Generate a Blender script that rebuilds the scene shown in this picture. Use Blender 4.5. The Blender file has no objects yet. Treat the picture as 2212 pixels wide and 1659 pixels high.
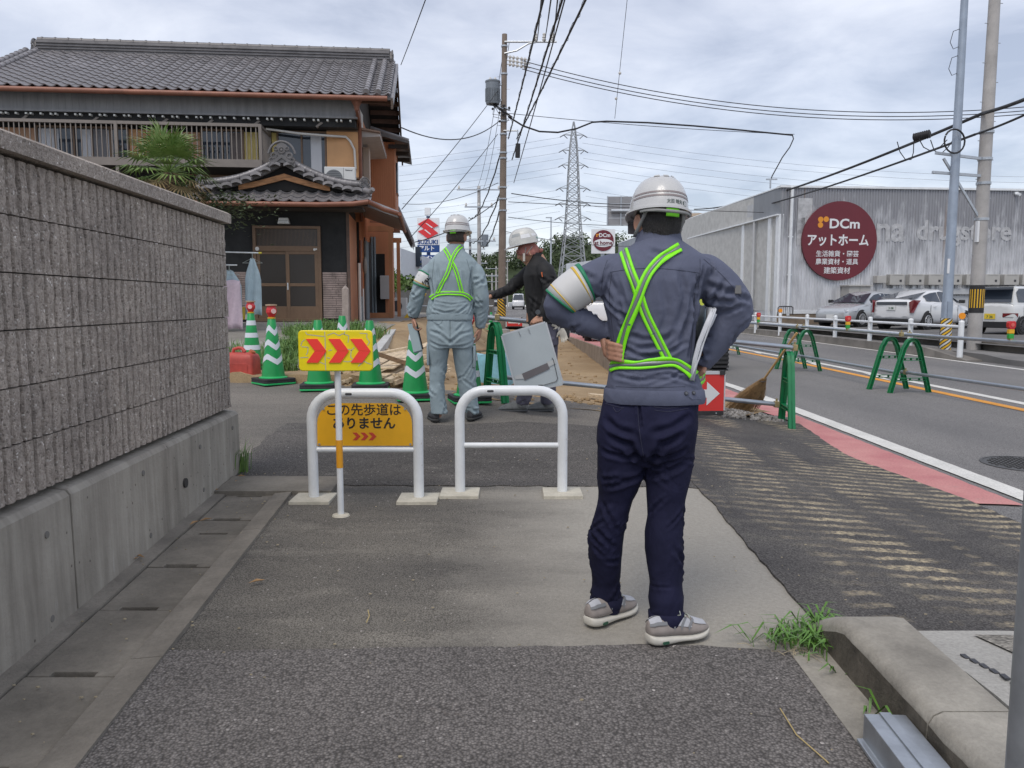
import bpy,bmesh,math,random
import numpy as np
from mathutils import Vector as V,Matrix,noise
from mathutils.bvhtree import BVHTree
from mathutils.geometry import delaunay_2d_cdt
R=math.radians
rnd=random.Random(7)
SC=bpy.context.scene
COL=SC.collection
# -- camera, sky, sun, exposure
TILT=R(5.91);ZC=1.25;FPX=1701.0;CX,CY=1106.0,829.5
cam=bpy.data.cameras.new('camera');cam.lens=36*FPX/2212;cam.sensor_width=36;cam.clip_start=.05;cam.clip_end=3000
camo=bpy.data.objects.new('camera',cam);COL.objects.link(camo)
camo.location=(0,0,ZC);camo.rotation_euler=(R(90)-TILT,0,0)
SC.camera=camo
SUN_EL,SUN_AZ=R(58),R(205)
W=bpy.data.worlds.new('World');SC.world=W;W.use_nodes=True
nt=W.node_tree;nt.nodes.clear()
def wn(t,**k):
 n=nt.nodes.new(t)
 for a,b in k.items():setattr(n,a,b)
 return n
out=wn('ShaderNodeOutputWorld');bg=wn('ShaderNodeBackground');add=wn('ShaderNodeAddShader');bg2=wn('ShaderNodeBackground')
sky=wn('ShaderNodeTexSky',sky_type='NISHITA',sun_disc=False);sky.sun_elevation=SUN_EL;sky.sun_rotation=SUN_AZ
bg.inputs['Strength'].default_value=.05
tc=wn('ShaderNodeTexCoord');sep=wn('ShaderNodeSeparateXYZ');nt.links.new(tc.outputs['Generated'],sep.inputs[0])
mx=wn('ShaderNodeMath',operation='MAXIMUM');mx.inputs[1].default_value=0.0;nt.links.new(sep.outputs[2],mx.inputs[0])
ad=wn('ShaderNodeMath',operation='ADD');ad.inputs[1].default_value=.13;nt.links.new(mx.outputs[0],ad.inputs[0])
dx=wn('ShaderNodeMath',operation='DIVIDE');dy=wn('ShaderNodeMath',operation='DIVIDE')
nt.links.new(sep.outputs[0],dx.inputs[0]);nt.links.new(ad.outputs[0],dx.inputs[1])
nt.links.new(sep.outputs[1],dy.inputs[0]);nt.links.new(ad.outputs[0],dy.inputs[1])
cmb=wn('ShaderNodeCombineXYZ');nt.links.new(dx.outputs[0],cmb.inputs[0]);nt.links.new(dy.outputs[0],cmb.inputs[1])
n1=wn('ShaderNodeTexNoise');n1.inputs['Scale'].default_value=1.7;n1.inputs['Detail'].default_value=7;n1.inputs['Roughness'].default_value=.58;n1.inputs['Distortion'].default_value=.35
n2=wn('ShaderNodeTexNoise');n2.inputs['Scale'].default_value=.6;n2.inputs['Detail'].default_value=4;n2.inputs['Roughness'].default_value=.5
nt.links.new(cmb.outputs[0],n1.inputs['Vector']);nt.links.new(cmb.outputs[0],n2.inputs['Vector'])
av=wn('ShaderNodeMath',operation='ADD');nt.links.new(n1.outputs[0],av.inputs[0]);nt.links.new(n2.outputs[0],av.inputs[1])
hv=wn('ShaderNodeMath',operation='MULTIPLY');hv.inputs[1].default_value=.5;nt.links.new(av.outputs[0],hv.inputs[0])
rp=wn('ShaderNodeValToRGB');e=rp.color_ramp.elements
e[0].position=.40;e[0].color=(.41,.43,.51,1);e[1].position=.61;e[1].color=(.83,.83,.875,1)
m=rp.color_ramp.elements.new(.5);m.color=(.615,.628,.70,1)
nt.links.new(hv.outputs[0],rp.inputs[0])
nt.links.new(sky.outputs[0],bg.inputs[0]);nt.links.new(rp.outputs[0],bg2.inputs[0]);bg2.inputs['Strength'].default_value=.80
nt.links.new(bg.outputs[0],add.inputs[0]);nt.links.new(bg2.outputs[0],add.inputs[1]);nt.links.new(add.outputs[0],out.inputs[0])
SKYADD,SKYSTR=bg.inputs['Strength'],bg2.inputs['Strength']
sl=bpy.data.lights.new('sun','SUN');sl.energy=1.5;sl.angle=R(28);sl.color=(1,.93,.84)
so=bpy.data.objects.new('sun',sl);COL.objects.link(so)
so.rotation_euler=(R(90)-SUN_EL,0,R(180)-SUN_AZ)
VS=SC.view_settings;VS.view_transform='Standard';VS.look='None';VS.gamma=1;VS.use_curve_mapping=False;VS.exposure=0.16
SC.cycles.max_bounces=6;SC.cycles.diffuse_bounces=3;SC.cycles.glossy_bounces=3;SC.cycles.transparent_max_bounces=8
SC.cycles.use_denoising=True
# -- photograph-to-place helpers (2212 x 1659 grid)
ct,st=math.cos(TILT),math.sin(TILT)
CAM=V((0,0,ZC))
def ray(px,py):
 a=(px-CX)/FPX;b=-(py-CY)/FPX
 return V((a,ct+b*st,-st+b*ct))
def aty(px,py,Y):d=ray(px,py);return CAM+d*(Y/d.y)
def atz(px,py,z):d=ray(px,py);return CAM+d*((z-ZC)/d.z)
def base_z(y):
 if y<5.2:return .02+.0313*(y-2.64)
 if y<8.3:return .10+.07*(y-5.2)
 return min(.8,.317+.045*(y-8.3))
def xa(y):
 if y<3:return 1.2
 if y<5:return 1.2-.1*(y-3)
 if y<8:return 1.0-1.6*(y-5)/3
 return-.6
def g(x,y):
 t=min(1,max(0,(x-xa(y))/(2.9-xa(y))))
 return base_z(y)*(1-t)-.06*t
def atg(px,py):
 z=0.0
 for i in range(60):
  p=atz(px,py,z);z=.5*z+.5*g(p.x,p.y)
 return V((p.x,p.y,g(p.x,p.y)))
 # -- tagging
def tag(o,label=None,cat=None,group=None,kind=None):
 if label:o['label']=label
 if cat:o['category']=cat
 if group:o['group']=group
 if kind:o['kind']=kind
 return o
def thing(name,label,cat,loc=(0,0,0),rz=0,group=None):
 o=bpy.data.objects.new(name,None);COL.objects.link(o);o.empty_display_size=.1
 o.location=loc;o.rotation_euler=(0,0,rz)
 return tag(o,label,cat,group)
def link(name,me,parent=None,mat=None,loc=None,rot=None):
 o=bpy.data.objects.new(name,me);COL.objects.link(o)
 if parent is not None:o.parent=parent
 if mat is not None and not me.materials:me.materials.append(mat)
 if loc is not None:o.location=loc
 if rot is not None:o.rotation_euler=rot
 return o
KIDS={}
def kids(o):return[c for c in bpy.data.objects if c.parent==o]if False else list(o.children)
def dup(o,parent=None):
 c=o.copy();COL.objects.link(c)
 if parent is not None:c.parent=parent
 for ch in kids(o):dup(ch,c)
 return c
 # -- mesh builder
def frame_rz(rz=0,loc=(0,0,0)):return Matrix.Translation(loc)@Matrix.Rotation(rz,4,'Z')
class MB:
 def __init__(s,m=None):s.v=[];s.f=[];s.m=m or Matrix()
 def p(s,*pts):
  b=len(s.v)
  for q in pts:s.v.append(s.m@V(q))
  return b
 def face(s,*pts):b=s.p(*pts);s.f.append(tuple(range(b,b+len(pts))));return s
 def box(s,c,d,rz=0,rot=None):
  x,y,z=d[0]/2,d[1]/2,d[2]/2
  r=rot if rot is not None else Matrix.Rotation(rz,3,'Z')
  q=[V(c)+r@V((a*x,b_*y,k*z))for k in(-1,1)for b_ in(-1,1)for a in(-1,1)]
  b=s.p(*q)
  for f in((0,2,3,1),(4,5,7,6),(0,1,5,4),(2,6,7,3),(0,4,6,2),(1,3,7,5)):s.f.append(tuple(b+i for i in f))
  return s
 def box2(s,a,b):return s.box([(i+j)/2 for i,j in zip(a,b)],[abs(i-j)for i,j in zip(a,b)])
 def bar(s,p0,p1,w,h=None,up=(0,0,1)):
  h=h or w;p0,p1=V(p0),V(p1);d=p1-p0;L=d.length
  if L<1e-6:return s
  d/=L;u=V(up)
  if abs(d.dot(u))>.99:u=V((0,1,0))
  x=d.cross(u).normalized();z=x.cross(d)
  return s.box((p0+p1)/2,(w,L,h),rot=Matrix((x,d,z)).transposed())
 def loft(s,rings,cap=True,closed=True):
  n=len(rings[0]);b0=None
  for k,r in enumerate(rings):
   b=s.p(*r)
   if b0 is not None:
    for i in range(n if closed else n-1):
     j=(i+1)%n;s.f.append((b0+i,b0+j,b+j,b+i))
   else:first=b
   b0=b
  if cap and closed:s.f.append(tuple(range(first+n-1,first-1,-1)));s.f.append(tuple(range(b0,b0+n)))
  return s
 def tube(s,pts,r,n=8,cap=True):
  pts=[V(p)for p in pts];rr=r if isinstance(r,(list,tuple))else[r]*len(pts)
  t=[(pts[min(i+1,len(pts)-1)]-pts[max(i-1,0)]).normalized()for i in range(len(pts))]
  u=t[0].orthogonal().normalized();rings=[]
  for i,p in enumerate(pts):
   u=(u-t[i]*u.dot(t[i])).normalized();w=t[i].cross(u)
   rings.append([p+(u*math.cos(2*math.pi*k/n)+w*math.sin(2*math.pi*k/n))*rr[i]for k in range(n)])
  return s.loft(rings,cap)
 def cyl(s,p0,p1,r0,r1=None,n=12,cap=True):return s.tube([p0,p1],[r0,r0 if r1 is None else r1],n,cap)
 def lathe(s,prof,n=16,c=(0,0,0),cap=True):
  return s.loft([[V(c)+V((r*math.cos(2*math.pi*k/n),r*math.sin(2*math.pi*k/n),z))for k in range(n)]for r,z in prof],cap)
 def prism(s,poly,a0,a1,ax='z'):
  f={'z':lambda p,h:(p[0],p[1],h),'y':lambda p,h:(p[0],h,p[1]),'x':lambda p,h:(h,p[0],p[1])}[ax]
  return s.loft([[f(p,a0)for p in poly],[f(p,a1)for p in poly]])
 def ball(s,c,r,nu=12,nv=8):
  rx,ry,rz=r if isinstance(r,(tuple,list))else(r,r,r);rings=[]
  for j in range(nv+1):
   a=-math.pi/2+math.pi*j/nv;q=max(math.cos(a),.02)
   rings.append([V(c)+V((rx*q*math.cos(2*math.pi*i/nu),ry*q*math.sin(2*math.pi*i/nu),rz*math.sin(a)))for i in range(nu)])
  return s.loft(rings)
 def mesh(s,name,smooth=None):
  me=bpy.data.meshes.new(name);me.from_pydata([tuple(v)for v in s.v],[],s.f)
  bm=bmesh.new();bm.from_mesh(me);bmesh.ops.recalc_face_normals(bm,faces=bm.faces);bm.to_mesh(me);bm.free()
  if smooth is not None:
   me.polygons.foreach_set('use_smooth',[True]*len(me.polygons));me.set_sharp_from_angle(angle=R(smooth))
  return me
 def build(s,name,mat,parent=None,smooth=None,bevel=0,kind=None):
  o=link(name,s.mesh(name,smooth),parent,mat)
  if bevel:
   b=o.modifiers.new('bevel','BEVEL');b.width=bevel;b.segments=2;b.limit_method='ANGLE';b.angle_limit=R(40)
  if kind:o['kind']=kind
  return o
def arc(cx,cy,r,a0,a1,n):return[(cx+r*math.cos(R(a0+(a1-a0)*i/n)),cy+r*math.sin(R(a0+(a1-a0)*i/n)))for i in range(n+1)]
def rrect(x0,y0,x1,y1,r,n=4):return arc(x1-r,y1-r,r,0,90,n)+arc(x0+r,y1-r,r,90,180,n)+arc(x0+r,y0+r,r,180,270,n)+arc(x1-r,y0+r,r,270,360,n)
def catenary(p0,p1,sag,n=16):p0,p1=V(p0),V(p1);return[p0.lerp(p1,i/n)-V((0,0,4*sag*(i/n)*(1-i/n)))for i in range(n+1)]
def text_mesh(s,size=1,bold=0,extrude=.001,align='CENTER'):
 c=bpy.data.curves.new('lettering','FONT');c.body=s;c.size=size;c.align_x=align;c.align_y='CENTER';c.extrude=extrude;c.offset=min(bold,(.011 if any(ord(q)>=0x4e00 for q in s)else .026)*size);c.resolution_u=3
 o=bpy.data.objects.new('lettering',c);COL.objects.link(o)
 me=bpy.data.meshes.new_from_object(o.evaluated_get(bpy.context.evaluated_depsgraph_get()))
 bpy.data.objects.remove(o);return me
def text(name,s,size,m,mat,parent=None,bold=0,extrude=.001,sx=1,align='CENTER'):
 me=text_mesh(s,size,bold,extrude,align);me.transform(m@Matrix.Diagonal((sx,1,1,1)))
 me.materials.clear();return link(name,me,parent,mat)
UPR=Matrix.Rotation(R(90),4,'X')
# -- materials
MATS={}
def mat(name,col,rough=.6,metal=0,var=0.,vs=3.,fine=0.,fs=60.,bump=0.,bs=40.,spec=.5,col2=None,det=5,stretch=(1,1,1),coat=0,alpha=1,trans=0,thr=None,wr=0,ws=9,spk=None):
 if name in MATS:return MATS[name]
 m=bpy.data.materials.new(name);m.use_nodes=True;t=m.node_tree;b=t.nodes['Principled BSDF'];MATS[name]=m
 b.inputs['Roughness'].default_value=rough;b.inputs['Metallic'].default_value=metal;b.inputs['Specular IOR Level'].default_value=spec
 b.inputs['Coat Weight'].default_value=coat;b.inputs['Coat Roughness'].default_value=.08
 b.inputs['Alpha'].default_value=alpha;b.inputs['Transmission Weight'].default_value=trans
 b.inputs['Base Color'].default_value=(*col,1);m.diffuse_color=(*col,1)
 tcn=t.nodes.new('ShaderNodeTexCoord');mp=t.nodes.new('ShaderNodeMapping');mp.inputs['Scale'].default_value=stretch
 t.links.new(tcn.outputs['Object'],mp.inputs[0])
 def nz(sc,d=5,r=.6):
  n=t.nodes.new('ShaderNodeTexNoise');n.inputs['Scale'].default_value=sc;n.inputs['Detail'].default_value=d;n.inputs['Roughness'].default_value=r
  t.links.new(mp.outputs[0],n.inputs['Vector']);return n.outputs[0]
 def math_(op,a,c):
  n=t.nodes.new('ShaderNodeMath');n.operation=op
  for i,q in enumerate((a,c)):
   if isinstance(q,(int,float)):n.inputs[i].default_value=q
   else:t.links.new(q,n.inputs[i])
  return n.outputs[0]
 src=None
 if var or col2:
  r=t.nodes.new('ShaderNodeValToRGB');a=thr or(.32,.68)
  r.color_ramp.elements[0].position=a[0];r.color_ramp.elements[1].position=a[1]
  lo=tuple(max(0,c*(1-var))for c in col);hi=col2 or tuple(min(1,c*(1+var))for c in col)
  r.color_ramp.elements[0].color=(*(col if col2 else lo),1);r.color_ramp.elements[1].color=(*hi,1)
  t.links.new(nz(vs,det),r.inputs[0]);src=r.outputs[0]
 if spk:
  hm=t.nodes.new('ShaderNodeMix');hm.data_type='RGBA';r3=t.nodes.new('ShaderNodeValToRGB');r3.color_ramp.elements[0].position=.66;r3.color_ramp.elements[1].position=.74;t.links.new(nz(17,6,.7),r3.inputs[0]);t.links.new(math_('MULTIPLY',r3.outputs[0],.55),hm.inputs[0])
  if src:t.links.new(src,hm.inputs[6])
  else:hm.inputs[6].default_value=(*col,1)
  hm.inputs[7].default_value=(*spk,1);src=hm.outputs[2]
 if fine:
  h=t.nodes.new('ShaderNodeMix');h.data_type='RGBA';h.blend_type='MULTIPLY';h.inputs[0].default_value=1
  f=math_('MULTIPLY_ADD',nz(fs,3,.7),fine*2);f.node.inputs[2].default_value=1-fine
  cc=t.nodes.new('ShaderNodeCombineColor');[t.links.new(f,cc.inputs[i])for i in range(3)]
  if src:t.links.new(src,h.inputs[6])
  else:h.inputs[6].default_value=(*col,1)
  t.links.new(cc.outputs[0],h.inputs[7]);src=h.outputs[2]
 if src:t.links.new(src,b.inputs['Base Color'])
 if bump:
  bn=t.nodes.new('ShaderNodeBump');bn.inputs['Strength'].default_value=min(1,bump);bn.inputs['Distance'].default_value=.01
  t.links.new(nz(bs,4,.65),bn.inputs['Height']);t.links.new(bn.outputs[0],b.inputs['Normal'])
  if wr:
   b2=t.nodes.new('ShaderNodeBump');b2.inputs['Strength'].default_value=wr;b2.inputs['Distance'].default_value=.03;q=nz(ws,2.5,.55);q.node.inputs['Distortion'].default_value=1.1;q.node.noise_type='RIDGED_MULTIFRACTAL' if False else 'FBM';t.links.new(q,b2.inputs['Height']);t.links.new(b2.outputs[0],bn.inputs['Normal'])
 return m
def G(m,k):return m.node_tree.nodes['Principled BSDF'].inputs[k]
def bracket(px):return px
galv=mat('galvanised steel',(.46,.49,.52),.42,.75,var=.12,vs=14,fine=.08,fs=90)
pipe_m=mat('scaffold pipe steel',(.40,.44,.48),.38,.8,var=.1,vs=9)
white_paint=mat('white enamel paint',(.74,.765,.78),.32,var=.07,vs=5,fine=.07,fs=30,spk=(.42,.38,.33))
black_rub=mat('black rubber',(.025,.025,.027),.7,var=.3,vs=20,fine=.1)
dark_metal=mat('dark grey metal',(.06,.06,.065),.5,.3)
brass=mat('clamp brass plating',(.42,.34,.18),.4,.7,var=.2,vs=30)
concrete=mat('concrete',(.30,.29,.27),.85,var=.22,vs=2.5,fine=.2,fs=60,bump=.25,bs=90)
conc_lt=mat('pale new concrete',(.50,.50,.48),.85,var=.12,vs=3,fine=.1,fs=60,bump=.15,bs=80)
wood_lt=mat('pale sawn wood',(.58,.46,.31),.75,var=.25,vs=4,fine=.15,fs=50,stretch=(6,1,6))
wood_dk=mat('weathered brown wood',(.22,.14,.08),.8,var=.3,vs=5,fine=.2,stretch=(5,1,5))
skin_m=mat('skin',(.42,.22,.145),.5,var=.1,vs=18,fine=.05,fs=120)
glass_dk=mat('dark window glass',(.035,.045,.06),.06,spec=.7)
# -- ground sheets
def ground_mat(name,ca,cb,vs,stretch=(1,1,1),chip=0,chipscale=110,fleck=0,bump=.4,rough=.9,stripes=None,det=6,thr=(.35,.65),spots=None,spotthr=(.6,.72),crack=0,xblend=None):
 m=bpy.data.materials.new(name);m.use_nodes=True;t=m.node_tree;b=t.nodes['Principled BSDF'];b.inputs['Roughness'].default_value=rough
 b.inputs['Specular IOR Level'].default_value=.3
 tcn=t.nodes.new('ShaderNodeTexCoord');mp=t.nodes.new('ShaderNodeMapping');mp.inputs['Scale'].default_value=stretch;t.links.new(tcn.outputs['Object'],mp.inputs[0])
 def N(ty,**k):
  n=t.nodes.new(ty)
  for a,c in k.items():setattr(n,a,c)
  return n
 def noise_(sc,d,vec=None,r=.6):
  n=N('ShaderNodeTexNoise');n.inputs['Scale'].default_value=sc;n.inputs['Detail'].default_value=d;n.inputs['Roughness'].default_value=r
  t.links.new(vec or mp.outputs[0],n.inputs['Vector']);return n.outputs[0]
 def ramp(s,pts):
  r=N('ShaderNodeValToRGB');el=r.color_ramp.elements
  el[0].position,el[1].position=pts[0][0],pts[-1][0]
  el[0].color=(*pts[0][1],1);el[1].color=(*pts[-1][1],1)
  for q in pts[1:-1]:k=el.new(q[0]);k.color=(*q[1],1)
  t.links.new(s,r.inputs[0]);return r.outputs[0]
 def mix(a,c,f,mode='MIX'):
  n=N('ShaderNodeMix',data_type='RGBA',blend_type=mode)
  for i,q in((6,a),(7,c),(0,f)):
   if isinstance(q,tuple):n.inputs[i].default_value=(*q,1)
   elif isinstance(q,float):n.inputs[i].default_value=q
   else:t.links.new(q,n.inputs[i])
  return n.outputs[2]
 col=ramp(noise_(vs,det),[(thr[0],ca),(thr[1],cb)])
 if spots:col=mix(col,spots,ramp(noise_(vs*2.7,7,r=.7),[(spotthr[0],(0,0,0)),(spotthr[1],(1,1,1))]))
 ht=noise_(85,4,tcn.outputs['Object'])
 if chip:
  vo=N('ShaderNodeTexVoronoi');vo.inputs['Scale'].default_value=chipscale;t.links.new(tcn.outputs['Object'],vo.inputs['Vector'])
  sp=N('ShaderNodeSeparateColor');t.links.new(vo.outputs['Color'],sp.inputs[0])
  v=ramp(sp.outputs[0],[(0.,(1-chip,)*3),(.8,(1+chip*.5,)*3),(1.,(1+chip*1.3,)*3)])
  col=mix(col,v,1.0,'MULTIPLY')
  edge=ramp(vo.outputs['Distance'],[(.25,(1,1,1)),(.75,(.42,.42,.42))]);col=mix(col,edge,1.0,'MULTIPLY')
  if fleck:col=mix(col,(.45,.42,.40),ramp(sp.outputs[1],[(1-fleck,(0,0,0)),(1-fleck*.8,(1,1,1))]))
  ht=N('ShaderNodeMath',operation='SUBTRACT');ht.inputs[0].default_value=1;t.links.new(vo.outputs['Distance'],ht.inputs[1]);ht=ht.outputs[0]
 else:
  col=mix(col,ramp(noise_(70,4,tcn.outputs['Object'],.75),[(.25,(.72,)*3),(.75,(1.25,)*3)]),1.0,'MULTIPLY')
 if xblend:
  sx=N('ShaderNodeSeparateXYZ');t.links.new(tcn.outputs['Object'],sx.inputs[0]);ma=N('ShaderNodeMath',operation='MULTIPLY_ADD');t.links.new(noise_(2.6,7,r=.68),ma.inputs[0]);ma.inputs[1].default_value=1.1;t.links.new(sx.outputs[0],ma.inputs[2])
  col=mix(col,mix(xblend[1],ramp(noise_(60,4,tcn.outputs['Object'],.75),[(.25,(.8,)*3),(.75,(1.15,)*3)]),1.0,'MULTIPLY'),ramp(ma.outputs[0],[(xblend[0][0]-.25,(0,0,0)),(xblend[0][1]+.12,(.95,.95,.95))]))
 if stripes:
  sc_,per,colr=stripes
  wv=N('ShaderNodeTexWave',bands_direction='Y');wv.inputs['Scale'].default_value=per;wv.inputs['Distortion'].default_value=3.2;wv.inputs['Detail'].default_value=3;wv.inputs['Detail Scale'].default_value=2.2;wv.inputs['Detail Roughness'].default_value=.7
  t.links.new(tcn.outputs['Object'],wv.inputs['Vector'])
  m2=N('ShaderNodeMapping');m2.inputs['Scale'].default_value=(1.5,.26,1);m2.inputs['Rotation'].default_value=(0,0,R(-12));t.links.new(tcn.outputs['Object'],m2.inputs[0])
  mask=ramp(noise_(sc_,4,m2.outputs[0],.55),[(.46,(0,0,0)),(.57,(1,1,1))])
  fine=ramp(noise_(46,4,tcn.outputs['Object'],.7),[(.38,(0,0,0)),(.62,(1,1,1))])
  pat=ramp(noise_(3.4,5,tcn.outputs['Object'],.6),[(.36,(.15,)*3),(.54,(1,1,1))])
  k=mix(mask,ramp(wv.outputs[0],[(.45,(0,0,0)),(.75,(1,1,1))]),1.0,'MULTIPLY');k=mix(k,fine,.9,'MULTIPLY');k=mix(k,pat,1.0,'MULTIPLY')
  col=mix(col,colr,k)
 t.links.new(col,b.inputs['Base Color'])
 bn=N('ShaderNodeBump');bn.inputs['Strength'].default_value=bump;bn.inputs['Distance'].default_value=.006
 t.links.new(ht,bn.inputs['Height']);t.links.new(bn.outputs[0],b.inputs['Normal']);return m
def sheet(name,poly,zf,m,step=.25,off=0.,parent=None,wob=0,kind='structure',skirt=0):
 """polygon laid over the height function zf, with an uneven edge"""
 pts=[]
 for i in range(len(poly)):
  a,b=V(poly[i]),V(poly[(i+1)%len(poly)]);n=max(1,int((b-a).length/(step if not wob else min(step,.06))))
  for k in range(n):
   q=a.lerp(b,k/n)
   if wob:q=q+V((noise.noise((q.x*9,q.y*9,3.1)),noise.noise((q.x*9,q.y*9,8.7))))*wob
   pts.append(q)
 nb=len(pts)
 x0,x1=min(p.x for p in pts),max(p.x for p in pts);y0,y1=min(p.y for p in pts),max(p.y for p in pts)
 nx,ny=int((x1-x0)/step),int((y1-y0)/step)
 inn=[V((x0+(i+.5)*step,y0+(j+.5)*step))for i in range(nx)for j in range(ny)]
 vs,es,fs,*_=delaunay_2d_cdt(pts+inn,[(i,(i+1)%nb)for i in range(nb)],[list(range(nb))],1,1e-5)
 verts=[(p.x,p.y,zf(p.x,p.y)+off)for p in vs];faces=[tuple(f)for f in fs]
 me=bpy.data.meshes.new(name);me.from_pydata(verts,[],faces)
 bm=bmesh.new();bm.from_mesh(me)
 for f in bm.faces:
  f.normal_update()
  if f.normal.z<0:f.normal_flip()
 if skirt:
  ed=[e for e in bm.edges if e.is_boundary];r=bmesh.ops.extrude_edge_only(bm,edges=ed)
  for v in[q for q in r['geom']if isinstance(q,bmesh.types.BMVert)]:v.co.z-=skirt
 bm.to_mesh(me);bm.free();me.polygons.foreach_set('use_smooth',[True]*len(me.polygons));me.set_sharp_from_angle(angle=R(50))
 o=link(name,me,parent,m)
 if kind:o['kind']=kind
 return o
m_under=ground_mat('dusty earth ground',(.20,.18,.15),(.28,.25,.20),.8)
def far_z(x,y):
 return-.35 if y>-1 else-.35
sheet('ground',[(-160,-12),(160,-12),(260,420),(-260,420)],lambda x,y:-.9,m_under,40)
m_coarse=ground_mat('coarse worn asphalt',(.17,.158,.15),(.235,.218,.205),1.1,chip=.28,chipscale=118,fleck=.004,bump=.75,spots=(.20,.165,.14),spotthr=(.64,.74))
m_path=ground_mat('smooth grey asphalt with dust stains',(.135,.127,.116),(.25,.232,.20),.95,stretch=(.5,1.3,1),chip=.10,chipscale=160,fleck=.003,bump=.35,spots=(.34,.315,.27),spotthr=(.54,.75),xblend=((.5,1.35),(.335,.315,.275)))
m_ramp=ground_mat('dark asphalt ramp',(.105,.098,.092),(.165,.152,.14),1.1,stretch=(.5,1.4,1),chip=.25,chipscale=120,fleck=.004,bump=.6,spots=(.20,.188,.17),spotthr=(.56,.72))
m_upper=ground_mat('dusty pale asphalt',(.18,.168,.15),(.285,.258,.225),.8,stretch=(.45,1.5,1),chip=.08,chipscale=150,bump=.3)
m_conc=ground_mat('worn pale concrete strip',(.29,.28,.258),(.40,.388,.355),1.2,stretch=(.7,1,1),bump=.3)
m_apron=ground_mat('milled dark asphalt with dusty stripes',(.095,.09,.088),(.15,.14,.13),1.4,chip=.2,chipscale=125,bump=.55,stripes=(1.15,2.5,(.50,.42,.28)),spots=(.19,.178,.155),spotthr=(.56,.72))
m_road=ground_mat('road asphalt',(.225,.22,.217),(.30,.29,.28),.5,stretch=(1.2,.35,1),chip=.14,chipscale=140,bump=.3)
m_dirt=ground_mat('yellow brown dirt',(.27,.185,.10),(.40,.29,.17),.7,bump=.8,spots=(.20,.145,.085),spotthr=(.58,.72))
m_lot=ground_mat('grey earth yard',(.22,.205,.18),(.33,.315,.285),.9,bump=.6)
m_pink=ground_mat('faded pink paint',(.47,.19,.19),(.56,.27,.25),2.5,bump=.25,spots=(.40,.28,.25),spotthr=(.62,.8))
m_wline=ground_mat('worn white road paint',(.58,.575,.54),(.70,.69,.65),2.5,bump=.25,spots=(.36,.35,.33),spotthr=(.63,.8))
m_oline=ground_mat('orange road paint',(.66,.29,.05),(.76,.36,.08),3,bump=.2)
def gw(x,y):return g(x,y)+.004*noise.noise((x*1.3,y*1.3,0))
sheet('path',[(-1.23,2.45),(1.2,2.45),(1.2,4.95),(-1.40,4.95)],gw,m_path,.12,0)
sheet('near_pavement',[(-1.05,-.6),(.985,-.6),(.985,2.66),(.55,2.715),(-.2,2.69),(-1.25,2.66)],gw,m_coarse,.12,.008,wob=.012,skirt=.02)
sheet('ramp',[(-1.95,4.9),(1.19,4.9),(1.19,7.0),(.4,6.9),(-.6,6.65),(-1.95,6.75)],gw,m_ramp,.15,.006,wob=.04,skirt=.02)
sheet('upper_pavement',[(-4.6,5.45),(-1.88,5.45),(-1.85,6.4),(1.6,6.4),(1.9,8.2),(1.2,8.35),(.2,8.5),(-.4,8.25),(-3.2,9.1),(-4.6,9.6)],gw,m_upper,.2,0.0,wob=.05,skirt=.05)
ap=sheet('driveway_apron',[(1.16,2.78),(1.75,2.74),(2.98,2.70),(3.02,5.1),(2.86,6.6),(3.1,8.4),(2.7,9.0),(1.1,8.4),(.9,6.6),(1.18,5.2)],gw,m_apron,.12,.010,wob=.02,skirt=.03)
KN,KF=aty(1310,800,17.5),aty(1215,733,32)
def dirt_z(x,y):
 t=min(1,max(0,(y-8.2)/8.5));tx=min(1,max(0,(x+2.2)/1.4))
 hi=g(max(min(x,2.2),-3),8.25);lo=-.24+(.14*min(1,max(0,(y-18)/14)))
 z=hi*(1-t)+lo*t
 z=z*tx+(base_z(y)-.03)*(1-tx)
 return z+.05*noise.noise((x*.9,y*.7,2))*min(1,(y-7.9))+.02*noise.noise((x*3.1,y*3,4))-.01
sheet('dirt_excavation',[(-3.4,8.6),(-1.9,8.15),(.3,7.95),(1.6,8.0),(2.9,8.8),(2.9,10),(2.25,14),(2.2,40),(-3.2,40),(-3.3,22)],dirt_z,m_dirt,.22,0.0,wob=.05)
sheet('house_yard',[(-16,5.6),(-4.5,5.6),(-4.4,9.2),(-2.9,9.0),(-2.6,12),(-2.75,22),(-3.0,40),(-30,40),(-30,5.6)],lambda x,y:base_z(y)-.01+.03*noise.noise((x*.8,y*.8,5)),m_lot,.45,0)
def road_z(x,y):return-.07 if y<40 else-.07+(y-40)*.008
sheet('road',[(2.75,-6),(60,-6),(60,17),(40,17),(10.6,16.5),(10.6,45),(6.5,90),(-14,190),(-26,190),(-14,120),(-3,70),(1.2,45),(2.0,30),(2.4,14),(2.9,9)],road_z,m_road,1.5,0)
sheet('pink_strip',[(2.84,6.5),(3.02,5.05),(3.32,5.0),(3.32,9.5),(3.25,13),(3.0,17),(2.55,17),(2.7,13),(3.0,9.5),(3.1,8.6)],road_z,m_pink,.3,.012,wob=.012)
sheet('edge_line',[(3.40,4.9),(3.58,4.9),(3.58,12),(3.35,17),(2.75,30),(2.55,30),(3.17,17),(3.40,12)],road_z,m_wline,.3,.009,wob=.006)
sheet('orange_centre_line',[(6.22,0),(6.38,0),(6.38,17),(6.1,26),(5.4,40),(5.2,40),(5.94,26),(6.22,17)],road_z,m_oline,.5,.005,wob=.004)
sheet('white_centre_line',[(6.62,0),(6.78,0),(6.78,17),(6.5,26),(5.75,40),(5.6,40),(6.33,26),(6.62,17)],road_z,m_wline,.5,.005,wob=.004)
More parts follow.
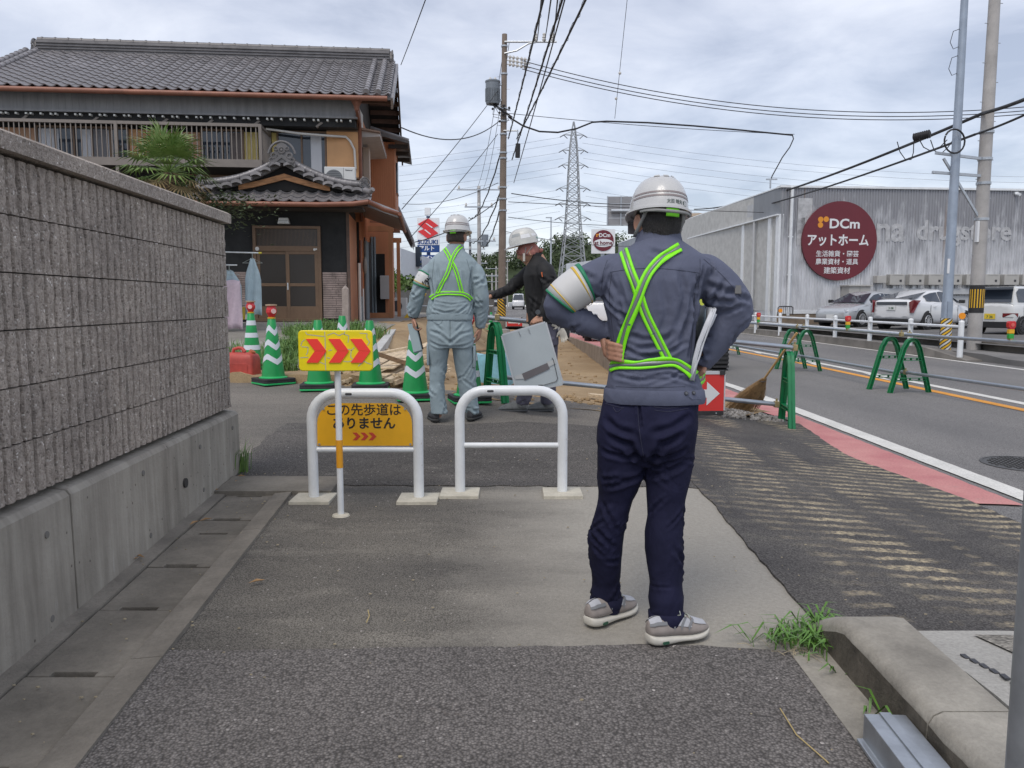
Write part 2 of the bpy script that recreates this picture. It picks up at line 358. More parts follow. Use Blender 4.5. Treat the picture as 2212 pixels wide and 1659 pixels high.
for k,y in enumerate((13.2,16.2,20.2)):
 sheet('white_taper_mark',[(6.42,y),(6.60,y+.9),(6.60,y+1.6),(6.42,y+.5)],road_z,m_wline,.5,.006)
sheet('far_edge_line',[(10.0,3),(10.14,3),(10.14,30),(9.6,42),(9.45,42),(10.0,30)],road_z,m_wline,.5,.005,wob=.004)
for y in(9.6,):
 pass
sheet('verge_gravel',[(-60,40),(2.2,40),(-3,70),(-16,125),(-30,200),(-60,200)],lambda x,y:.02+(y-40)*.008,m_lot,4,0)
mh=thing('manhole_cover','round iron manhole cover set flush in the grey road at the right edge','manhole cover',(4.22,6.35,-.068))
iron=mat('worn cast iron',(.10,.098,.095),.55,.5,var=.25,vs=12,fine=.2)
mb=MB();mb.lathe([(.34,0),(.34,.004),(.315,.006),(.315,.003),(.01,.003)],40);mb.build('frame',iron,mh,30)
mb=MB()
for i in range(-6,7):
 for j in range(-6,7):
  if i*i+j*j<38:mb.box((i*.046,j*.046,.007),(.03,.012,.006),(i+j)%2*1.57)
mb.build('tread_pattern',iron,mh)
gut=thing('gutter',None,None);gut['kind']='structure'
wdir=V((-.0556,1.0))
def wallx(y):return-1.70-.0553*(y-2.5)
slab_m=mat('stained gutter concrete',(.21,.19,.158),.9,var=.3,vs=3.2,fine=.25,fs=45,bump=.35,bs=80,col2=None)
edge_m=mat('pale gutter edging concrete',(.225,.204,.172),.9,var=.25,vs=4,fine=.25,fs=60,bump=.4,bs=70)
js=[-.1,.42,.94,1.46,1.98,2.50,3.03,3.50,3.96,4.20,4.66,5.05]
for a,b in zip(js[:-1],js[1:]):
 x0,x1=-.0,0
 L=lambda y:wallx(y)+.085;Rr=lambda y:-1.285-.062*(y-2.0)+0.0
 a2,b2=a+.004,b-.004;mid=(L(a)+Rr(a))/2;w=.075
 poly=[(L(a2),a2),(mid-w,a2),(mid-w,a2+.030),(mid+w,a2+.030),(mid+w,a2),(Rr(a2),a2),(Rr(b2),b2),(L(b2),b2)]
 zt=g(-1.5,(a+b)/2)+.004*rnd.uniform(-1,1)
 mb=MB();mb.loft([[(x,y,zt-.06)for x,y in poly],[(x,y,g(-1.5,y)+.004*0+(zt-g(-1.5,(a+b)/2)))for x,y in poly]])
 mb.build('gutter_lid',slab_m,gut,bevel=.003)
mb=MB()
for y0,y1 in[(-.2,1.2),(1.2,2.6),(2.6,4.0),(4.0,5.05)]:
 f=lambda y:[(-1.278-.062*(y-2.0),y,g(-1.5,y)+.010),(-1.275-.062*(y-2.0),y,-.2),(-1.165-.066*(y-2),y,-.2),(-1.165-.066*(y-2),y,g(-1.2,y)+.020)]
 mb.loft([f(y0+.002),f(y1-.002)])
mb.build('edging',edge_m,gut)
mb=MB();f=lambda y:[(wallx(y)-.06,y,g(-1.5,y)+.012),(wallx(y)-.06,y,-.2),(wallx(y)+.078,y,-.2),(wallx(y)+.078,y,g(-1.5,y)+.006)]
mb.loft([f(-.2),f(5.1)]);mb.build('wall_side_strip',edge_m,gut)
mb=MB();mb.loft([[(wallx(y)+.08,y,g(-1.5,y)-.05),(wallx(y)+.08,y,-.3),(-1.28-.062*(y-2),y,-.3),(-1.28-.062*(y-2),y,g(-1.5,y)-.05)]for y in(-.2,5.06)]);mb.build('channel',black_rub,gut)
sheet('end_slab',[(-1.81,4.70),(-1.10,4.70),(-1.12,5.06),(-1.83,5.07)],lambda x,y:g(x,y)+.024,slab_m,.12,0,wob=.012,skirt=.04)
# -- block wall
bw=thing('block_wall','ribbed grey concrete block wall with coping and plain concrete footing on the left','wall',(wallx(5.24),5.24,0),math.atan(.0553))
blk_m=bpy.data.materials.new('split face block');blk_m.use_nodes=True
def block_mat(m):
 t=m.node_tree;b=t.nodes['Principled BSDF'];b.inputs['Roughness'].default_value=.9;b.inputs['Specular IOR Level'].default_value=.25
 ge=t.nodes.new('ShaderNodeNewGeometry');ob=t.nodes.new('ShaderNodeObjectInfo')
 vo=t.nodes.new('ShaderNodeTexVoronoi');vo.inputs['Scale'].default_value=135;t.links.new(ge.outputs['Position'],vo.inputs['Vector'])
 sp=t.nodes.new('ShaderNodeSeparateColor');t.links.new(vo.outputs['Color'],sp.inputs[0])
 r=t.nodes.new('ShaderNodeValToRGB');el=r.color_ramp.elements
 el[0].position,el[1].position=0,1;el[0].color=(.20,.178,.155,1);el[1].color=(.72,.70,.66,1)
 for p,c in((.12,(.33,.295,.26)),(.55,(.39,.35,.31)),(.92,(.45,.408,.365)),(.975,(.47,.43,.39)),(.99,(.66,.63,.59))):k=el.new(p);k.color=(*c,1)
 t.links.new(sp.outputs[0],r.inputs[0])
 n=t.nodes.new('ShaderNodeTexNoise');n.inputs['Scale'].default_value=2.2;n.inputs['Detail'].default_value=6;t.links.new(ge.outputs['Position'],n.inputs['Vector'])
 r2=t.nodes.new('ShaderNodeValToRGB');r2.color_ramp.elements[0].position=.3;r2.color_ramp.elements[0].color=(.78,.76,.76,1);r2.color_ramp.elements[1].position=.7;r2.color_ramp.elements[1].color=(1.15,1.12,1.1,1)
 t.links.new(n.outputs[0],r2.inputs[0])
 n3=t.nodes.new('ShaderNodeTexNoise');n3.inputs['Scale'].default_value=38;n3.inputs['Detail'].default_value=4;t.links.new(ge.outputs['Position'],n3.inputs['Vector'])
 r3=t.nodes.new('ShaderNodeValToRGB');r3.color_ramp.elements[0].position=.3;r3.color_ramp.elements[0].color=(.80,.80,.80,1);r3.color_ramp.elements[1].position=.7;r3.color_ramp.elements[1].color=(1.2,1.2,1.2,1);t.links.new(n3.outputs[0],r3.inputs[0])
 mx=t.nodes.new('ShaderNodeMix');mx.data_type='RGBA';mx.blend_type='MULTIPLY';mx.inputs[0].default_value=1
 mx2=t.nodes.new('ShaderNodeMix');mx2.data_type='RGBA';mx2.blend_type='MULTIPLY';mx2.inputs[0].default_value=1
 t.links.new(r.outputs[0],mx.inputs[6]);t.links.new(r2.outputs[0],mx.inputs[7]);t.links.new(mx.outputs[2],mx2.inputs[6]);t.links.new(r3.outputs[0],mx2.inputs[7]);t.links.new(mx2.outputs[2],b.inputs['Base Color'])
 bn=t.nodes.new('ShaderNodeBump');bn.inputs['Strength'].default_value=.55;bn.inputs['Distance'].default_value=.006
 ad=t.nodes.new('ShaderNodeMath');ad.operation='SUBTRACT';t.links.new(n3.outputs[0],ad.inputs[0]);t.links.new(vo.outputs['Distance'],ad.inputs[1])
 t.links.new(ad.outputs[0],bn.inputs['Height']);t.links.new(bn.outputs[0],b.inputs['Normal'])
block_mat(blk_m)
def block_mesh(seed,L=.395,H=.195):
 r=random.Random(seed);prof=[]
 n=6;p=L/n
 for i in range(n):
  o=-L+i*p
  prof+=[(o+.001,-.014),(o+.012,-.014),(o+.017,.001),(o+p*.55,.004),(o+p-.003,.001)]
 mb=MB();rings=[]
 for j in range(6):
  z=H*j/5;rings.append([(x+(r.uniform(-.004,.004)if x>-.012 else 0),y,z)for y,x in prof])
 mb.loft(rings,False,False)
 nb=len(prof)
 mb.loft([[(-.014,-L,0),(-.12,-L,0),(-.12,0,0),(-.014,0,0)],[(-.014,-L,H),(-.12,-L,H),(-.12,0,H),(-.014,0,H)]])
 mb.face(*[(x,y,H)for y,x in prof],(-.12,0,H),(-.12,-L,H));mb.face(*[(x,y,0)for y,x in prof],(-.12,0,0),(-.12,-L,0))
 me=mb.mesh('block',55);me.materials.append(blk_m);return me
bms=[block_mesh(s)for s in range(6)]
ZB,CH=.552,.2
for row in range(6):
 for c in range(13):
  link('block',bms[(row*5+c*3)%6],bw,None,(-.032+rnd.uniform(-.0015,.0015),-c*.4-.0,ZB+row*CH+.004))
mortar=mat('dark mortar joint',(.06,.055,.05),.95)
MB().box2((-.14,-5.3,ZB),(-.052,-.004,ZB+6*CH)).build('mortar',mortar,bw)
cop=MB()
for a,b in((-5.3,-3.6),(-3.6,-1.8),(-1.8,.02)):cop.prism([(-.16,ZB+6*CH+.012),(.006,ZB+6*CH+.012),(.006,ZB+6*CH+.072),(-.02,ZB+6*CH+.086),(-.16,ZB+6*CH+.09)],-b,-a,'y')if False else cop.loft([[(x,y,z)for x,z in[(-.16,ZB+6*CH+.012),(.006,ZB+6*CH+.012),(.008,ZB+6*CH+.070),(-.015,ZB+6*CH+.084),(-.16,ZB+6*CH+.088)]]for y in(a+.002,b-.002)])
cop.build('coping',blk_m,bw)
m_foot=bpy.data.materials.new('form cast concrete footing');m_foot.use_nodes=True
def foot_mat(m):
 t=m.node_tree;b=t.nodes['Principled BSDF'];b.inputs['Roughness'].default_value=.88
 ge=t.nodes.new('ShaderNodeTexCoord');mp=t.nodes.new('ShaderNodeMapping');mp.inputs['Scale'].default_value=(1,7,.7);t.links.new(ge.outputs['Object'],mp.inputs[0])
 def nz(s,v,d=6):
  n=t.nodes.new('ShaderNodeTexNoise');n.inputs['Scale'].default_value=s;n.inputs['Detail'].default_value=d;n.inputs['Roughness'].default_value=.62;t.links.new(v,n.inputs[0]);return n.outputs[0]
 def rp(s,a,c,d,e):
  r=t.nodes.new('ShaderNodeValToRGB');r.color_ramp.elements[0].position=a;r.color_ramp.elements[0].color=(*c,1);r.color_ramp.elements[1].position=d;r.color_ramp.elements[1].color=(*e,1);t.links.new(s,r.inputs[0]);return r.outputs[0]
 def mul(a,c,mode='MULTIPLY',f=1.0):
  x=t.nodes.new('ShaderNodeMix');x.data_type='RGBA';x.blend_type=mode
  if isinstance(f,float):x.inputs[0].default_value=f
  else:t.links.new(f,x.inputs[0])
  t.links.new(a,x.inputs[6])
  if isinstance(c,tuple):x.inputs[7].default_value=(*c,1)
  else:t.links.new(c,x.inputs[7])
  return x.outputs[2]
 col=rp(nz(1.6,mp.outputs[0]),.3,(.25,.23,.197),.7,(.45,.42,.365))
 col=mul(col,rp(nz(1.1,ge.outputs['Object']),.3,(.66,.64,.63),.65,(1.08,1.08,1.08)))
 col=mul(col,(.52,.51,.49),'MIX',rp(nz(2.6,mp.outputs[0],2),.70,(0,0,0),.76,(.6,.6,.6)))
 vo=t.nodes.new('ShaderNodeTexVoronoi');vo.inputs['Scale'].default_value=16;t.links.new(ge.outputs['Object'],vo.inputs['Vector'])
 col=mul(col,rp(vo.outputs['Distance'],.07,(.45,.43,.42),.11,(1,1,1)))
 t.links.new(col,b.inputs['Base Color'])
 bn=t.nodes.new('ShaderNodeBump');bn.inputs['Strength'].default_value=.3;bn.inputs['Distance'].default_value=.01;t.links.new(nz(60,ge.outputs['Object']),bn.inputs['Height']);t.links.new(bn.outputs[0],b.inputs['Normal'])
foot_mat(m_foot)
for a,b in((-5.3,-2.235),(-2.222,.03)):
 MB().loft([[(-.20,y,-.3),(.012,y,-.3),(.004,y,ZB-.05),(-.012,y,ZB-.028),(-.20,y,ZB-.004)]for y in(a,b)]).build('footing_panel',m_foot,bw,bevel=.004)
MB().box2((-.19,-2.24,-.2),(-.018,-2.215,ZB-.04)).build('joint_filler',mortar,bw)
for yy,zz in((-2.42,.40),(-2.42,.08),(-.75,.42),(-.72,.16),(-1.55,.44),(-1.5,.12),(-.12,.43)):
 MB().cyl((-.01,yy,zz),(.010,yy,zz),.016,.013,12).build('tie_hole',mat('tie hole plug',(.19,.18,.165),.9),bw)
MB().cyl((-.02,-1.02,.27),(.018,-1.02,.27),.026,.026,14).build('drain_pipe_end',mat('drain pipe dirt',(.05,.047,.043),.9),bw)
# -- near kerb, pad, channel, near pole
kerb=thing('kerb',None,None);kerb['kind']='structure'
kerb_m=mat('rounded kerb concrete',(.30,.28,.24),.9,var=.3,vs=4,fine=.25,fs=70,bump=.4,bs=60)
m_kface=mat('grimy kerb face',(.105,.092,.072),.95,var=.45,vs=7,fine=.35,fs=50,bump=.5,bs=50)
def kring(y,h):
 z0=g(1.0,y)-.1;b=g(1.0,y)
 return[(1.105,y,z0),(1.112,y,b+h-.035),(1.125,y,b+h-.012),(1.15,y,b+h),(1.33,y,b+h),(1.33,y,z0)]
for ys in([-.4,.3,.96],[.966,1.5,1.996],[2.002,2.3,2.5,2.58,2.65,2.72,2.8,2.86]):
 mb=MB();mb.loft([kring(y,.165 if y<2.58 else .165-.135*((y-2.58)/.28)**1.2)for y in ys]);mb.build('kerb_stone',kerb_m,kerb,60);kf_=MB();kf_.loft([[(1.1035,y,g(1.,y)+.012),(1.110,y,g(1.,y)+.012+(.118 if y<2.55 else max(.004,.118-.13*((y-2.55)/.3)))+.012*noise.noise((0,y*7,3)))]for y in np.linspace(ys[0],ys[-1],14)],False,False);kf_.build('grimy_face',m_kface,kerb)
mb=MB();mb.loft([[(.975,y,g(.98,y)-.1),(.975,y,g(.98,y)+.010),(1.104,y,g(.98,y)+.014),(1.104,y,g(.98,y)-.1)]for y in(-.4,1.,2.,2.75)]);mb.build('gutter_strip',kerb_m,kerb)
padz=lambda x,y:.02+.0313*(y-2.64)+.155-max(0,(y-2.2))*.19-(x-1.3)*.012
sheet('concrete_pad',[(1.33,-.4),(2.9,-.4),(2.9,2.6),(2.3,2.72),(1.75,2.74),(1.36,2.72)],padz,m_conc,.15,0,skirt=.25)
sheet('aggregate_pad',[(1.62,.4),(2.8,.4),(2.8,2.45),(1.85,2.66),(1.62,2.66)],padz,ground_mat('pebbled concrete',(.32,.30,.26),(.42,.39,.34),2,chip=.3,chipscale=70,bump=.6),.15,.006)
for k in range(26):pass
mb=MB()
for k in range(18):y=1.55+k*.05;mb.box((1.44+.0,y,padz(1.44,y)+.003),(.016,.03,.005))
gr=mb.build('slot_drain',dark_metal,kerb)
ch=thing('steel_channel','short galvanised steel channel lying against the kerb in the near corner','steel channel',(1.02,1.55,g(1,1.9)+.016),R(-3))
mb=MB();pr=[(-.075,0),(-.075,.012),(-.058,.012),(-.058,.085),(.058,.085),(.058,.012),(.07,.012),(.07,0),(.046,0),(.046,.073),(-.046,.073),(-.046,0)]
pr=[(x,z)for x,z in pr];mb.loft([[(x,y,z)for x,z in pr]for y in(-.5,.56)]);mb.build('channel_section',galv,ch,bevel=.003)
MB().box2((-.015,-.5,.086),(.015,.56,.090)).build('stiffening_rib',galv,ch)
npole=thing('steel_pole','galvanised steel pole rising very close at the right edge of the pavement','pole',(.902,1.27,g(.9,1.3)+.008))
MB().cyl((0,0,-.01),(0,0,3.4),.051,.050,24).build('shaft',galv,npole,40)
MB().cyl((0,0,0),(0,0,.02),.1,.1,16).build('base_plate',galv,npole)
# -- white arch barriers
yellow_sign=mat('deep yellow sign sheet',(.80,.41,.012),.42,var=.06,vs=6,fine=.05,fs=20)
black_ink=mat('black lettering',(.02,.02,.02),.5)
red_ink=mat('red lettering',(.58,.06,.03),.5)
pad_m=mat('cream footing mortar',(.50,.47,.39),.9,var=.15,vs=9,fine=.2,fs=60,bump=.3)
def arch_barrier(px0,px1,pyb,label,signed):
 a,b=atg(px0,pyb),atg(px1,pyb);a=(a.x,a.y);b=(b.x,b.y)
 c=V(((a[0]+b[0])/2,(a[1]+b[1])/2));w=(V(b)-V(a)).length/2;rz=math.atan2(b[1]-a[1],b[0]-a[0]);z=g(c.x,c.y)
 t=thing('arch_barrier',label,'barrier',(c.x,c.y,z),rz,'white arch barriers across the pavement')
 H,rr,r=.635,.155,.0305
 pts=[(-w,0,0),(-w,0,.2),(-w,0,H-rr)]+[(x,0,y)for x,y in arc(-w+rr,H-rr,rr,180,90,8)[1:]]+[(x,0,y)for x,y in arc(w-rr,H-rr,rr,90,0,8)]+[(w,0,.2),(w,0,0)]
 MB().tube(pts,r,20).build('frame',white_paint,t,50)
 MB().cyl((-w+.02,0,.30),(w-.02,0,.30),.0165,n=14).build('crossbar',white_paint,t,50)
 for s in(-1,1):
  dz=g(c.x+s*w*math.cos(rz),c.y)-z
  MB().loft([[(s*w+x*.122,y*.115-.012,dz-.08)for x,y in((-1,-1),(1,-1),(1,1),(-1,1))],[(s*w+x*.118,y*.11-.012,dz+.016)for x,y in((-1,-1),(1,-1),(1,1),(-1,1))]]).build('footing',pad_m,t,bevel=.004)
 MB().prism(rrect(-.020,-.006,.020,.006,.0055),-r-.0015,-r+.004,'y').build('maker_label',dark_metal,t)
 t.children[-1].location=(-w*.28 if signed else-w*.40,0,H+.000)
 if signed:
  pl=[(-w+.032,.325),(w-.032,.325)]+arc(w-rr+.002,H-rr-.02,rr-.036,0,90,6)+arc(-w+rr-.002,H-rr-.02,rr-.036,90,180,6)
  MB().prism(pl,-.012,-.008,'y').build('sign_plate',yellow_sign,t)
  k=1/FPX*c.y
  f=lambda s,py,sz,dx=0:text('lettering',s,sz,Matrix.Translation((dx,-.0125,py))@UPR,black_ink,t,bold=.006,extrude=.0008)
  f('この先歩道は',.535,.075,-.006);f('ありません',.455,.075,-.004)
  for i in range(3):
   x=-.072+i*.047
   MB().prism([(x,.404),(x+.025,.404),(x+.047,.381),(x+.025,.358),(x,.358),(x+.022,.381)],-.0135,-.0122,'y').build('arrow',red_ink,t)
  for x,z_ in((-w+.075,.545),(w-.075,.545),(-w+.045,.335),(w-.045,.335)):MB().cyl((x,-.018,z_),(x,-.011,z_),.006,n=8).build('bolt',galv,t)
 return t
arch_barrier(678,905,1078,'white arch barrier holding the yellow Japanese sign board',True)
arch_barrier(994,1214.5,1066,'white arch barrier without a board beside the standing man',False)
# -- yellow chevron delineator
p=atg(736.5,1114);dl=thing('chevron_sign','yellow sign with three raised red chevrons on a thin white post','sign',p)
MB().cyl((0,0,-.02),(0,0,.86),.0175,n=18).build('post',white_paint,dl,40)
MB().lathe([(.05,0),(.045,.008),(.02,.012)],14).build('mortar_ring',pad_m,dl)
ysun=mat('cracked bright yellow sheet',(.90,.74,.01),.38,var=.08,vs=5)
k=(p.y+.02)/FPX
def dz(py):return aty(736.5,py,p.y).z-p.z
x0,x1,z0,z1=(658-736.5)*p.y/FPX*1.01,(815-736.5)*p.y/FPX*1.01,dz(800),dz(713)
MB().prism(rrect(x0,z0,x1,z1,.022,5),-.045,-.018,'y').build('board',ysun,dl,60,bevel=.004)
chev=mat('fluorescent red chevron',(.98,.062,.045),.4)
G(chev,'Emission Color').default_value=(.9,.05,.03,1);G(chev,'Emission Strength').default_value=0
for cxp in(674.5,722.5,769):
 xa_=(cxp-736.5)*p.y/FPX;W_=.108;h=.128;zc=(z0+z1)/2;th=.062
 MB().prism([(xa_,zc+h/2),(xa_+th,zc+h/2),(xa_+W_,zc),(xa_+.046,zc)],-.051,-.044,'y').build('chevron',chev,dl)
 MB().prism([(xa_,zc-h/2),(xa_+.046,zc-.0015),(xa_+W_,zc-.0015),(xa_+th,zc-h/2)],-.051,-.044,'y').build('chevron',chev,dl)
crk=MB();rr_=random.Random(3)
def crack(pts):
 pts=[(x0+a*(x1-x0),z0+b*(z1-z0))for a,b in pts]
 for(a,b),(c,d)in zip(pts[:-1],pts[1:]):
  n=V((-(d-b),c-a)).normalized()*.0022
  crk.face((a-n.x,-.0458,b-n.y),(c-n.x,-.0458,d-n.y),(c+n.x,-.0458,d+n.y),(a+n.x,-.0458,b+n.y))
for c in([(.36,.02),(.355,.3),(.362,.7),(.358,.97)],[(.1,.96),(.12,.9),(.3,.86),(.35,.85)],[(.03,.62),(.05,.72),(.09,.78)],[(.04,.6),(.13,.59),(.12,.45),(.1,.4)],[(.02,.33),(.1,.34),(.13,.33)],[(.28,.22),(.35,.17)],[(.39,.88),(.48,.94),(.55,.87),(.6,.92),(.68,.87),(.67,.7)],[(.38,.33),(.42,.32)],[(.64,.55),(.71,.52),(.7,.35),(.74,.27),(.67,.23),(.6,.24)],[(.71,.5),(.75,.58)],[(.8,.12),(.88,.25),(.92,.2),(.98,.17)],[(.83,.93),(.93,.92),(.92,.83),(.96,.72),(.93,.63)],[(.4,.5),(.45,.52)],[(.62,.9),(.63,.97)]):crack(c)
crk.build('surface_cracks',mat('grey crack residue',(.50,.50,.40),.8),dl)
MB().cyl((.0,0,dz(1010)),(.0,0,dz(950)),.0185,n=18).build('reflective_band',mat('orange reflective tape',(.75,.34,.02),.35),dl,40)
dl.children[-1].location=(.002,-.0,0)
# -- traffic cones
cone_g=mat('green cone plastic',(.006,.27,.065),.42,fine=.10,fs=14,var=.10,vs=9)
cone_g2=mat('light green base plastic',(.02,.42,.12),.5)
refl=mat('white reflective band',(.62,.66,.70),.3)
lamp_r=mat('red lamp plastic',(.55,.02,.025),.25,spec=.6)
def cone(p,label,rz=0,lamp=False,chevs=True,weights=2,group='green traffic cones round the dig',k=1.):
 t=thing('traffic_cone',label,'traffic cone',p,rz,group);t.scale=(k,)*3
 sq=lambda s,z:[(x*s,y*s,z)for x,y in((-1,-1),(1,-1),(1,1),(-1,1))]
 def plate(name,s,z,h,m):
  pl=rrect(-s,-s,s,s,.03,2);MB().prism(pl,z,z+h).build(name,m,t,bevel=.004)
 plate('base',.19,0,.018,cone_g2);z=.018
 for i in range(weights):plate('weight',.188,z+.001,.022,black_rub);z+=.024
 prof=[(.155,z),(.155,z+.008),(.131,z+.016)]
 MB().lathe(prof+[(.128,z+.02)],28).build('flange',cone_g2,t,30)
 z0=z+.018;H=.665;r=lambda h:.128+(.040-.128)*(h/(H-.018))
 MB().lathe([(r(0),z0),(r(.2),z0+.2),(r(.4),z0+.4),(r(H-.018),z0+H-.018),(.034,z0+H-.012),(.02,z0+H-.012)],28).build('cone_body',cone_g,t,40)
 for b in(.165,.325,.485):
  w=.062;mb=MB();n=28;ra,rb=[],[]
  for i in range(n):
   a=2*math.pi*i/n;ph=(math.degrees(a)+90+180)%120/120.0
   off=(abs(ph-.5)*2-.5)*.066 if chevs else 0
   ra.append((b+off,a));rb.append((b+w+off,a))
  f=lambda h,a:(math.cos(a)*(r(h)+.0022),math.sin(a)*(r(h)+.0022),z0+h)
  mb.loft([[f(*q)for q in ra],[f(*q)for q in rb]],cap=False);mb.build('reflective_band',refl,t,60)
 if lamp:
  zz=z0+H-.01
  MB().lathe([(.044,zz-.012),(.044,zz+.002),(.03,zz+.004)],14).build('lamp_collar',mat('lamp collar yellow',(.6,.35,.02),.5),t)
  l=MB().lathe([(.03,zz),(.040,zz+.02),(.060,zz+.055),(.060,zz+.085),(.048,zz+.115),(.050,zz+.13)],8).build('warning_lamp',lamp_r,t,20)
  MB().lathe([(.062,zz+.13),(.064,zz+.145),(.03,zz+.148)],12).build('lamp_cap',mat('lamp cap tan',(.42,.30,.2),.5),l)
  MB().cyl((0,-.062,zz+.07),(0,-.050,zz+.07),.028,n=8).build('lens',mat('pale lamp lens',(.75,.5,.47),.3),l)
 return t
zoff=V((0,0,.004))
cone(V((-3.42,10.35,base_z(10.35))),'green cone with red lamp, the farther of the two by the jerry can',R(10),True,False,1)
cone(atg(591,829)+zoff,'green cone with red lamp standing right of the red jerry can',R(42),True)
cone(atg(690,841)+zoff,'lampless green cone half hidden behind the left of the chevron sign',R(8),weights=2)
cone(atg(742,812),'green cone farther back seen either side of the white sign post',R(20),k=.98)
cone(atg(801,841),'lampless green cone behind the right edge of the chevron sign',R(5))
cone(atg(897,862)+zoff,'green cone beside the left leg of the man in pale blue',R(12))
cone(atg(1014,868)+zoff,'green cone with red lamp mostly hidden behind the man in pale blue',R(16),True,False)
cone(V((aty(1061,700,33).x,33,.13)),'small distant green cone beside the foot of the utility pole',R(10),False,False,0,k=1.05)
# -- jerry can
p=atg(525,822);jc=thing('jerry_can','faded red plastic jerry can on the ground at the end of the wall','jerry can',p,R(-8))
red_pl=mat('faded red plastic',(.42,.055,.04),.5,var=.25,vs=6,fine=.1,fs=30,spk=(.45,.22,.17))
rings=[]
for z,w,d,c in((0,.17,.105,0),(.012,.178,.112,0),(.05,.18,.115,0),(.25,.178,.113,0),(.30,.165,.10,0),(.325,.14,.07,-.01)):
 rings.append([(x,y,z)for x,y in rrect(-w+c,-d,w+c,d,.035,4)])
MB().loft(rings).build('can_body',red_pl,jc,50,bevel=.006)
MB().tube([(-.11,0,.31),(-.10,0,.362),(-.04,0,.378),(.0,0,.375),(.035,0,.33)],[.02,.019,.019,.02,.024],10).build('handle',red_pl,jc,50)
MB().cyl((.105,0,.30),(.132,0,.345),.038,.035,14).build('cap',mat('worn orange brown cap',(.40,.11,.04),.6),jc,40)
for s in(-1,1):MB().prism(rrect(-.12,.07,.12,.21,.03),s*.112,s*.119,'y').build('side_panel',red_pl,jc,bevel=.004)
# -- A-frame barricades and pipes
bar_g=mat('green barricade plastic',(.005,.175,.06),.38,var=.1,vs=6)
def a_frame(p,rz,label,half=.30,H=.80,group='green A-frame pipe stands'):
 t=thing('barricade_stand',label,'barricade',p,rz,group)
 rt=.115;wl=.050
 out=[(-half,0)]+[(-rt-.03,H-.14)]+arc(0,H-rt,rt,165,15,8)+[(rt+.03,H-.14),(half,0)]
 o2=[V(q)for q in out]
 def offs(k):
  res=[]
  for i,q in enumerate(o2):
   a=o2[max(i-1,0)];b=o2[min(i+1,len(o2)-1)];d=(b-a).normalized();n=V((d.y,-d.x));res.append(q+n*k)
  return res
 i2=offs(wl);i3=offs(.006);i4=offs(wl-.006)
 n=len(o2);web=MB()
 j1,j2=offs(.016),offs(wl-.016)
 for q0,q1 in((o2,j1),(j2,i2)):web.loft([[(q0[i].x,-.006,q0[i].y),(q1[i].x,-.006,q1[i].y),(q1[i].x,.006,q1[i].y),(q0[i].x,.006,q0[i].y)]for i in range(n)])
 for i in range(n-1):
  k_=7 if i in(0,n-2)else 1
  for k in range(k_):
   f0,f1=(k/k_,k/k_+.05)if k_>1 else(0,1);w_=lambda A,f:A[i].lerp(A[i+1],f);q=[w_(j1,f0),w_(j2,f0),w_(j2,f1),w_(j1,f1)]
   web.loft([[(v.x,y_,v.y)for v in q]for y_ in(-.006,.006)])
 web.build('web',bar_g,t,40)
 for a_,b_ in((o2,i3),(i4,i2)):
  fl=MB();fl.loft([[(a_[i].x,-.034,a_[i].y),(b_[i].x,-.034,b_[i].y),(b_[i].x,.034,b_[i].y),(a_[i].x,.034,a_[i].y)]for i in range(n)]);fl.build('flange',bar_g,t,40)
 for z in(.175,.47):
  xx=half+(rt+.03-half)*z/(H-.14)-wl*.8
  for dz_ in(0,.034):MB().box2((-xx,-.028,z+dz_),(xx,.028,z+dz_+.007)).build('cross_rail',bar_g,t)
  for k in range(3):MB().box2((-xx*.6+k*xx*.6-.004,-.02,z+.007),(-xx*.6+k*xx*.6+.004,.02,z+.034)).build('rib',bar_g,t)
 return t
def clamp(p,label):
 t=thing('pipe_clamp',label,'clamp',p,0,'brass coloured pipe clamps on the stands')
 MB().box((0,0,0),(.05,.062,.066)).build('clamp_body',brass,t,bevel=.006);MB().cyl((0,0,.03),(0,0,.062),.011,n=6).build('bolt',brass,t)
 return t
def pipe(p0,p1,label,r=.0243):
 o=MB().cyl(p0,p1,r,n=14).build('barrier_pipe',pipe_m,None,40);tag(o,label,'pipe','steel barrier pipes');return o
zl=atg(1072,858);L0=V((-.17,8.05,g(-.17,8.05)));R0=V((2.93,8.32,-.06))
a_frame(L0,R(112),'green stand just left of the grey board held by the man in black')
a_frame(R0,R(82),'green stand nearest the road holding the ends of two pipes, beside the broom')
tl,tr=L0+V((.02,.0,.845)),R0+V((.06,0,.835));ll,lr=L0+V((.10,-.02,.24)),R0+V((-.02,-.02,.235))
pipe(tl-V((.12,.01,0)),tr,'upper grey pipe spanning the dig between two green stands behind the men')
pipe(ll-V((.06,0,0)),lr+V((-.10,0,0)),'lower grey pipe spanning the dig behind the grey board')
clamp(tl-V((0,.01,0)),'clamp on top of the stand left of the grey board');clamp(tr,'clamp on top of the stand beside the broom')
clamp(ll-V((.02,0,0)),'low clamp beside the left edge of the grey board');clamp(lr+V((-.10,0,0)),'low clamp on the stand beside the broom')
XB=5.85
fr=[(5.84,11.5,'right'),(5.76,12.0,'left'),(5.64,15.1,'right'),(5.58,15.7,'left'),(5.45,19.9,'lone')]
lb=['front green stand of the nearer pair standing on the orange line','rear green stand of the nearer pair standing on the orange line','front green stand of the farther pair in the road behind the broom handle','rear green stand of the farther pair in the road behind the broom handle','farthest green stand in the road half hidden by the foreground man']
for(x,y,s),l in zip(fr,lb):a_frame(V((x,y,-.066)),R(8),l,.335)
tops=[(6.05,5.5),(5.92,11.45),(5.70,11.95),(5.72,15.1),(5.55,15.7),(5.45,19.9),(5.3,22)]
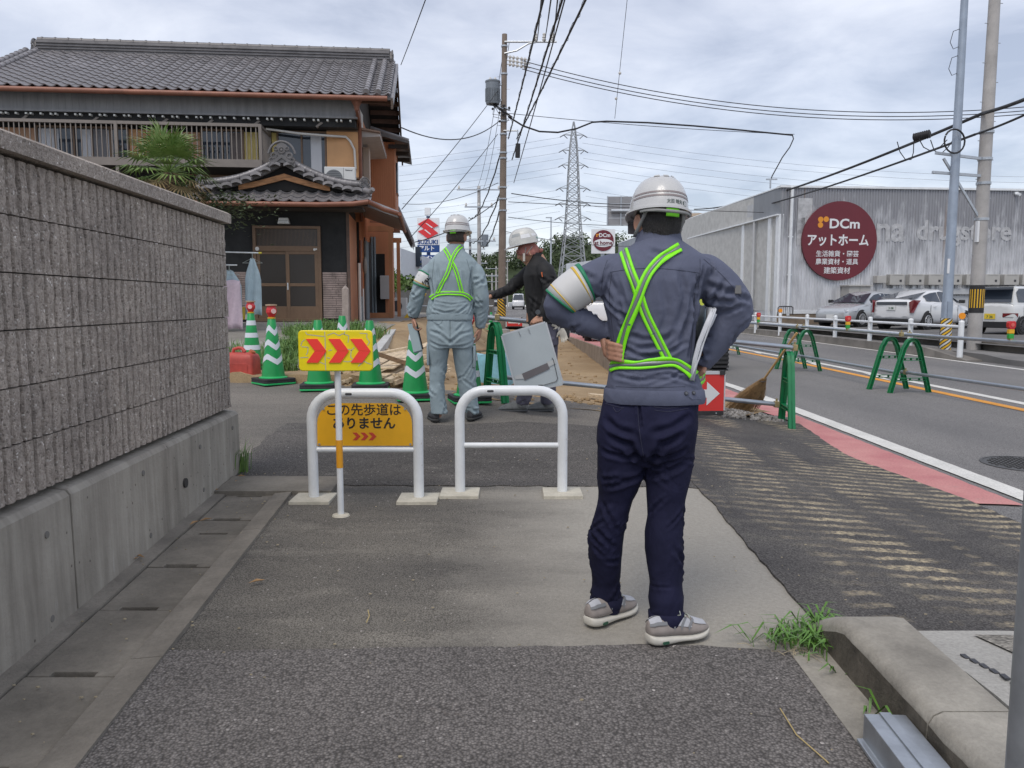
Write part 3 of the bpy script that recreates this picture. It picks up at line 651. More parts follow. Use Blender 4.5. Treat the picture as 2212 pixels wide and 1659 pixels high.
pipe((6.35,7.2,.775),(5.86,11.75,.775),'upper road pipe running out of the right edge of the photo');pipe((6.45,7.0,.215),(5.86,11.8,.215),'lower road pipe running out of the right edge of the photo')
pipe((5.74,11.6,.78),(5.68,15.5,.78),'upper road pipe between the two pairs of green stands');pipe((5.74,11.7,.21),(5.66,15.5,.21),'lower road pipe between the two pairs of green stands')
pipe((5.58,15.3,.78),(5.42,20.2,.78),'upper road pipe behind the farther pair of green stands');pipe((5.58,15.4,.21),(5.42,20.2,.21),'lower road pipe behind the farther pair of green stands')
for q,l in(((5.74,11.62,.782),'left top clamp on the nearer pair of road stands'),((5.90,11.7,.778),'right top clamp on the nearer pair of road stands'),((5.57,15.4,.782),'left top clamp on the farther pair of road stands'),((5.69,15.4,.782),'right top clamp on the farther pair of road stands'),((5.74,11.7,.21),'left low clamp on the nearer pair of road stands'),((5.87,11.7,.216),'right low clamp on the nearer pair of road stands')):clamp(V(q),l)
def tri_lamp(p,label,k=1):
 t=thing('warning_light',label,'warning light',p,0,'red yellow and green warning lights on the road pipe');t.scale=(k,)*3
 MB().box((0,0,.035),(.07,.06,.07)).build('green_section',mat('lamp green',(.03,.32,.05),.35),t,bevel=.006)
 MB().box((0,0,.103),(.075,.062,.062)).build('yellow_section',mat('lamp yellow',(.75,.40,.02),.35),t,bevel=.006)
 l=MB().prism([(-.03,.137),(.03,.137),(.05,.17),(.05,.225),(.038,.25),(-.038,.25),(-.05,.225),(-.05,.17)],-.035,.035,'y').build('red_section',lamp_r,t,bevel=.006)
 MB().cyl((0,-.043,.197),(0,-.034,.197),.026,n=10).build('lens',mat('red lamp lens',(.65,.12,.1),.2),l)
 MB().box((0,0,-.02),(.04,.07,.045)).build('mount',brass,t)
tri_lamp(V((5.78,9.63,.83)),'traffic light coloured lamp nearest the right edge of the photo',.88)if False else tri_lamp(V((6.09,9.63,.81)),'warning light nearest the right edge, before the pale wagon',.86)
tri_lamp(V((5.70,13.4,.81)),'warning light on the pipe in front of the silver car',.86);tri_lamp(V((5.49,17.6,.81)),'warning light just right of the foreground man',.86)
# -- arrow signs
sign_red=mat('red arrow sheet',(.60,.035,.03),.4);sign_white=mat('white arrow sheet',(.66,.68,.68),.4);alu=mat('aluminium edging',(.62,.64,.66),.35,.6)
def arrow_sign(p,w,h,rz,label,tip):
 t=thing('arrow_sign',label,'sign',p,rz,'red signs with a white arrow')
 MB().box2((-w/2,-.01,.03),(w/2,.01,h)).build('panel',sign_red,t)
 MB().box2((-w/2,-.02,0),(w/2,.03,.045)).build('foot_bar',black_rub,t,bevel=.004)
 for a,b in(((-w/2-.001,-.016,h),(w/2+.001,.016,h+.032)),((w/2,-.014,.05),(w/2+.014,.014,h)),((-w/2-.014,-.014,.05),(-w/2,.014,h))):MB().box2(a,b).build('edging',alu,t)
 MB().box((w/2-.022,-.001,h+.016),(.055,.05,.045)).build('corner_cap',black_rub,t)
 MB().box((-w/2+.022,-.001,h+.016),(.055,.05,.045)).build('corner_cap',black_rub,t)
 for x in(-w*.4,w*.4):MB().cyl((x,-.026,.022),(x,-.018,.022),.008,n=8).build('bolt',galv,t)
 zc=h*.53;a=[(-w*.42,zc-h*.1),(tip-h*.32,zc-h*.1),(tip-h*.32,zc-h*.29),(tip,zc),(tip-h*.32,zc+h*.29),(tip-h*.32,zc+h*.1),(-w*.42,zc+h*.1)]
 MB().prism(a,-.013,-.0105,'y').build('arrow',sign_white,t)
 return t
arrow_sign(V((1.82,8.18,g(1.82,8.2)+.02)),.80,.43,R(4),'large red arrow sign on the ground half hidden behind the foreground man',.355)
arrow_sign(V((.12,36,.13)),.70,.41,R(0),'small distant red sign with a white arrow right of the utility pole',.30)
# -- broom, gravel
br=thing('broom','twig broom leaning on the green stand with its bristles on the ground','broom',(0,0,0))
foot=V((2.62,8.95,g(2.6,8.9)+.02));top=V((3.02,8.36,.93));dd=(top-foot)
bam=mat('bamboo handle',(.42,.26,.10),.5,var=.2,vs=14,stretch=(1,1,1))
MB().cyl(foot+dd*.36,top,.012,.013,10).build('handle',bam,br,40)
twig=mat('dry twigs',(.30,.19,.09),.85,var=.35,vs=30)
tw=MB();r_=random.Random(5)
for i in range(330):
 a=r_.uniform(0,6.28);q=math.sqrt(r_.random());s0=foot+dd*r_.uniform(.36,.45);n1=V((math.cos(a),math.sin(a)*.6,math.sin(a)*.3))*q
 e1=foot-dd*r_.uniform(-.10,.02)+V((n1.x*.20-.03,n1.y*.2,0));e1.z=max(g(e1.x,e1.y)+.015,e1.z+n1.z*.12)
 md=s0.lerp(e1,.5)+n1*.045;tw.tube([s0+n1*.022,md,e1],[.0035,.003,.0015],3)
tw.build('bristles',twig,br)
for f in(.37,.41):MB().tube([foot+dd*f+V((math.cos(a)*.03,math.sin(a)*.03,math.sin(a*1)*.002))for a in np.linspace(0,6.28,12)],.004,5).build('binding',dark_metal,br)
gravel_m=mat('grey crushed gravel',(.30,.285,.265),.9,var=.4,vs=9,fine=.2)
mb=MB();r_=random.Random(9)
for i in range(520):
 a=r_.uniform(0,6.28);q=r_.random()**.6;x=2.45+.62*q*math.cos(a);y=8.72+.30*q*math.sin(a);s=r_.uniform(.012,.028)
 b=[V((r_.uniform(-1,1),r_.uniform(-1,1),r_.uniform(-.6,.6))).normalized()*s for _ in range(6)]
 c=V((x,y,g(x,y)+.012+.05*(1-q)+s*.3));mb.loft([[c+V((math.cos(k*1.57+i)*s,math.sin(k*1.57+i)*s*.8,-s*.5))+b[k]*.3 for k in range(4)],[c+V((math.cos(k*1.57+i)*s*.7,math.sin(k*1.57+i)*s*.7,s*.5))+b[k+2]*.3 for k in range(4)]])
tag(mb.build('gravel_heap',gravel_m),'small heap of crushed gravel at the foot of the broom','gravel',kind='stuff')
# -- lumber, rubble, stakes
r_=random.Random(21)
lum=[((-1.52,9.1),(-1.40,11.2),.12,.03,.10),((-1.48,8.75),(-1.22,10.6),.16,.025,.12),((-1.36,8.55),(-1.16,9.9),.09,.045,.07),((-1.72,9.4),(-1.66,12.0),.18,.02,.16),((-1.30,8.62),(-1.08,9.8),.06,.05,.05),((-1.85,9.7),(-1.2,10.0),.09,.03,.26),((-1.5,9.3),(-1.05,9.6),.07,.04,.18),((-1.6,10.6),(-1.25,12.2),.14,.025,.22),((-1.95,10.4),(-1.6,9.0),.08,.05,.12),((-1.45,8.95),(-1.34,10.9),.2,.018,.19)]
lnm=['pale plank lying leftmost in the lumber heap','broad pale plank low in the middle of the lumber heap','thick square batten at the near end of the lumber heap','wide thin board at the far left of the lumber heap','narrow batten at the right edge of the lumber heap','short plank crossing the top of the lumber heap','thin batten crossing the lumber heap towards the man in pale blue','far board at the back of the lumber heap','brown thick batten behind the chevron sign','widest grey white board lying on the lumber heap']
for(a,b,w,h,z),l in zip(lum,lnm):
 za=dirt_z(*a)+z+h/2;zb=max(dirt_z(*b),.30)+z*1.3+h/2+r_.uniform(0,.06)
 o=MB().bar((a[0],a[1],za),(b[0],b[1],zb),w,h).build('plank',wood_lt if 'brown' not in l else wood_dk,None,bevel=.002)
 tag(o,l,'plank','planks in the lumber heap')
tp=MB().bar((-1.72,8.95,.98-.25),(-.95,9.4,.42),.05,.05).build('timber',wood_dk,None,bevel=.003);tag(tp,'brown timber leaning down across the lumber heap from the concrete edge','timber')
for a,b,l,s in(((.95,9.6,0),(1.75,9.75,0),'loose board lying flat in the dirt left of the foreground man',(.14,.03)),((-.62,9.9,0),(.1,9.95,0),'grey board under the blue sheet behind the man in pale blue',(.2,.04)),((-.64,9.5,0),(.12,9.5,0),'dark board nearest under the blue sheet',(.12,.04))):
 o=MB().bar((a[0],a[1],dirt_z(a[0],a[1])+.05),(b[0],b[1],dirt_z(b[0],b[1])+.05),*s).build('board',wood_lt if 'loose' in l else wood_dk,None,bevel=.003);tag(o,l,'board')
st_=MB().box((0,0,.34),(.045,.045,.95)).build('wooden_stake',wood_dk,None,bevel=.003);st_.location=(1.26,8.6,dirt_z(1.26,8.6)-.12);tag(st_,'short wooden stake in the dirt beside the left hip of the foreground man','stake')
st2=MB();st2.box((0,0,.55),(.085,.085,1.1));st2.lathe([(.05,1.1),(.005,1.15)],4);o=st2.build('weathered_post',mat('weathered grey post',(.33,.28,.25),.85,var=.2,vs=10),None,bevel=.003);q=aty(748,716,11.2);o.location=(q.x,q.y,q.z-.50);tag(o,'weathered grey wooden post standing in the weeds','post')
bs=MB();rings=[]
for z,w in((0,.30),(.12,.33),(.25,.30),(.36,.26)):
 rings.append([(w*math.cos(a)*(1+.08*math.sin(5*a+z*9)),.24*math.sin(a)*(1+.08*math.sin(4*a)),z+.02*math.sin(3*a))for a in np.linspace(0,6.28,25)[:-1]])
o=bs.loft(rings).build('blue_tarpaulin',mat('pale blue sheet',(.20,.42,.50),.45,var=.25,vs=6),None,60);o.location=(-.28,9.75,dirt_z(-.28,9.75)+.06);tag(o,'pale blue plastic sheet bundled between the legs of the man in pale blue','tarpaulin')
o=MB().tube([(-.3,0,.40),(0,0,.42),(.3,0,.40)],.02,8).build('crossbar_stick',wood_dk,None);o.location=(-.28,9.7,dirt_z(-.28,9.75)+.06);tag(o,'thin stick resting on the blue plastic sheet','stick')
mb=MB()
for i in range(420):
 x,y=r_.uniform(-2.1,-.95),r_.uniform(8.7,12.5);s=r_.uniform(.015,.05);c=V((x,y,dirt_z(x,y)+s*.4+.03+.12*r_.random()));a=r_.uniform(0,6.28)
 mb.box(c,(s*r_.uniform(1,4),s,s*r_.uniform(.3,1)),rot=Matrix.Rotation(a,3,'Z')@Matrix.Rotation(r_.uniform(-.4,.4),3,'Y'))
tag(mb.build('timber_rubble',wood_lt),'splinters and broken bits of pale wood round the lumber heap','rubble',kind='stuff')
mb=MB()
for i in range(500):
 x,y=r_.choice([(r_.uniform(-3.0,-1.6),r_.uniform(8.6,9.8)),(r_.uniform(-1,2.3),r_.uniform(8,30)),(r_.uniform(-.7,1.9),r_.uniform(8.0,9.5))]);s=r_.uniform(.012,.045)
 mb.ball((x,y,dirt_z(x,y)+s*.3),(s*r_.uniform(.7,1.3),s,s*.7),5,4)
tag(mb.build('dirt_clods',m_dirt),'scattered clods of yellow brown dirt in the dig','dirt',kind='stuff')
eb=MB();rings=[]
for i in range(25):
 x=-3.25+i*.075;y=8.95-.16*(i/24)*1+.05*noise.noise((x*4,0,0))
 rings.append([(x,y-.02+.1*noise.noise((x*5,k,1)),base_z(9)-.35+k*.11+.05*noise.noise((x*4,k*2,7)))for k in range(5)]+[(x,y+.6,base_z(9.5)+.06)])
o=eb.loft(rings,False,False).build('earth_bank',m_dirt,None,60);o['kind']='structure'
kf=MB();a,b=V((KN.x,15.5,0)),V((KF.x-.1,34,0));pts=[]
def prof(y):t=(y-17.5)/14.5;x=KN.x+(KF.x-KN.x)*t;zt=.21+(-.03-.21)*t;zb=-.26+.08*t;return x,zt,zb
kr=MB();kt=MB()
for y0,y1 in((14.0,17.5),(17.5,22),(22,27),(27,34)):
 r0,r1=prof(y0),prof(y1)
 kr.loft([[(r[0],y,r[2]-.3),(r[0]+.01,y,r[1]-.012),(r[0]+.02,y,r[1]),(r[0]+.55,y,r[1]),(r[0]+.55,y,r[2]-.3)]for r,y in((r0,y0+.004),(r1,y1-.004))])
 kt.loft([[(r[0]+.03,y,r[1]+.004),(r[0]+.52,y,r[1]+.004),(r[0]+.52,y,r[1]-.02),(r[0]+.03,y,r[1]-.02)]for r,y in((r0,y0+.004),(r1,y1-.004))])
dk=thing('dig_kerb',None,None);dk['kind']='structure'
kr.build('kerb_stones',mat('dusty tan kerb concrete',(.30,.25,.20),.9,var=.25,vs=3,fine=.2),dk);kt.build('kerb_top',m_pink,dk)
nc=thing('new_concrete_edging','new pale concrete retaining edge stepping back beside the house yard','retaining edge',(0,0,0))
A0,A1=V((-1.80,10.6)),V((-2.55,17.5))
dv=(A1-A0);nrm=V((dv.y,-dv.x)).normalized()
for i in range(5):
 p0,p1=A0+dv*(i/5),A0+dv*((i+1)/5);z0_,z1_=.48+.022*i,.50+.022*i
 MB().loft([[(q.x,q.y,z-.8),(q.x,q.y,z),(q.x-.14,q.y,z),(q.x-.14,q.y,z-.8)]for q,z in((p0,z0_+.10),(p1-dv.normalized()*.006,z1_+.10))]).build('edging_block',conc_lt,nc,bevel=.005)
MB().box2((-2.6,10.55,-.2),(-1.945,10.69,.575)).build('return_block',conc_lt,nc,bevel=.005)
# -- weeds
grass_m=mat('weed green',(.075,.165,.03),.6,var=.5,vs=5,col2=(.17,.28,.07));G(grass_m,'Subsurface Weight').default_value=0
straw_m=mat('dry straw',(.45,.35,.16),.7)
def blades(mb,n,pos,h,w,lean,r):
 for i in range(n):
  x,y,z=pos(r);H=h*r.uniform(.5,1.15);a=r.uniform(0,6.28);b=r.uniform(.2,1)*lean;d=V((math.cos(a),math.sin(a),0));s=V((-d.y,d.x,0))*w*r.uniform(.6,1.2)
  p0=V((x,y,z));p1=p0+V((0,0,H*.55))+d*b*H*.25;p2=p0+V((0,0,H*(1-b*.35)))+d*b*H*.8
  i0=mb.p(p0-s,p0+s,p1+s*.8,p1-s*.8,p2);mb.f+=[(i0,i0+1,i0+2,i0+3),(i0+3,i0+2,i0+4)]
def lotz(x,y):return base_z(y)-.02
r_=random.Random(33)
mb=MB()
cl=[((r_.uniform(650,800)-1106)/1701*y_,y_,r_.uniform(.2,.45))for y_ in[r_.uniform(12,16)for _ in range(34)]]+[((r_.uniform(600,690)-1106)/1701*y_,y_,r_.uniform(.15,.3))for y_ in[r_.uniform(10.2,12.5)for _ in range(11)]]+[(-2.75,9.5,.16),(-2.0,10.2,.12)]
def pw(r):
 c=r.choice(cl);a=r.uniform(0,6.28);q=c[2]*math.sqrt(r.random());x,y=c[0]+q*math.cos(a),c[1]+q*math.sin(a);return x,y,lotz(x,y)if x<-1.9 else max(lotz(x,y)-.1,dirt_z(x,y))
blades(mb,7500,pw,.33,.007,1.1,r_)
tag(mb.build('weeds',grass_m),'green weeds covering the bank before the house door','weeds',kind='stuff')
mb=MB()
for i in range(2400):
 x,y,z=pw(r_);c=V((x,y,z+r_.uniform(.03,.28)));s=r_.uniform(.012,.03);a=r_.uniform(0,6.28);d=V((math.cos(a),math.sin(a),r_.uniform(-.5,.5)));n=V((-d.y,d.x,r_.uniform(-.3,.6)))
 i0=mb.p(c-d*s,c+n*s*.6,c+d*s,c-n*s*.6);mb.f.append((i0,i0+1,i0+2,i0+3))
tag(mb.build('weed_leaves',mat('broad weed leaves',(.06,.15,.03),.6,var=.4,vs=8)),'broad leaved weeds among the grass before the house','weeds',kind='stuff')
mb=MB();blades(mb,600,lambda r:(lambda x,y:(x,y,base_z(y)-.02))(r.uniform(-4.6,-3.4),r.uniform(10.8,13.0)),.2,.006,1.,r_)
tag(mb.build('yard_grass',grass_m),'patch of yellowish grass in the yard behind the jerry can','grass',kind='stuff')
for(px,py),n,h,l in(((512,1020),120,.26,'tuft of long grass growing at the foot of the wall end'),((560,800),70,.30,'thin grass stems growing beside the jerry can')):
 q=atg(px,py);mb=MB();blades(mb,n,lambda r:(q.x+r.gauss(0,.035),q.y+r.gauss(0,.05),q.z),h,.0035,.8,r_);tag(mb.build('grass_tuft',grass_m),l,'grass',kind='stuff')
mb=MB()
kg=[(1.02,2.74,.10),(1.10,2.70,.08),(.86,2.72,.03),(1.08,2.5,.05),(1.08,2.25,.04),(1.15,2.86,.06),(.9,2.73,.05)]
for x,y,s in kg:
 n=36 if s>.05 else 5
 for i in range(n):
  a=r_.uniform(0,6.28);L=r_.uniform(.06,.15);d=V((math.cos(a),math.sin(a),0));p0=V((x+r_.gauss(0,s*.5),y+r_.gauss(0,s*.4),g(x,y)+.012));w=V((-d.y,d.x,0))*.0045
  p1=p0+d*L*.45+V((0,0,L*.45));p2=p0+d*L+V((0,0,L*.3));i0=mb.p(p0-w*.6,p0+w*.6,p1+w,p1-w,p2);mb.f+=[(i0,i0+1,i0+2,i0+3),(i0+3,i0+2,i0+4)]
blades(mb,160,lambda r:(lambda q,s_:(q[0]+r.gauss(0,s_),q[1]+r.gauss(0,s_*.7),g(q[0],q[1])+.012))(r.choice(((1.04,2.72),(1.1,2.62),(1.0,2.74),(1.08,2.8))),.05),.07,.003,1.3,r_)
tag(mb.build('kerb_weeds',mat('kerb weed green',(.10,.22,.035),.5,var=.3,vs=30)),'crabgrass sprouting at the rounded end of the near kerb','weeds',kind='stuff')
for pts,l in((((735+950,1540),(1720,1600),(1790,1659)),'long dry straw lying on the coarse asphalt near the kerb'),(((795,1325),(798,1340),(792,1352)),'small pale curled straw on the smooth asphalt')):
 qq=[atg(*q)+V((0,0,.014+.004*(i%2)))for i,q in enumerate(pts)];tag(MB().tube(qq,.0022,5).build('straw',straw_m),l,'straw')
mb=MB()
for i in range(40):
 x,y=r_.gauss(1.03,.07),r_.gauss(2.70,.06);a=r_.uniform(0,3.1);d=V((math.cos(a),math.sin(a),.1))*r_.uniform(.02,.06);q=V((x,y,g(x,y)+.016));mb.tube([q-d,q+V((0,0,.008)),q+d],.0012,3)
for i in range(260):
 x,y=r_.choice(((r_.uniform(-1.75,-1.2),r_.uniform(2,5.2)),(r_.uniform(-1.2,1.1),r_.uniform(1.6,6.5)),(r_.uniform(1.2,2.8),r_.uniform(2.9,7))));s_=r_.uniform(.002,.006);mb.ball((x,y,g(x,y)+.010),(s_*1.4,s_,s_*.6),5,3)
tag(mb.build('litter_grit',mat('pale grit and straw bits',(.34,.29,.20),.9,var=.4,vs=40)),'bits of grit and dry straw scattered over the pavement','litter',kind='stuff')
leaf_m=mat('dead brown leaf',(.33,.20,.09),.7,var=.3,vs=30)
lv=[(445,1130),(420,1137),(467,1066),(300,1210),(287,1218),(520,1035),(512,1047),(555,1265)]
ln=['curled dead leaf on the gutter lids below the wall','dead twig leaf beside the curled leaf on the gutter lids','small paper scrap drawn as a brown leaf at the wall foot beside the footing','orange dead leaf on the strip at the wall foot','small brown leaf beside the orange one at the wall foot','brown leaf at the corner of the wall end','second brown leaf just in front of the wall corner','thin dry leaf lying on the gutter lid nearest the edging']  # the one beside the footing is a paper scrap, drawn as a leaf
for(px,py),l in zip(lv,ln):
 q=atg(px,py);q.z+=.016;a=r_.uniform(0,3.1);d=V((math.cos(a),math.sin(a),0))*.035;n=V((-d.y,d.x,0))*.4
 i=MB();i.face(q-d,q+n*.8+V((0,0,.012)),q+d+V((0,0,.006)));i.face(q-d,q-n*.8+V((0,0,.010)),q+d+V((0,0,.006)));tag(i.build('dead_leaf',leaf_m),l,'leaf','dead leaves along the wall foot')
 # -- old tiled house
HO=V((-3.905,20.5,0));HA=R(6);E1=V((math.cos(HA),math.sin(HA),0));E2=V((-math.sin(HA),math.cos(HA),0))
def hp(px,py,v):
 d=ray(px,py);k=(HO.dot(E2)+v)/d.dot(E2);q=CAM+d*k;return((q-HO).dot(E1),q.z)
hs=thing('japanese_house','two storey old house with grey tiled roofs, orange siding and a dark entrance porch','house',HO,HA)
tile_m=mat('grey kawara tile',(.215,.205,.208),.34,var=.28,vs=2.5,fine=.18,fs=9,spec=.6,bump=.1,bs=30)
tile_d=mat('dark ridge tile',(.135,.13,.132),.42,var=.25,vs=4,fine=.15)
dk_wall=mat('black brown plaster',(.022,.023,.024),.9,var=.35,vs=3,fine=.2)
dk_wood=mat('dark eave timber',(.035,.028,.024),.85,var=.3,vs=4)
brown_al=mat('bronze aluminium',(.16,.10,.06),.5,.1,var=.12,vs=5)
grey_al=mat('grey brown balcony metal',(.20,.175,.155),.5,.1,var=.1,vs=4)
orange_sd=mat('orange brown siding',(.45,.185,.09),.7,var=.14,vs=1.3,fine=.1,fs=25,stretch=(1,1,.3))
orange_sh=mat('pale orange shutter',(.60,.33,.15),.6,var=.08,vs=2,fine=.05)
brown_sh=mat('tan brown shutter',(.42,.235,.135),.6,var=.1,vs=2)
yellow_co=mat('yellow corrugated sheet',(.62,.50,.17),.6,var=.08,vs=3)
copper=mat('copper brown gutter',(.215,.088,.055),.45,.15,var=.2,vs=3,fine=.08)
grey_band=mat('grey metal frieze',(.235,.24,.25),.55,var=.15,vs=2,stretch=(4,1,.6))
cream=mat('cream plaster',(.60,.58,.54),.8,var=.06,vs=3)
curtain=mat('white lace curtain',(.55,.56,.58),.9)
MB().box2((-9.2,.02,.6),(-.02,5.6,6.15)).build('wall',dk_wall,hs)
MB().box2((-.02,.02,.7),(.0,5.62,6.2)).build('side_wall',orange_sd,hs)
MB().prism([(.02,6.2),(5.6,6.2),(2.85,7.75)],-.03,.0,'x').build('gable_wall',dk_wood,hs)
MB().prism([(.05,5.3),(1.35,4.9),(1.5,6.3),(.05,6.2)],.002,.02,'x').build('plaster_panel',cream,hs)
rb=MB()
for k in range(37):v_=.1+k*.15;rb.box2((.0,v_,.75),(.012,v_+.02,5.2))
rb.build('siding_rib',orange_sd,hs)
S=.5;v0,z0,v1=-.95,6.20,2.75
def roofz(v):return z0+(v-v0)*S
MB().prism([(v0+.02,z0-.10),(v0+.02,z0-.01),(2.8,roofz(2.8)-.01),(6.6,roofz(2.8)-.01-3.8*S),(6.6,roofz(2.8)-.11-3.8*S),(2.8,roofz(2.8)-.11)],-9.1,.86,'x').build('roof_deck',dk_wood,hs)
def tile_mesh(w,L,th=.022,n=9):
 xs=[w*i/n for i in range(n+1)]
 def zz(x):
  f=x/w;return-.028*math.sin(math.pi*f/.66)if f<.66 else .030*math.sin(math.pi*(f-.66)/.34)
 mb=MB();e=.015
 mb.loft([[(x,-e,zz(x)-th+.022)for x in xs],[(x,-e-.004,zz(x)+.024)for x in xs],[(x,L*1.05,zz(x)-.004)for x in xs]],False,False)
 me=mb.mesh('roof_tile',60);me.materials.append(tile_m);return me
TW,TL=.27,.262
tmesh=tile_mesh(TW,TL);sl_a=math.atan(S);rows=16;cols=37
rest=bmesh.new()
for j in range(rows):
 for i in range(cols):
  u=-9.12+i*TW;v=v0-.05+j*TL*math.cos(sl_a);z=z0+.03+j*TL*math.sin(sl_a)
  m=Matrix.Translation((u,v,z+rnd.uniform(-.003,.003)))@Matrix.Rotation(sl_a,4,'X')
  if j<8:
   o=link('roof_tile',tmesh,hs);o.matrix_local=m
  else:
   c=tmesh.copy();c.transform(m);rest.from_mesh(c);bpy.data.meshes.remove(c)
me=bpy.data.meshes.new('upper_roof_tiles');rest.to_mesh(me);rest.free();me.materials.append(tile_m);me.polygons.foreach_set('use_smooth',[True]*len(me.polygons));me.set_sharp_from_angle(angle=R(60))
link('upper_roof_tiles',me,hs)['kind']='stuff'
zr=roofz(2.8)
rid=MB().prism([(2.62,zr-.06),(2.98,zr-.06),(2.93,zr+.28),(2.67,zr+.28)],-8.8,.70,'x').build('ridge',tile_d,hs)
lay=MB()
for k in range(3):lay.box2((-8.8,2.60+k*.012,zr+.04+k*.08),(.70,3.0-k*.012,zr+.055+k*.08))
lay.build('ridge_course',tile_d,rid)
MB().tube([(-8.8,2.8,zr+.30),(.72,2.8,zr+.30)],.085,10).build('ridge_roll',tile_d,rid,40)
for k in range(28):MB().tube([(-8.7+k*.34,2.8,zr+.30),(-8.66+k*.34,2.8,zr+.30)],.098,10).build('roll_collar',tile_d,rid,40)
def oni(parent,c,s,face='y'):
 mb=MB(Matrix.Translation(c)@Matrix.Scale(s,4))
 body=[(-.55,-.25),(.55,-.25),(.62,0),(.42,.22),(.40,.45),(.22,.75),(0,.86),(-.22,.75),(-.40,.45),(-.42,.22),(-.62,0)]
 mb.prism(body,-.12,.16,'y')
 for x,z,r in((0,.42,.22),(-.42,.12,.2),(.42,.12,.2),(-.3,.5,.13),(.3,.5,.13),(-.56,-.12,.16),(.56,-.12,.16)):
  mb.tube([(x+r*.72*math.cos(a),-.14,z+r*.72*math.sin(a))for a in np.linspace(0,6.283,13)],r*.28,6);
 mb.ball((0,-.14,.42),(.10,.06,.10),10,6)
 mb.tube([(.72*math.cos(a),-.08,.12+.78*math.sin(a))for a in np.linspace(.15,2.99,13)],.07,8)
 return mb.build('ridge_end_tile',tile_d,parent,50)
for u in(.76,-8.86):
 o=oni(hs,(0,0,0),.30);o.location=(u,2.8,zr+.06);o.rotation_euler=(0,0,R(90)if u>0 else R(-90))
for u in(.30,.58,-8.95,-8.7):
 pts=[(u,v0-.03+k*.27*math.cos(sl_a),z0+.09+k*.27*math.sin(sl_a))for k in range(15)]
 vr=MB();vr.tube(pts,.07,10)
 for q in pts:vr.tube([V(q)-V((0,.02,.01)),V(q)+V((0,.03,.015))],.083,10)
 vr.build('verge_roll',tile_m,hs,45)
vt=MB()
for k in range(16):q=V((.80,v0+k*.26*math.cos(sl_a),z0+k*.26*math.sin(sl_a)));vt.box(q+V((.06,.12,.01)),(.16,.29,.06),rot=Matrix.Rotation(sl_a,3,'X'));vt.box(q+V((.13,.12,-.06)),(.03,.29,.14),rot=Matrix.Rotation(sl_a,3,'X'))
vt.build('verge_tile_row',tile_m,hs)
MB().prism([(v0-.02,z0-.30),(v0-.02,z0-.06),(2.8,zr-.03),(6.7,zr-.03-3.9*S),(6.7,zr-.27-3.9*S),(2.8,zr-.30)],.88,.93,'x').build('barge_board',mat('weathered barge board',(.10,.075,.06),.85,var=.3,vs=3),hs)
sof=MB()
for k in range(20):v=-.6+k*.36;zz=roofz(v)if v<2.8 else zr-(v-2.8)*S;sof.box2((.02,v,zz-.26),(.88,v+.06,zz-.13))
sof.build('purlin_ends',mat('brown soffit timber',(.12,.065,.045),.85,var=.3,vs=4),hs)
gt=MB();gt.tube([(-9.2,v0-.10,z0-.075),(.80,v0-.10,z0-.075)],.062,12);gt.build('gutter',copper,hs,60)
MB().box2((-9.2,-.58,5.79),(.0,-.54,6.18)).build('frieze',grey_band,hs)
MB().box2((-9.2,-.62,5.74),(.05,-.52,5.79)).build('frieze_sill',grey_band,hs)
fr_=MB()
for k in range(60):fr_.box2((-9.1+k*.155,-.586,5.79),(-9.085+k*.155,-.58,6.17))
fr_.build('frieze_seam',grey_band,hs)
MB().box2((-9.2,-.5,5.55),(-.02,.02,5.74)).build('eave_recess_shade',dk_wall,hs)  # dark solid box standing in for the shaded recess below the rafters
wtip=mat('white painted rafter tip',(.68,.69,.66),.6)
k=0
while True:
 u=-8.75+k*.553
 if u>-.1:break
 for o_ in(0,.108,.33):
  if u+o_<-.08:MB().box((u+o_,-.56,5.685),(.042,.12,.042)).build('rafter_tip',wtip,hs)
 k+=1
for u in(-7.8,-6.2,-4.6,-3.55,-2.45,-.95):MB().prism([(u,5.52),(u+.16,5.64),(u+.10,5.66),(u-.03,5.56)],-.52,-.40,'y').build('bracket',grey_al,hs)
def panel(name,pxa,pxb,za,zb,m,v=-.02,d=.04,rib=0,parent=hs):
 ua,ub=hp(pxa,310,0)[0],hp(pxb,310,0)[0]
 o=MB().box2((ua,v-d,za),(ub,v,zb)).build(name,m,parent)
 if rib:
  r=MB();n=int((ub-ua)/rib)
  for i in range(n):r.box2((ua+(i+.3)*rib,v-d-.012,za),(ua+(i+.62)*rib,v-d,zb))
  r.build('rib',m,o)
 return o
ZA,ZBt=4.44,5.50
panel('shutter',-20,79,ZA,ZBt-.04,brown_sh)
panel('window',85,280,ZA,ZBt,glass_dk)
for a,b,m in((87,130,curtain),(180,200,curtain),(236,247,curtain),(203,232,mat('grey net curtain',(.20,.20,.21),.9))):panel('curtain',a,b,ZA+.05,ZBt-.05,m,v=-.06,d=.006)
panel('shutter',281,353,ZA,ZBt-.02,orange_sh);panel('shutter',359,434,ZA-.03,ZBt-.06,brown_sh)
panel('window',437,527,ZA,ZBt,glass_dk);panel('curtain',498,526,ZA+.05,ZBt-.05,mat('brown net curtain',(.16,.135,.125),.9),v=-.06,d=.006)
panel('corrugated_panel',528,558,ZA,ZBt-.03,yellow_co,rib=.06);panel('corrugated_panel',588,601,4.2,ZBt-.03,yellow_co,rib=.06)
wn_=panel('window',601,704,4.42,5.50,glass_dk)
panel('curtain',672,695,4.46,5.44,curtain,v=-.06,d=.006)
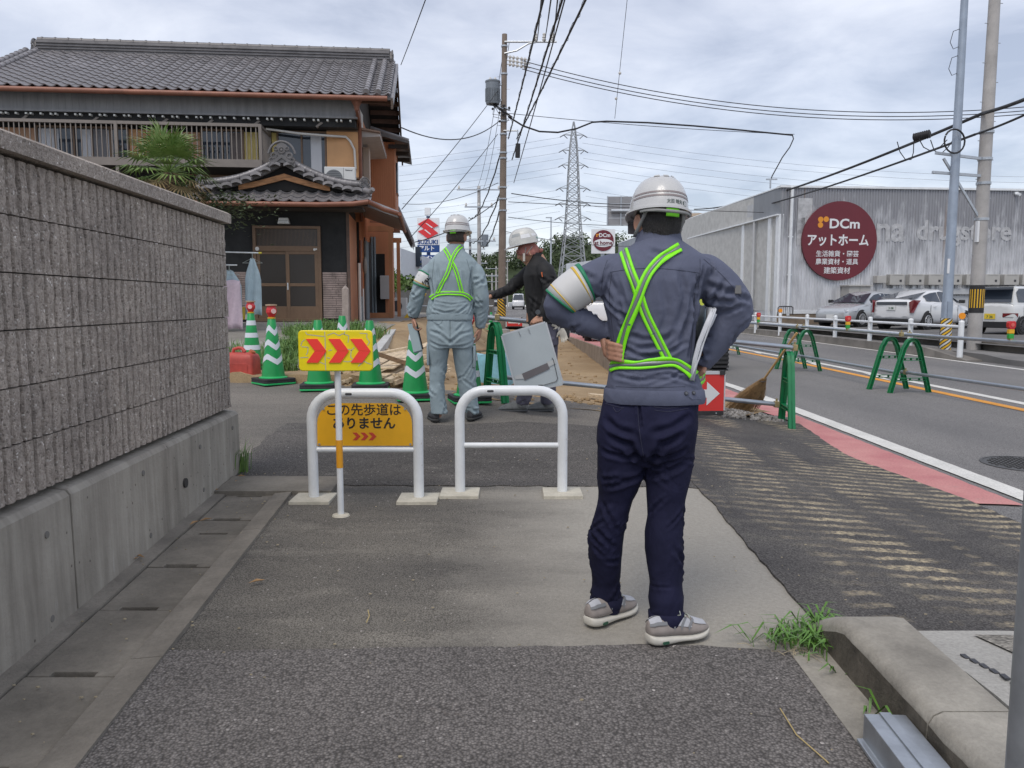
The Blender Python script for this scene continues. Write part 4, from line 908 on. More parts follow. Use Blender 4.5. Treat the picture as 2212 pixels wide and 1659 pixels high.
def wframe(pxa,pxb,za,zb,n,m=brown_al,v=-.06):
 ua,ub=hp(pxa,310,0)[0],hp(pxb,310,0)[0];f=MB()
 for i in range(n+1):x=ua+(ub-ua)*i/n;f.box2((x-.022,v-.03,za),(x+.022,v,zb))
 for z in(za,zb):f.box2((ua-.022,v-.034,z-.025),(ub+.022,v+.002,z+.025))
 f.build('window_frame',m,hs)
wframe(84,280,ZA,ZBt,5);wframe(437,527,ZA,ZBt,2);wframe(601,704,4.42,5.5,2)
MB().box2((-4.0,-.14,4.33),(-.8,-.02,4.40)).build('window_sill',brown_al,hs)
sx=panel('shutter_box',707,778,4.40,5.52,orange_sh,d=.10);
fb=MB();ua,ub=hp(707,310,0)[0],hp(778,310,0)[0]
fb.box2((ua,-.135,4.36),(ub+.03,-.02,4.40));fb.box2((ua,-.135,5.52),(ub+.03,-.02,5.56));fb.box2((ub,-.135,4.36),(ub+.04,-.02,5.54));fb.build('shutter_box_frame',brown_al,hs)
MB().box2((-2.0,-.02,3.3),(-.02,0.0,4.36)).build('lower_wall_panel',orange_sd,hs)
MB().tube([(-2.2,-.35,5.50),(-1.4,-.33,5.41),(-.75,-.30,5.38),(-.28,-.2,5.38),(-.18,-.18,5.28),(-.08,-.17,5.08),(-.06,-.16,4.6)],.03,8).build('conduit',cream,hs,60)
dp=MB().tube([(.06,-.62,6.0),(.06,-.25,5.80),(.06,-.12,5.72),(.06,-.12,3.3)],.048,10).build('downpipe',copper,hs,60)
MB().lathe([(.05,5.86),(.07,5.96),(.13,6.08),(.13,6.12)],4,(.06,-1.02+.10,0)).build('hopper',copper,dp)
MB().tube([(.06,-.92,5.88),(.06,-.60,5.80),(.06,-.2,5.74)],.045,8).build('hopper_bend',copper,dp,60)
bal=thing('balcony',None,None);bal.parent=hs
VB=-1.2
for v_,nm in((VB,'front_rail'),):MB().box2((-9.2,v_-.03,5.36),(-2.17,v_+.03,5.43)).build('rail',grey_al,bal)
MB().box2((-9.2,VB-.06,4.42),(-2.14,VB+.02,4.60)).build('beam',grey_al,bal);MB().box2((-9.2,VB,4.42),(-2.2,-.05,4.46)).build('deck',dk_wood,bal)
bme=MB().box2((-.011,-.011,4.6),(.011,.011,5.36)).mesh('baluster');bme.materials.append(grey_al)
n=0;u=-9.1
while u<-2.25:link('baluster',bme,bal,None,(u,VB,0));u+=.112
for k in range(9):link('baluster',bme,bal,None,(-2.17,VB+.1+k*.112,0))
for u in(-2.17,-5.42,-8.7):MB().box2((u-.035,VB-.036,3.6),(u+.035,VB+.036,5.42)).build('post',grey_al,bal)
MB().box2((-2.205,-.1,4.3),(-2.135,-.03,5.62)).build('post',grey_al,bal);MB().box2((-2.20,VB,5.36),(-2.14,-.05,5.425)).build('rail',grey_al,bal);MB().box2((-2.20,VB,4.45),(-2.14,-.05,4.58)).build('beam',grey_al,bal)
for(pa,pb)in((437,497),(247,275)):
 for i in range(6 if pa>300 else 3):
  u_=hp(pa+4+i*(pb-pa)/6,320,-.3)[0];MB().box((u_,-.3,5.02),(.055,.04,.055)).build('lattice_block',mat('black lattice',(.02,.02,.02),.6),bal);MB().box((u_,-.3,4.78),(.016,.02,.45)).build('lattice_bar',MATS['black lattice'],bal)
VP=-2.0
MB().box2((-3.6,VP,.7),(-.10,-.0,3.5)).build('porch_wall',dk_wall,hs)
MB().box2((-.10,VP+.005,.7),(-.085,0,3.3)).build('porch_side_panel',orange_sd,hs)
MB().box2((-.14,VP-.03,.75),(-.075,VP+.06,3.4)).build('corner_post',mat('grey brown post',(.11,.075,.06),.8,var=.2,vs=6),hs)
brick_t=mat('pinkish grey ledge tile',(.27,.215,.195),.85,var=.28,vs=4,fine=.2,fs=20)
def ledge(u0,u1,zt0,zt1):
 n=21;h=(zt1-zt0)/n
 MB().box2((u0,VP-.02,zt0),(u1,VP-.0,zt1)).build('tile_bed',mortar,hs)
 for i in range(n):
  a=u0
  while a<u1-.02:
   L=min(rnd.choice((.22,.3,.36)),u1-a);MB().box2((a+.003,VP-.045-rnd.uniform(0,.012),zt0+i*h+.004),(a+L-.003,VP-.02,zt0+(i+1)*h-.005)).build('ledge_tile',brick_t,hs);a+=L
ledge(-.70,-.15,.88,1.95);ledge(-3.4,-2.24,.88,1.95)
D0,D1=-2.24,-.72
fr2=MB()
for u in(D0,D1-.07):fr2.box2((u,VP-.09,.84),(u+.07,VP,2.99))
fr2.box2((D0,VP-.088,2.93),(D1,VP,2.995));fr2.box2((D0,VP-.10,2.42),(D1,VP,2.54));fr2.box2((D0,VP-.12,.80),(D1,VP,.88));fr2.build('door_frame',brown_al,hs,bevel=.004)
MB().box2((D0+.07,VP-.03,2.54),(D1-.07,VP-.01,2.93)).build('transom_window',mat('dark ribbed glass',(.018,.018,.019),.25),hs)
lat=MB()
for k in range(46):lat.box2((D0+.08+k*.03,VP-.036,2.55),(D0+.088+k*.03,VP-.03,2.92))
lat.build('transom_lattice',brown_al,hs)
lat_m=mat('fine brown lattice',(.055,.042,.034),.6)
for k,(a,b,vv)in enumerate(((D0+.07,(D0+D1)/2+.03,VP-.03),((D0+D1)/2-.03,D1-.07,VP-.062))):
 dr=thing('sliding_door',None,None);dr.parent=hs
 f=MB();w=.075
 f.box2((a,vv-.03,.88),(a+w,vv,2.42));f.box2((b-w,vv-.03,.88),(b,vv,2.42));f.box2((a+w,vv-.028,2.35),(b-w,vv,2.42));f.box2((a+w,vv-.028,.88),(b-w,vv,1.16));f.box2((a+w,vv-.028,1.62),(b-w,vv,1.69));f.build('door_stiles',brown_al,dr,bevel=.003)
 MB().box2((a+w,vv-.012,1.16),(b-w,vv-.006,2.35)).build('pane',mat('smoky ribbed glass',(.03,.026,.022),.3),dr)
 l=MB();x=a+w+.012
 while x<b-w:l.box2((x,vv-.018,1.16),(x+.006,vv-.012,2.35));x+=.024
 l.build('lattice',lat_m,dr)
 if k:MB().box((a+.03,vv-.04,1.62),(.028,.02,.16)).build('handle',alu,dr)
MB().box2((-1.62,VP-.22,3.04),(-1.42,VP,3.10)).build('lamp_bracket',dark_metal,hs)
MB().loft([[(x*.10-1.52,VP-.14+y*.07,3.16)for x,y in((-1,-1),(1,-1),(1,1),(-1,1))],[(x*.13-1.52,VP-.14+y*.09,3.03)for x,y in((-1,-1),(1,-1),(1,1),(-1,1))]]).build('porch_lamp',mat('white lamp glass',(.66,.67,.66),.3),hs)
for u,z,r in((-2.14,2.47,.045),(-.86,2.46,.028),(-.82,2.47,.02)):MB().cyl((u,VP-.108,z),(u,VP-.098,z),r,n=10).build('door_sticker',mat('white sticker',(.6,.6,.58),.5),hs)
MB().box2((-3.6,VP-1.0,.55),(.1,VP,.80)).build('porch_step',concrete,hs);MB().box2((-2.4,VP-.35,.80),(-.6,VP,.83)).build('door_sill_step',mat('brown step tile',(.09,.06,.05),.7),hs)
VE=-2.78;ZE=3.44;sp=math.atan(.48);RZ=lambda v:ZE+(v-VE)*.48
MB().prism([(VE+.03,ZE-.07),(VE+.03,ZE),(-1.9,RZ(-1.9)),(-1.9,RZ(-1.9)-.07)],-3.5,.42,'x').build('skirt_deck',dk_wood,hs)
MB().box2((-3.5,VE+.1,ZE-.12),(.3,-2,ZE-.07)).build('soffit',dk_wood,hs)
t2=tile_mesh(.285,.29)
for j in range(3):
 for i in range(14):
  u=-3.5+i*.285;v=VE-.03+j*.27*math.cos(sp);lift=.05*max(0,(u+.35))**2
  o=link('porch_tile',t2,hs);o.matrix_local=Matrix.Translation((u,v,ZE+.03+j*.27*math.sin(sp)+lift+rnd.uniform(-.004,.004)))@Matrix.Rotation(sp,4,'X')
MB().tube([(-3.6,VE-.10,ZE-.055),(-.6,VE-.10,ZE-.055),(.1,VE-.10,ZE-.03),(.44,VE-.08,ZE+.02)],.055,12).build('porch_gutter',copper,hs,60)
UA,ZA2=-1.45,4.40
def curve(f,s):
 return UA+s*1.72*f,ZA2-.66*f+.10*math.sin(math.pi*f)*-1+.09*f**3
for s in(-1,1):
 deck=MB();deck.loft([[(curve(f,s)[0],-2.42,curve(f,s)[1]-.10),(curve(f,s)[0],-2.42,curve(f,s)[1]),(curve(f,s)[0],-.02,curve(f,s)[1]),(curve(f,s)[0],-.02,curve(f,s)[1]-.10)]for f in np.linspace(0,1,8)]);deck.build('gable_deck',tile_d,hs,40)
 for k in range(8):
  f=(k+.25)/8.2;u,z=curve(f,s);u2,z2=curve(f+.06,s);a=math.atan2(z2-z,abs(u2-u))
  mb=MB();mb.m=Matrix.Translation((u+s*.1,-2.42,z-.02))@Matrix.Rotation(s*-a*-1 if s<0 else a*1,4,'Y')if False else Matrix.Translation((u+s*.1,-2.44,z-.04))
  mb.loft([[(x,-.16,-.10+.05*math.cos(x/.115*1.4))for x in np.linspace(-.115,.115,7)]+[(x,-.16,-.04+.05*math.cos(x/.115*1.4))for x in np.linspace(.115,-.115,7)],[(x,.30,-.02+.05*math.cos(x/.115*1.4))for x in np.linspace(-.115,.115,7)]+[(x,.30,.04+.05*math.cos(x/.115*1.4))for x in np.linspace(.115,-.115,7)]])
  mb.build('verge_tile',tile_m,hs,50)
 pts=[(curve(f,s)[0],-2.40,curve(f,s)[1]+.07)for f in np.linspace(.06,1.0,14)]
 dr_=MB();dr_.tube(pts,.058,10);[dr_.tube([V(q)-V((.02,0,0)),V(q)+V((.02,0,0))],.068,10)for q in pts];dr_.build('descending_roll',tile_m,hs,45)
 bk=MB();bk.loft([[(curve(f,s)[0],-2.30,curve(f,s)[1]),(curve(f,s)[0],-2.30,curve(f,s)[1]+.17),(curve(f,s)[0],-2.10,curve(f,s)[1]+.17),(curve(f,s)[0],-2.10,curve(f,s)[1])]for f in np.linspace(.08,1.0,10)]);bk.build('descending_ridge',tile_d,hs,40)
 u,z=curve(1.0,s);o=oni(hs,(0,0,0),.19);o.location=(u+s*.06,-2.46,z+.04);o.rotation_euler=(0,0,s*R(35))
 MB().tube([(u+s*.08,-2.55,z-.08),(u+s*.2,-2.68,z-.13),(u+s*.27,-2.76,z-.08)],[.07,.06,.05],8).build('corner_tile',tile_m,hs,50)
o=oni(hs,(0,0,0),.40);o.location=(UA,-2.52,ZA2+.02)
MB().prism([(UA-.30,ZA2-.12),(UA,ZA2+.10),(UA+.30,ZA2-.12),(UA+.27,ZA2-.18),(UA,ZA2+.02),(UA-.27,ZA2-.18)],-2.60,-2.50,'y').build('apex_board',tile_d,hs)
MB().box2((UA-.09,-2.4,ZA2-.05),(UA+.09,0,ZA2+.22)).build('porch_ridge',tile_d,hs)
pan=[(UA+s_*1.0*f,3.86+.26*(1-f)**1.2)for s_,f in[(-1,q)for q in np.linspace(1,0,7)]+[(1,q)for q in np.linspace(.15,1,7)]]
low=[(u,z-.11-.02*(1-abs(u-UA)))for u,z in reversed(pan)]
MB().prism(pan+low,-2.36,-2.30,'y').build('gable_board',mat('orange brown gable board',(.40,.20,.09),.7,var=.4,vs=5,fine=.15,stretch=(1,1,4)),hs)
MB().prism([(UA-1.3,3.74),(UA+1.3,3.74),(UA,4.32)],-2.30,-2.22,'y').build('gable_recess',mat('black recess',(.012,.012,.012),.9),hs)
for v0_,v1_,nm in((.35,.9,'side_window'),(1.5,2.1,'side_window'),(2.4,3.1,'side_window')):
 o=MB().box2((.0,v0_,4.25),(.03,v1_,5.3)).build(nm,glass_dk,hs);f=MB()
 for v_ in(v0_,v1_):f.box2((.0,v_-.03,4.2),(.05,v_+.03,5.34))
 for z in(4.22,5.32):f.box2((0,v0_,z-.03),(.055,v1_,z+.03))
 f.build('frame',brown_al,o)
MB().box2((.0,.95,4.1),(.20,1.45,5.35)).build('shutter_box',mat('beige shutter',(.42,.32,.25),.6),hs)
MB().prism([(.0,5.42),(.0,5.60),(.55,5.52),(.55,5.46)],.05,3.2,'y').build('window_hood',mat('pale hood soffit',(.50,.47,.46),.7,var=.1),hs)
MB().prism([(-.02,5.60),(.56,5.525),(.56,5.56),(-.02,5.66)],-.1,3.25,'y').build('hood_cover',mat('brown hood cover',(.30,.20,.15),.6),hs)
bo=MB().box2((-.3,3.5,3.62),(.78,6.0,6.0)).build('bump_out',orange_sd,hs)
rr2=MB()
for k in range(12):rr2.box2((.03+k*.064,3.488,3.7),(.05+k*.064,3.5,6.0))
rr2.build('rib',orange_sd,bo);MB().box2((-.02,3.44,3.55),(.82,6.05,3.68)).build('base_trim',mat('red brown trim',(.26,.10,.05),.6),bo)
MB().box2((.78,4.1,4.6),(.84,4.9,5.5)).build('window',glass_dk,bo)
br_=MB().prism([(-.1,6.22),(-.1,6.34),(1.22,5.98),(1.22,5.90)],3.15,6.8,'y').build('bump_out_roof',tile_d,hs)
for k in range(9):MB().tube([(1.2-.0,3.2+k*.4,5.99),(.1,3.2+k*.4,6.33)],.06,8).build('roll',tile_m,br_,50)
for v_ in(3.3,4.4,5.5):MB().box2((.6,v_,5.78),(1.18,v_+.07,5.90)).build('rafter',dk_wood,hs)
sr=MB().prism([(-.1,3.62),(-.1,3.72),(1.05,3.30),(1.05,3.22)],-1.9,1.6,'y').build('side_roof',tile_d,hs)
for k in range(14):
 MB().tube([(1.05,-1.85+k*.26,3.32),(-.05,-1.85+k*.26,3.74)],.06,8).build('roll',tile_m,sr,50)
MB().tube([(1.1,-2.3,3.27),(1.1,1.7,3.22)],.045,8).build('side_gutter',copper,hs,60)
MB().tube([(.44,VE-.08,ZE+.02),(.75,-2.5,ZE-.1),(1.1,-2.2,3.27)],.05,8).build('gutter_corner',copper,hs,60)
sr2=MB().prism([(-.1,4.75),(-.1,4.9),(.75,4.35),(1.2,3.3),(1.2,3.2),(.7,4.22)],6.08,9.5,'y').build('rear_side_roof',tile_d,hs)
for k in range(13):MB().tube([(1.21,6.12+k*.27,3.32),(.75,6.12+k*.27,4.38),(-.05,6.12+k*.27,4.92)],.065,8).build('roll',tile_m,sr2,50)
MB().prism([(-.1,4.55),(-.1,4.8),(.75,4.28),(1.23,3.2),(1.18,3.05),(.65,4.1)],6.02,6.08,'y').build('rear_barge',dk_wood,hs)
timber=mat('new brown timber',(.36,.165,.075),.7,var=.15,vs=4,stretch=(1,1,.3))
for pxp,Y,h in((846,23.2,2.55),(862.5,25.5,2.4)):
 q=aty(pxp,690,Y)-HO;u,v_=q.dot(E1),q.dot(E2);MB().box2((u-.055,v_-.055,.55),(u+.055,v_+.055,.75+h)).build('timber_post',timber,hs)
 MB().box2((u-.9,v_-.05,.75+h),(u+.1,v_+.05,.9+h)).build('timber_beam',timber,hs)
q=aty(846,690,23.2)-HO;u,v_=q.dot(E1),q.dot(E2)
MB().box2((-.05,v_-.05,.8),(u,v_+.05,.95)).build('timber_sill',timber,hs);MB().box2((u-.13,v_-.13,.3),(u+.13,v_+.13,.62)).build('post_footing',conc_lt,hs)
MB().box2((-.0,2.3,.35),(u+.1,5.5,.62)).build('deck_base',concrete,hs)
grey_pvc=mat('grey pvc pipe',(.16,.19,.21),.45)
for x,y_,r,c,zt in((.06,1.0,.05,grey_pvc,2.9),(.06,1.5,.045,grey_pvc,2.9),(.07,-1.2,.035,cream,2.2),(.07,-.8,.035,grey_pvc,1.4),(.07,-.3,.032,cream,1.6),(.06,-.55,.03,copper,2.8)):
 MB().cyl((x,y_,.7),(x,y_,zt),r,n=10).build('wall_pipe',c,hs,40)
rwg=MB().box2((-.3,3.42,.55),(.60,6.0,3.62)).build('rear_wing_wall',orange_sd,hs);MB().box2((.16,3.39,.9),(.44,3.425,2.7)).build('dark_opening',MATS.get('black recess')or dk_wall,rwg)
for u_,zt_ in((.06,3.2),(.14,3.2)):MB().cyl((u_,3.36,.6),(u_,3.36,zt_),.04,n=10).build('drain_pipe',grey_pvc,rwg,40)
MB().box2((.30,3.15,1.35),(.58,3.40,2.05)).build('meter_box',mat('pale grey meter box',(.47,.49,.50),.5),hs,bevel=.01)
MB().box2((0,1.05,2.2),(.05,1.6,3.0)).build('flank_window',glass_dk,hs);MB().box2((0,2.7,.9),(.04,4.0,3.0)).build('flank_opening',mat('dark opening',(.03,.028,.027),.8),hs)
MB().ball((.12,-.1,2.2),(.06,.12,.22),10,8).build('wall_vent',grey_al,hs)
# -- things about the house
q=aty(736,410,19.7);ac=thing('air_conditioner_unit','white outdoor air conditioner unit standing behind the porch roof','air conditioner',(q.x,q.y,q.z-.02),HA)
white_pl=mat('off white appliance plastic',(.60,.61,.60),.45,var=.04)
MB().box((0,0,.27),(.74,.28,.56)).build('casing',white_pl,ac,bevel=.015)
MB().lathe([(.21,-.0),(.21,.02),(.19,.02),(.01,.012)],24).build('fan_recess',mat('fan grille grey',(.13,.14,.15),.5),ac);ac.children[-1].location=(-.14,-.135,.27);ac.children[-1].rotation_euler=(R(90),0,0)
gl=MB()
for k in range(9):gl.box((-.14,-.158,.09+k*.045),(.36*math.sqrt(max(.05,1-((k-4)/4.6)**2)),.004,.006))
gl.build('grille',mat('grille light grey',(.32,.33,.33),.5),ac)
for x in(-.37+.46,):MB().box((x,-.142,.27),(.006,.004,.52)).build('seam',dark_metal,ac)
text('lettering','National',.05,Matrix.Translation((.22,-.1425,.47))@UPR,dark_metal,ac,bold=.001)
for x in(-.25,.25):MB().box((x,0,-.03),(.06,.26,.05)).build('foot',dark_metal,ac)
MB().tube([(.37,0,.2),(.45,0,.16),(.52,-.02,.22),(.55,0,.34)],.02,6).build('hose',cream,ac,60)
lr_=V((-5.80,16.3,base_z(16.3)))
rk=thing('laundry_rack','white laundry poles standing in front of the porch','laundry rack',lr_,HA)
MB().cyl((-1.2,0,1.62),(.63,0,1.585),.014,n=8).build('upper_pole',white_paint,rk);MB().cyl((-1.2,-.25,1.33),(.22,-.25,1.325),.013,n=8).build('lower_pole',white_paint,rk)
for x in(-1.0,):MB().cyl((x,-.1,0),(x,-.1,1.65),.016,n=8).build('stand',white_paint,rk)
MB().cyl((.60,0,1.585),(.66,0,1.585),.02,n=8).build('end_cap',mat('yellow cap',(.6,.5,.05),.5),rk)
def cloth(name,label,x,y,zt,w,h,m,neck=0,sh=.0):
 mb=MB();rings=[];
 for j in range(9):
  f=j/8;z=zt-h*f;ww=w*(sh+(1-sh)*min(1,f*3.2))/2*(1+.08*f)
  rings.append([(x+ww*a,y+.035*math.sin(a*6+j*.5)*(.3+f),z+.012*math.sin(a*5))for a in np.linspace(-1,1,13)])
 mb.loft(rings,False,False);o=mb.build(name,m,None,70);s=o.modifiers.new('thickness','SOLIDIFY');s.thickness=.012
 o.location=lr_;o.rotation_euler=(0,0,HA);tag(o,label,'laundry');return o
blue_cl=mat('pale blue washed cotton',(.42,.53,.58),.9,var=.1,vs=6);pink_cl=mat('pale pink checked towel',(.62,.50,.56),.9,var=.08,vs=20)
cloth('shirt','pale blue shirt on a hanger at the right end of the laundry pole',.47,0,1.47,.30,1.15,blue_cl,sh=.25)
cloth('shirt','pale blue shirt hanging behind the pink towel',.06,-.22,1.22,.42,.8,blue_cl,sh=.3)
cloth('towel','pale pink towel hanging on the lower laundry pole',.06,-.30,1.02,.44,.98,pink_cl,sh=1)
hg=mat('wire hanger',(.5,.55,.52),.4,.5)
for x,y,z,l in((.47,0,1.58,'wire hanger of the right hand shirt'),(.06,-.24,1.33,'wire hanger over the pink towel')):
 o=MB().tube([(x,y,z),(x,y,z-.10),(x-.2,y,z-.2),(x+.2,y,z-.2),(x,y,z-.10)],.005,5).build('hanger',hg);o.location=lr_;o.rotation_euler=(0,0,HA);tag(o,l,'hanger')
def bucket(px,py,Y,r0,r1,h,m,label):
 q=aty(px,py,Y);t=thing('bucket',label,'bucket',q);mb=MB();mb.lathe([(r0,0),(r1,h),(r1+.012,h),(r1+.012,h-.02),(r1-.004,h-.005),(r0-.01,.02),(.01,.015)],20);mb.build('bucket_body',m,t,40)
bucket(516,690,17.2,.13,.155,.27,mat('yellow bucket plastic',(.62,.46,.06),.5),'yellow plastic bucket below the pink towel');bucket(537,690,17.6,.07,.08,.20,white_pl,'small white bucket beside the yellow one')
pq=aty(364,362,15.2);pal=thing('palm_tree','small fan palm rising over the wall before the balcony','palm tree',(pq.x,pq.y,base_z(15.2)))
hz=pq.z-base_z(15.2)
MB().tube([(0,0,0),(.03,0,hz*.5),(0,0,hz-.1)],[.13,.11,.10],10).build('trunk',mat('shaggy palm trunk',(.10,.07,.045),.95,var=.4,vs=20,bump=.8),pal)
palm_m=mat('palm green',(.075,.155,.025),.5,var=.45,vs=7,col2=(.21,.29,.09));r_=random.Random(11)
for k in range(40):
 a=k*2.399+r_.uniform(-.2,.2);el=R(75-112*(k/39));L=r_.uniform(.40,.60);d=V((math.cos(a)*math.cos(el),math.sin(a)*math.cos(el),math.sin(el)))
 fr3=MB();p0=V((0,0,hz-.08));p1=p0+d*L;fr3.tube([p0,p0.lerp(p1,.5)+V((0,0,.02)),p1],[.012,.010,.007],5)
 sd=d.cross(V((0,0,1)));sd=(sd if sd.length>.1 else V((1,0,0))).normalized();up=sd.cross(d)
 for i in range(17):
  b=R(-100+200*i/16);dirv=(d*math.cos(b)+sd*math.sin(b)).normalized();LL=r_.uniform(.44,.66)*(1-.25*abs(b)/1.75);n=dirv.cross(up).normalized()*.017
  m1=p1+dirv*LL*.5+up*.02;dr=r_.uniform(.10,.28);m2=p1+dirv*LL*.95-V((0,0,dr*LL))
  i0=fr3.p(p1-n*.4,p1+n*.4,m1+n,m1-n,m2);fr3.f+=[(i0,i0+1,i0+2,i0+3),(i0+3,i0+2,i0+4)]
 fr3.build('frond',palm_m if k<34 else mat('dead brown frond',(.26,.19,.09),.8,var=.3,vs=9),pal)
sh_=MB();r_=random.Random(4)
for i in range(1800):
 c=V((r_.gauss(.5,.55),r_.gauss(.4,.4),hz-.45-abs(r_.gauss(0,.30))));s=r_.uniform(.03,.07);a=r_.uniform(0,6.3);d=V((math.cos(a),math.sin(a),r_.uniform(-.6,.3)));n=V((-d.y,d.x,r_.uniform(-.4,.4)));i0=sh_.p(c-d*s,c+n*s*.4,c+d*s,c-n*s*.4);sh_.f.append((i0,i0+1,i0+2,i0+3))
bush=thing('garden_bush','dark leafy bush under the palm beside the porch roof','bush',(pq.x,pq.y,base_z(15.2)));sh_.build('foliage',mat('dark bush green',(.03,.055,.02),.6,var=.5,vs=9,col2=(.10,.13,.05)),bush)
MB().cyl((.4,.3,0),(.5,.4,hz-.4),.05,n=6).build('stem',wood_dk,bush)
# -- hardware store warehouse
WH=V((12.06,36.0,0));WA=R(5.5);F1=V((math.cos(WA),math.sin(WA),0));F2=V((-math.sin(WA),math.cos(WA),0))
def wp(px,py,v=0):
 d=ray(px,py);k=(WH.dot(F2)+v)/d.dot(F2);q=CAM+d*k;return((q-WH).dot(F1),q.z)
wh=thing('warehouse_store','long grey corrugated hardware store with a round dark red sign across the road','store building',WH,WA)
ZT=wp(1676,404)[1];ZP=.86
m_zinc=bpy.data.materials.new('weathered corrugated zinc');m_zinc.use_nodes=True
def zinc(m):
 t=m.node_tree;b=t.nodes['Principled BSDF'];b.inputs['Roughness'].default_value=.5;b.inputs['Metallic'].default_value=.25
 o=t.nodes.new('ShaderNodeTexCoord');mp=t.nodes.new('ShaderNodeMapping');mp.inputs['Scale'].default_value=(2.2,1,.55);t.links.new(o.outputs['Object'],mp.inputs[0])
 n=t.nodes.new('ShaderNodeTexNoise');n.inputs['Scale'].default_value=1.3;n.inputs['Detail'].default_value=7;n.inputs['Roughness'].default_value=.65;t.links.new(mp.outputs[0],n.inputs[0])
 s=t.nodes.new('ShaderNodeSeparateXYZ');t.links.new(o.outputs['Object'],s.inputs[0])
 a=t.nodes.new('ShaderNodeMath');a.operation='MULTIPLY_ADD';a.inputs[1].default_value=-.085;a.inputs[2].default_value=.38;t.links.new(s.outputs[2],a.inputs[0])
 ad=t.nodes.new('ShaderNodeMath');ad.operation='ADD';t.links.new(a.outputs[0],ad.inputs[0]);t.links.new(n.outputs[0],ad.inputs[1])
 r=t.nodes.new('ShaderNodeValToRGB');e=r.color_ramp.elements;e[0].position=.42;e[0].color=(.28,.285,.305,1);e[1].position=.80;e[1].color=(.68,.69,.71,1);k=e.new(.58);k.color=(.48,.49,.51,1);t.links.new(ad.outputs[0],r.inputs[0])
 n2=t.nodes.new('ShaderNodeTexNoise');n2.inputs['Scale'].default_value=.9;mp2=t.nodes.new('ShaderNodeMapping');mp2.inputs['Scale'].default_value=(3.2,1,.09);t.links.new(o.outputs['Object'],mp2.inputs[0]);t.links.new(mp2.outputs[0],n2.inputs[0])
 r2=t.nodes.new('ShaderNodeValToRGB');r2.color_ramp.elements[0].position=.70;r2.color_ramp.elements[0].color=(0,0,0,1);r2.color_ramp.elements[1].position=.76;r2.color_ramp.elements[1].color=(.55,.55,.55,1);t.links.new(n2.outputs[0],r2.inputs[0])
 x=t.nodes.new('ShaderNodeMix');x.data_type='RGBA';t.links.new(r2.outputs[0],x.inputs[0]);t.links.new(r.outputs[0],x.inputs[6]);x.inputs[7].default_value=(.24,.14,.075,1);t.links.new(x.outputs[2],b.inputs['Base Color'])
zinc(m_zinc)
LW=24.0
pr=[];u=0
while u<LW:pr+=[(u,0),(u+.045,0),(u+.065,-.03),(u+.11,-.03)];u+=.13
for k,(a,b)in enumerate(((0,62),(62,124),(124,185))):
 seg=pr[a*4:b*4+1]
 MB().loft([[(x,y,ZP)for x,y in seg],[(x,y,ZT)for x,y in seg]],False,False).build('corrugated_wall',m_zinc,wh)
MB().box2((.05,.02,ZP),(LW,20,ZT-.02)).build('core',conc_lt,wh)
MB().box2((-.06,-.10,ZT-.02),(LW,.3,ZT+.07)).build('roof_edge',white_paint,wh)
MB().box2((0,-.06,ZP-.12),(LW,.1,ZP+.02)).build('white_sill',white_paint,wh);MB().box2((0,-.03,-.2),(LW,.2,ZP-.12)).build('plinth',mat('brown stained plinth',(.23,.18,.13),.9,var=.2,vs=3),wh)
up=wp(1710,405)[0];MB().tube([(up,-.09,ZT),(up,-.09,ZP-.2)],.075,10).build('downpipe',white_paint,wh,50)
for z in(2.5,4.2):MB().box((up,-.07,z),(.22,.06,.06)).build('pipe_bracket',white_paint,wh)
Ld=V((-math.sin(R(4.6)),math.cos(R(4.6)),0));lx,ly=Ld.dot(F1),Ld.dot(F2);ang=math.atan2(ly,lx)
fl=thing('left_flank',None,None);fl.parent=wh;fl.rotation_euler=(0,0,ang)
LL=34.0;ZF=aty(1676,462,36).z
white_pan=mat('aged white wall panel',(.50,.515,.53),.6,var=.10,vs=.8,stretch=(1,1,.4),fine=.06,fs=12)
grey_fas=mat('grey faded fascia',(.25,.265,.285),.6,var=.14,vs=.7,stretch=(1,1,.4))
MB().box2((0,.0,ZF),(LL,-.25,ZT)).build('fascia',grey_fas,fl);MB().box2((0,.16,ZF-.06),(LL,-.25,ZF)).build('fascia_lip',white_paint,fl)
MB().box2((0,-.1,ZT),(LL,.03,ZT+.05)).build('roof_edge',white_paint,fl)
MB().box2((0,-.06,ZP-.6),(LL,-.2,ZF-.06)).build('recessed_wall',white_pan,fl)
x=.0;k=0
for a in(0,.9,4.2,7.4,11.0,14.6,18.2,22,26,30):MB().box2((a,.05,.2),(a+.34,-.1,ZF-.06)).build('pilaster',white_paint,fl)
for a,b in((1.24,4.2),(4.54,7.4),(7.74,11.0),(11.34,14.6),(14.94,18.2),(18.54,22)):
 for z0_,z1_ in((ZP-.5,2.3),(2.33,3.75),(3.78,ZF-.1)):MB().box2((a+.02,-.035,z0_),(b-.02,-.06,z1_)).build('wall_panel',white_pan,fl,bevel=.004)
MB().box2((3.2,.012,ZF+.25),(7.6,0,ZT-.35)).build('faded_patch',mat('pale faded patch',(.46,.47,.48),.6,var=.15,vs=3),fl)
MB().box2((7.7,.012,ZF+.05),(8.9,0,ZT-.12)).build('faded_patch',MATS['pale faded patch'],fl)
MB().tube([(2.7,.12,ZP),(2.7,.12,ZF-.1)],.06,8).build('flank_downpipe',white_pan,fl,50)
maroon=mat('dark red sign face',(.135,.012,.022),.35,var=.05,vs=2);white_l=mat('white sign lettering',(.72,.73,.74),.4)
su,sz=wp(1810,521);sr_=(wp(1891,521)[0]-wp(1730,521)[0])/2
MB().cyl((su,-.16,sz),(su,-.05,sz),sr_,n=64).build('round_sign',maroon,wh,40)
rs=wh.children[-1]
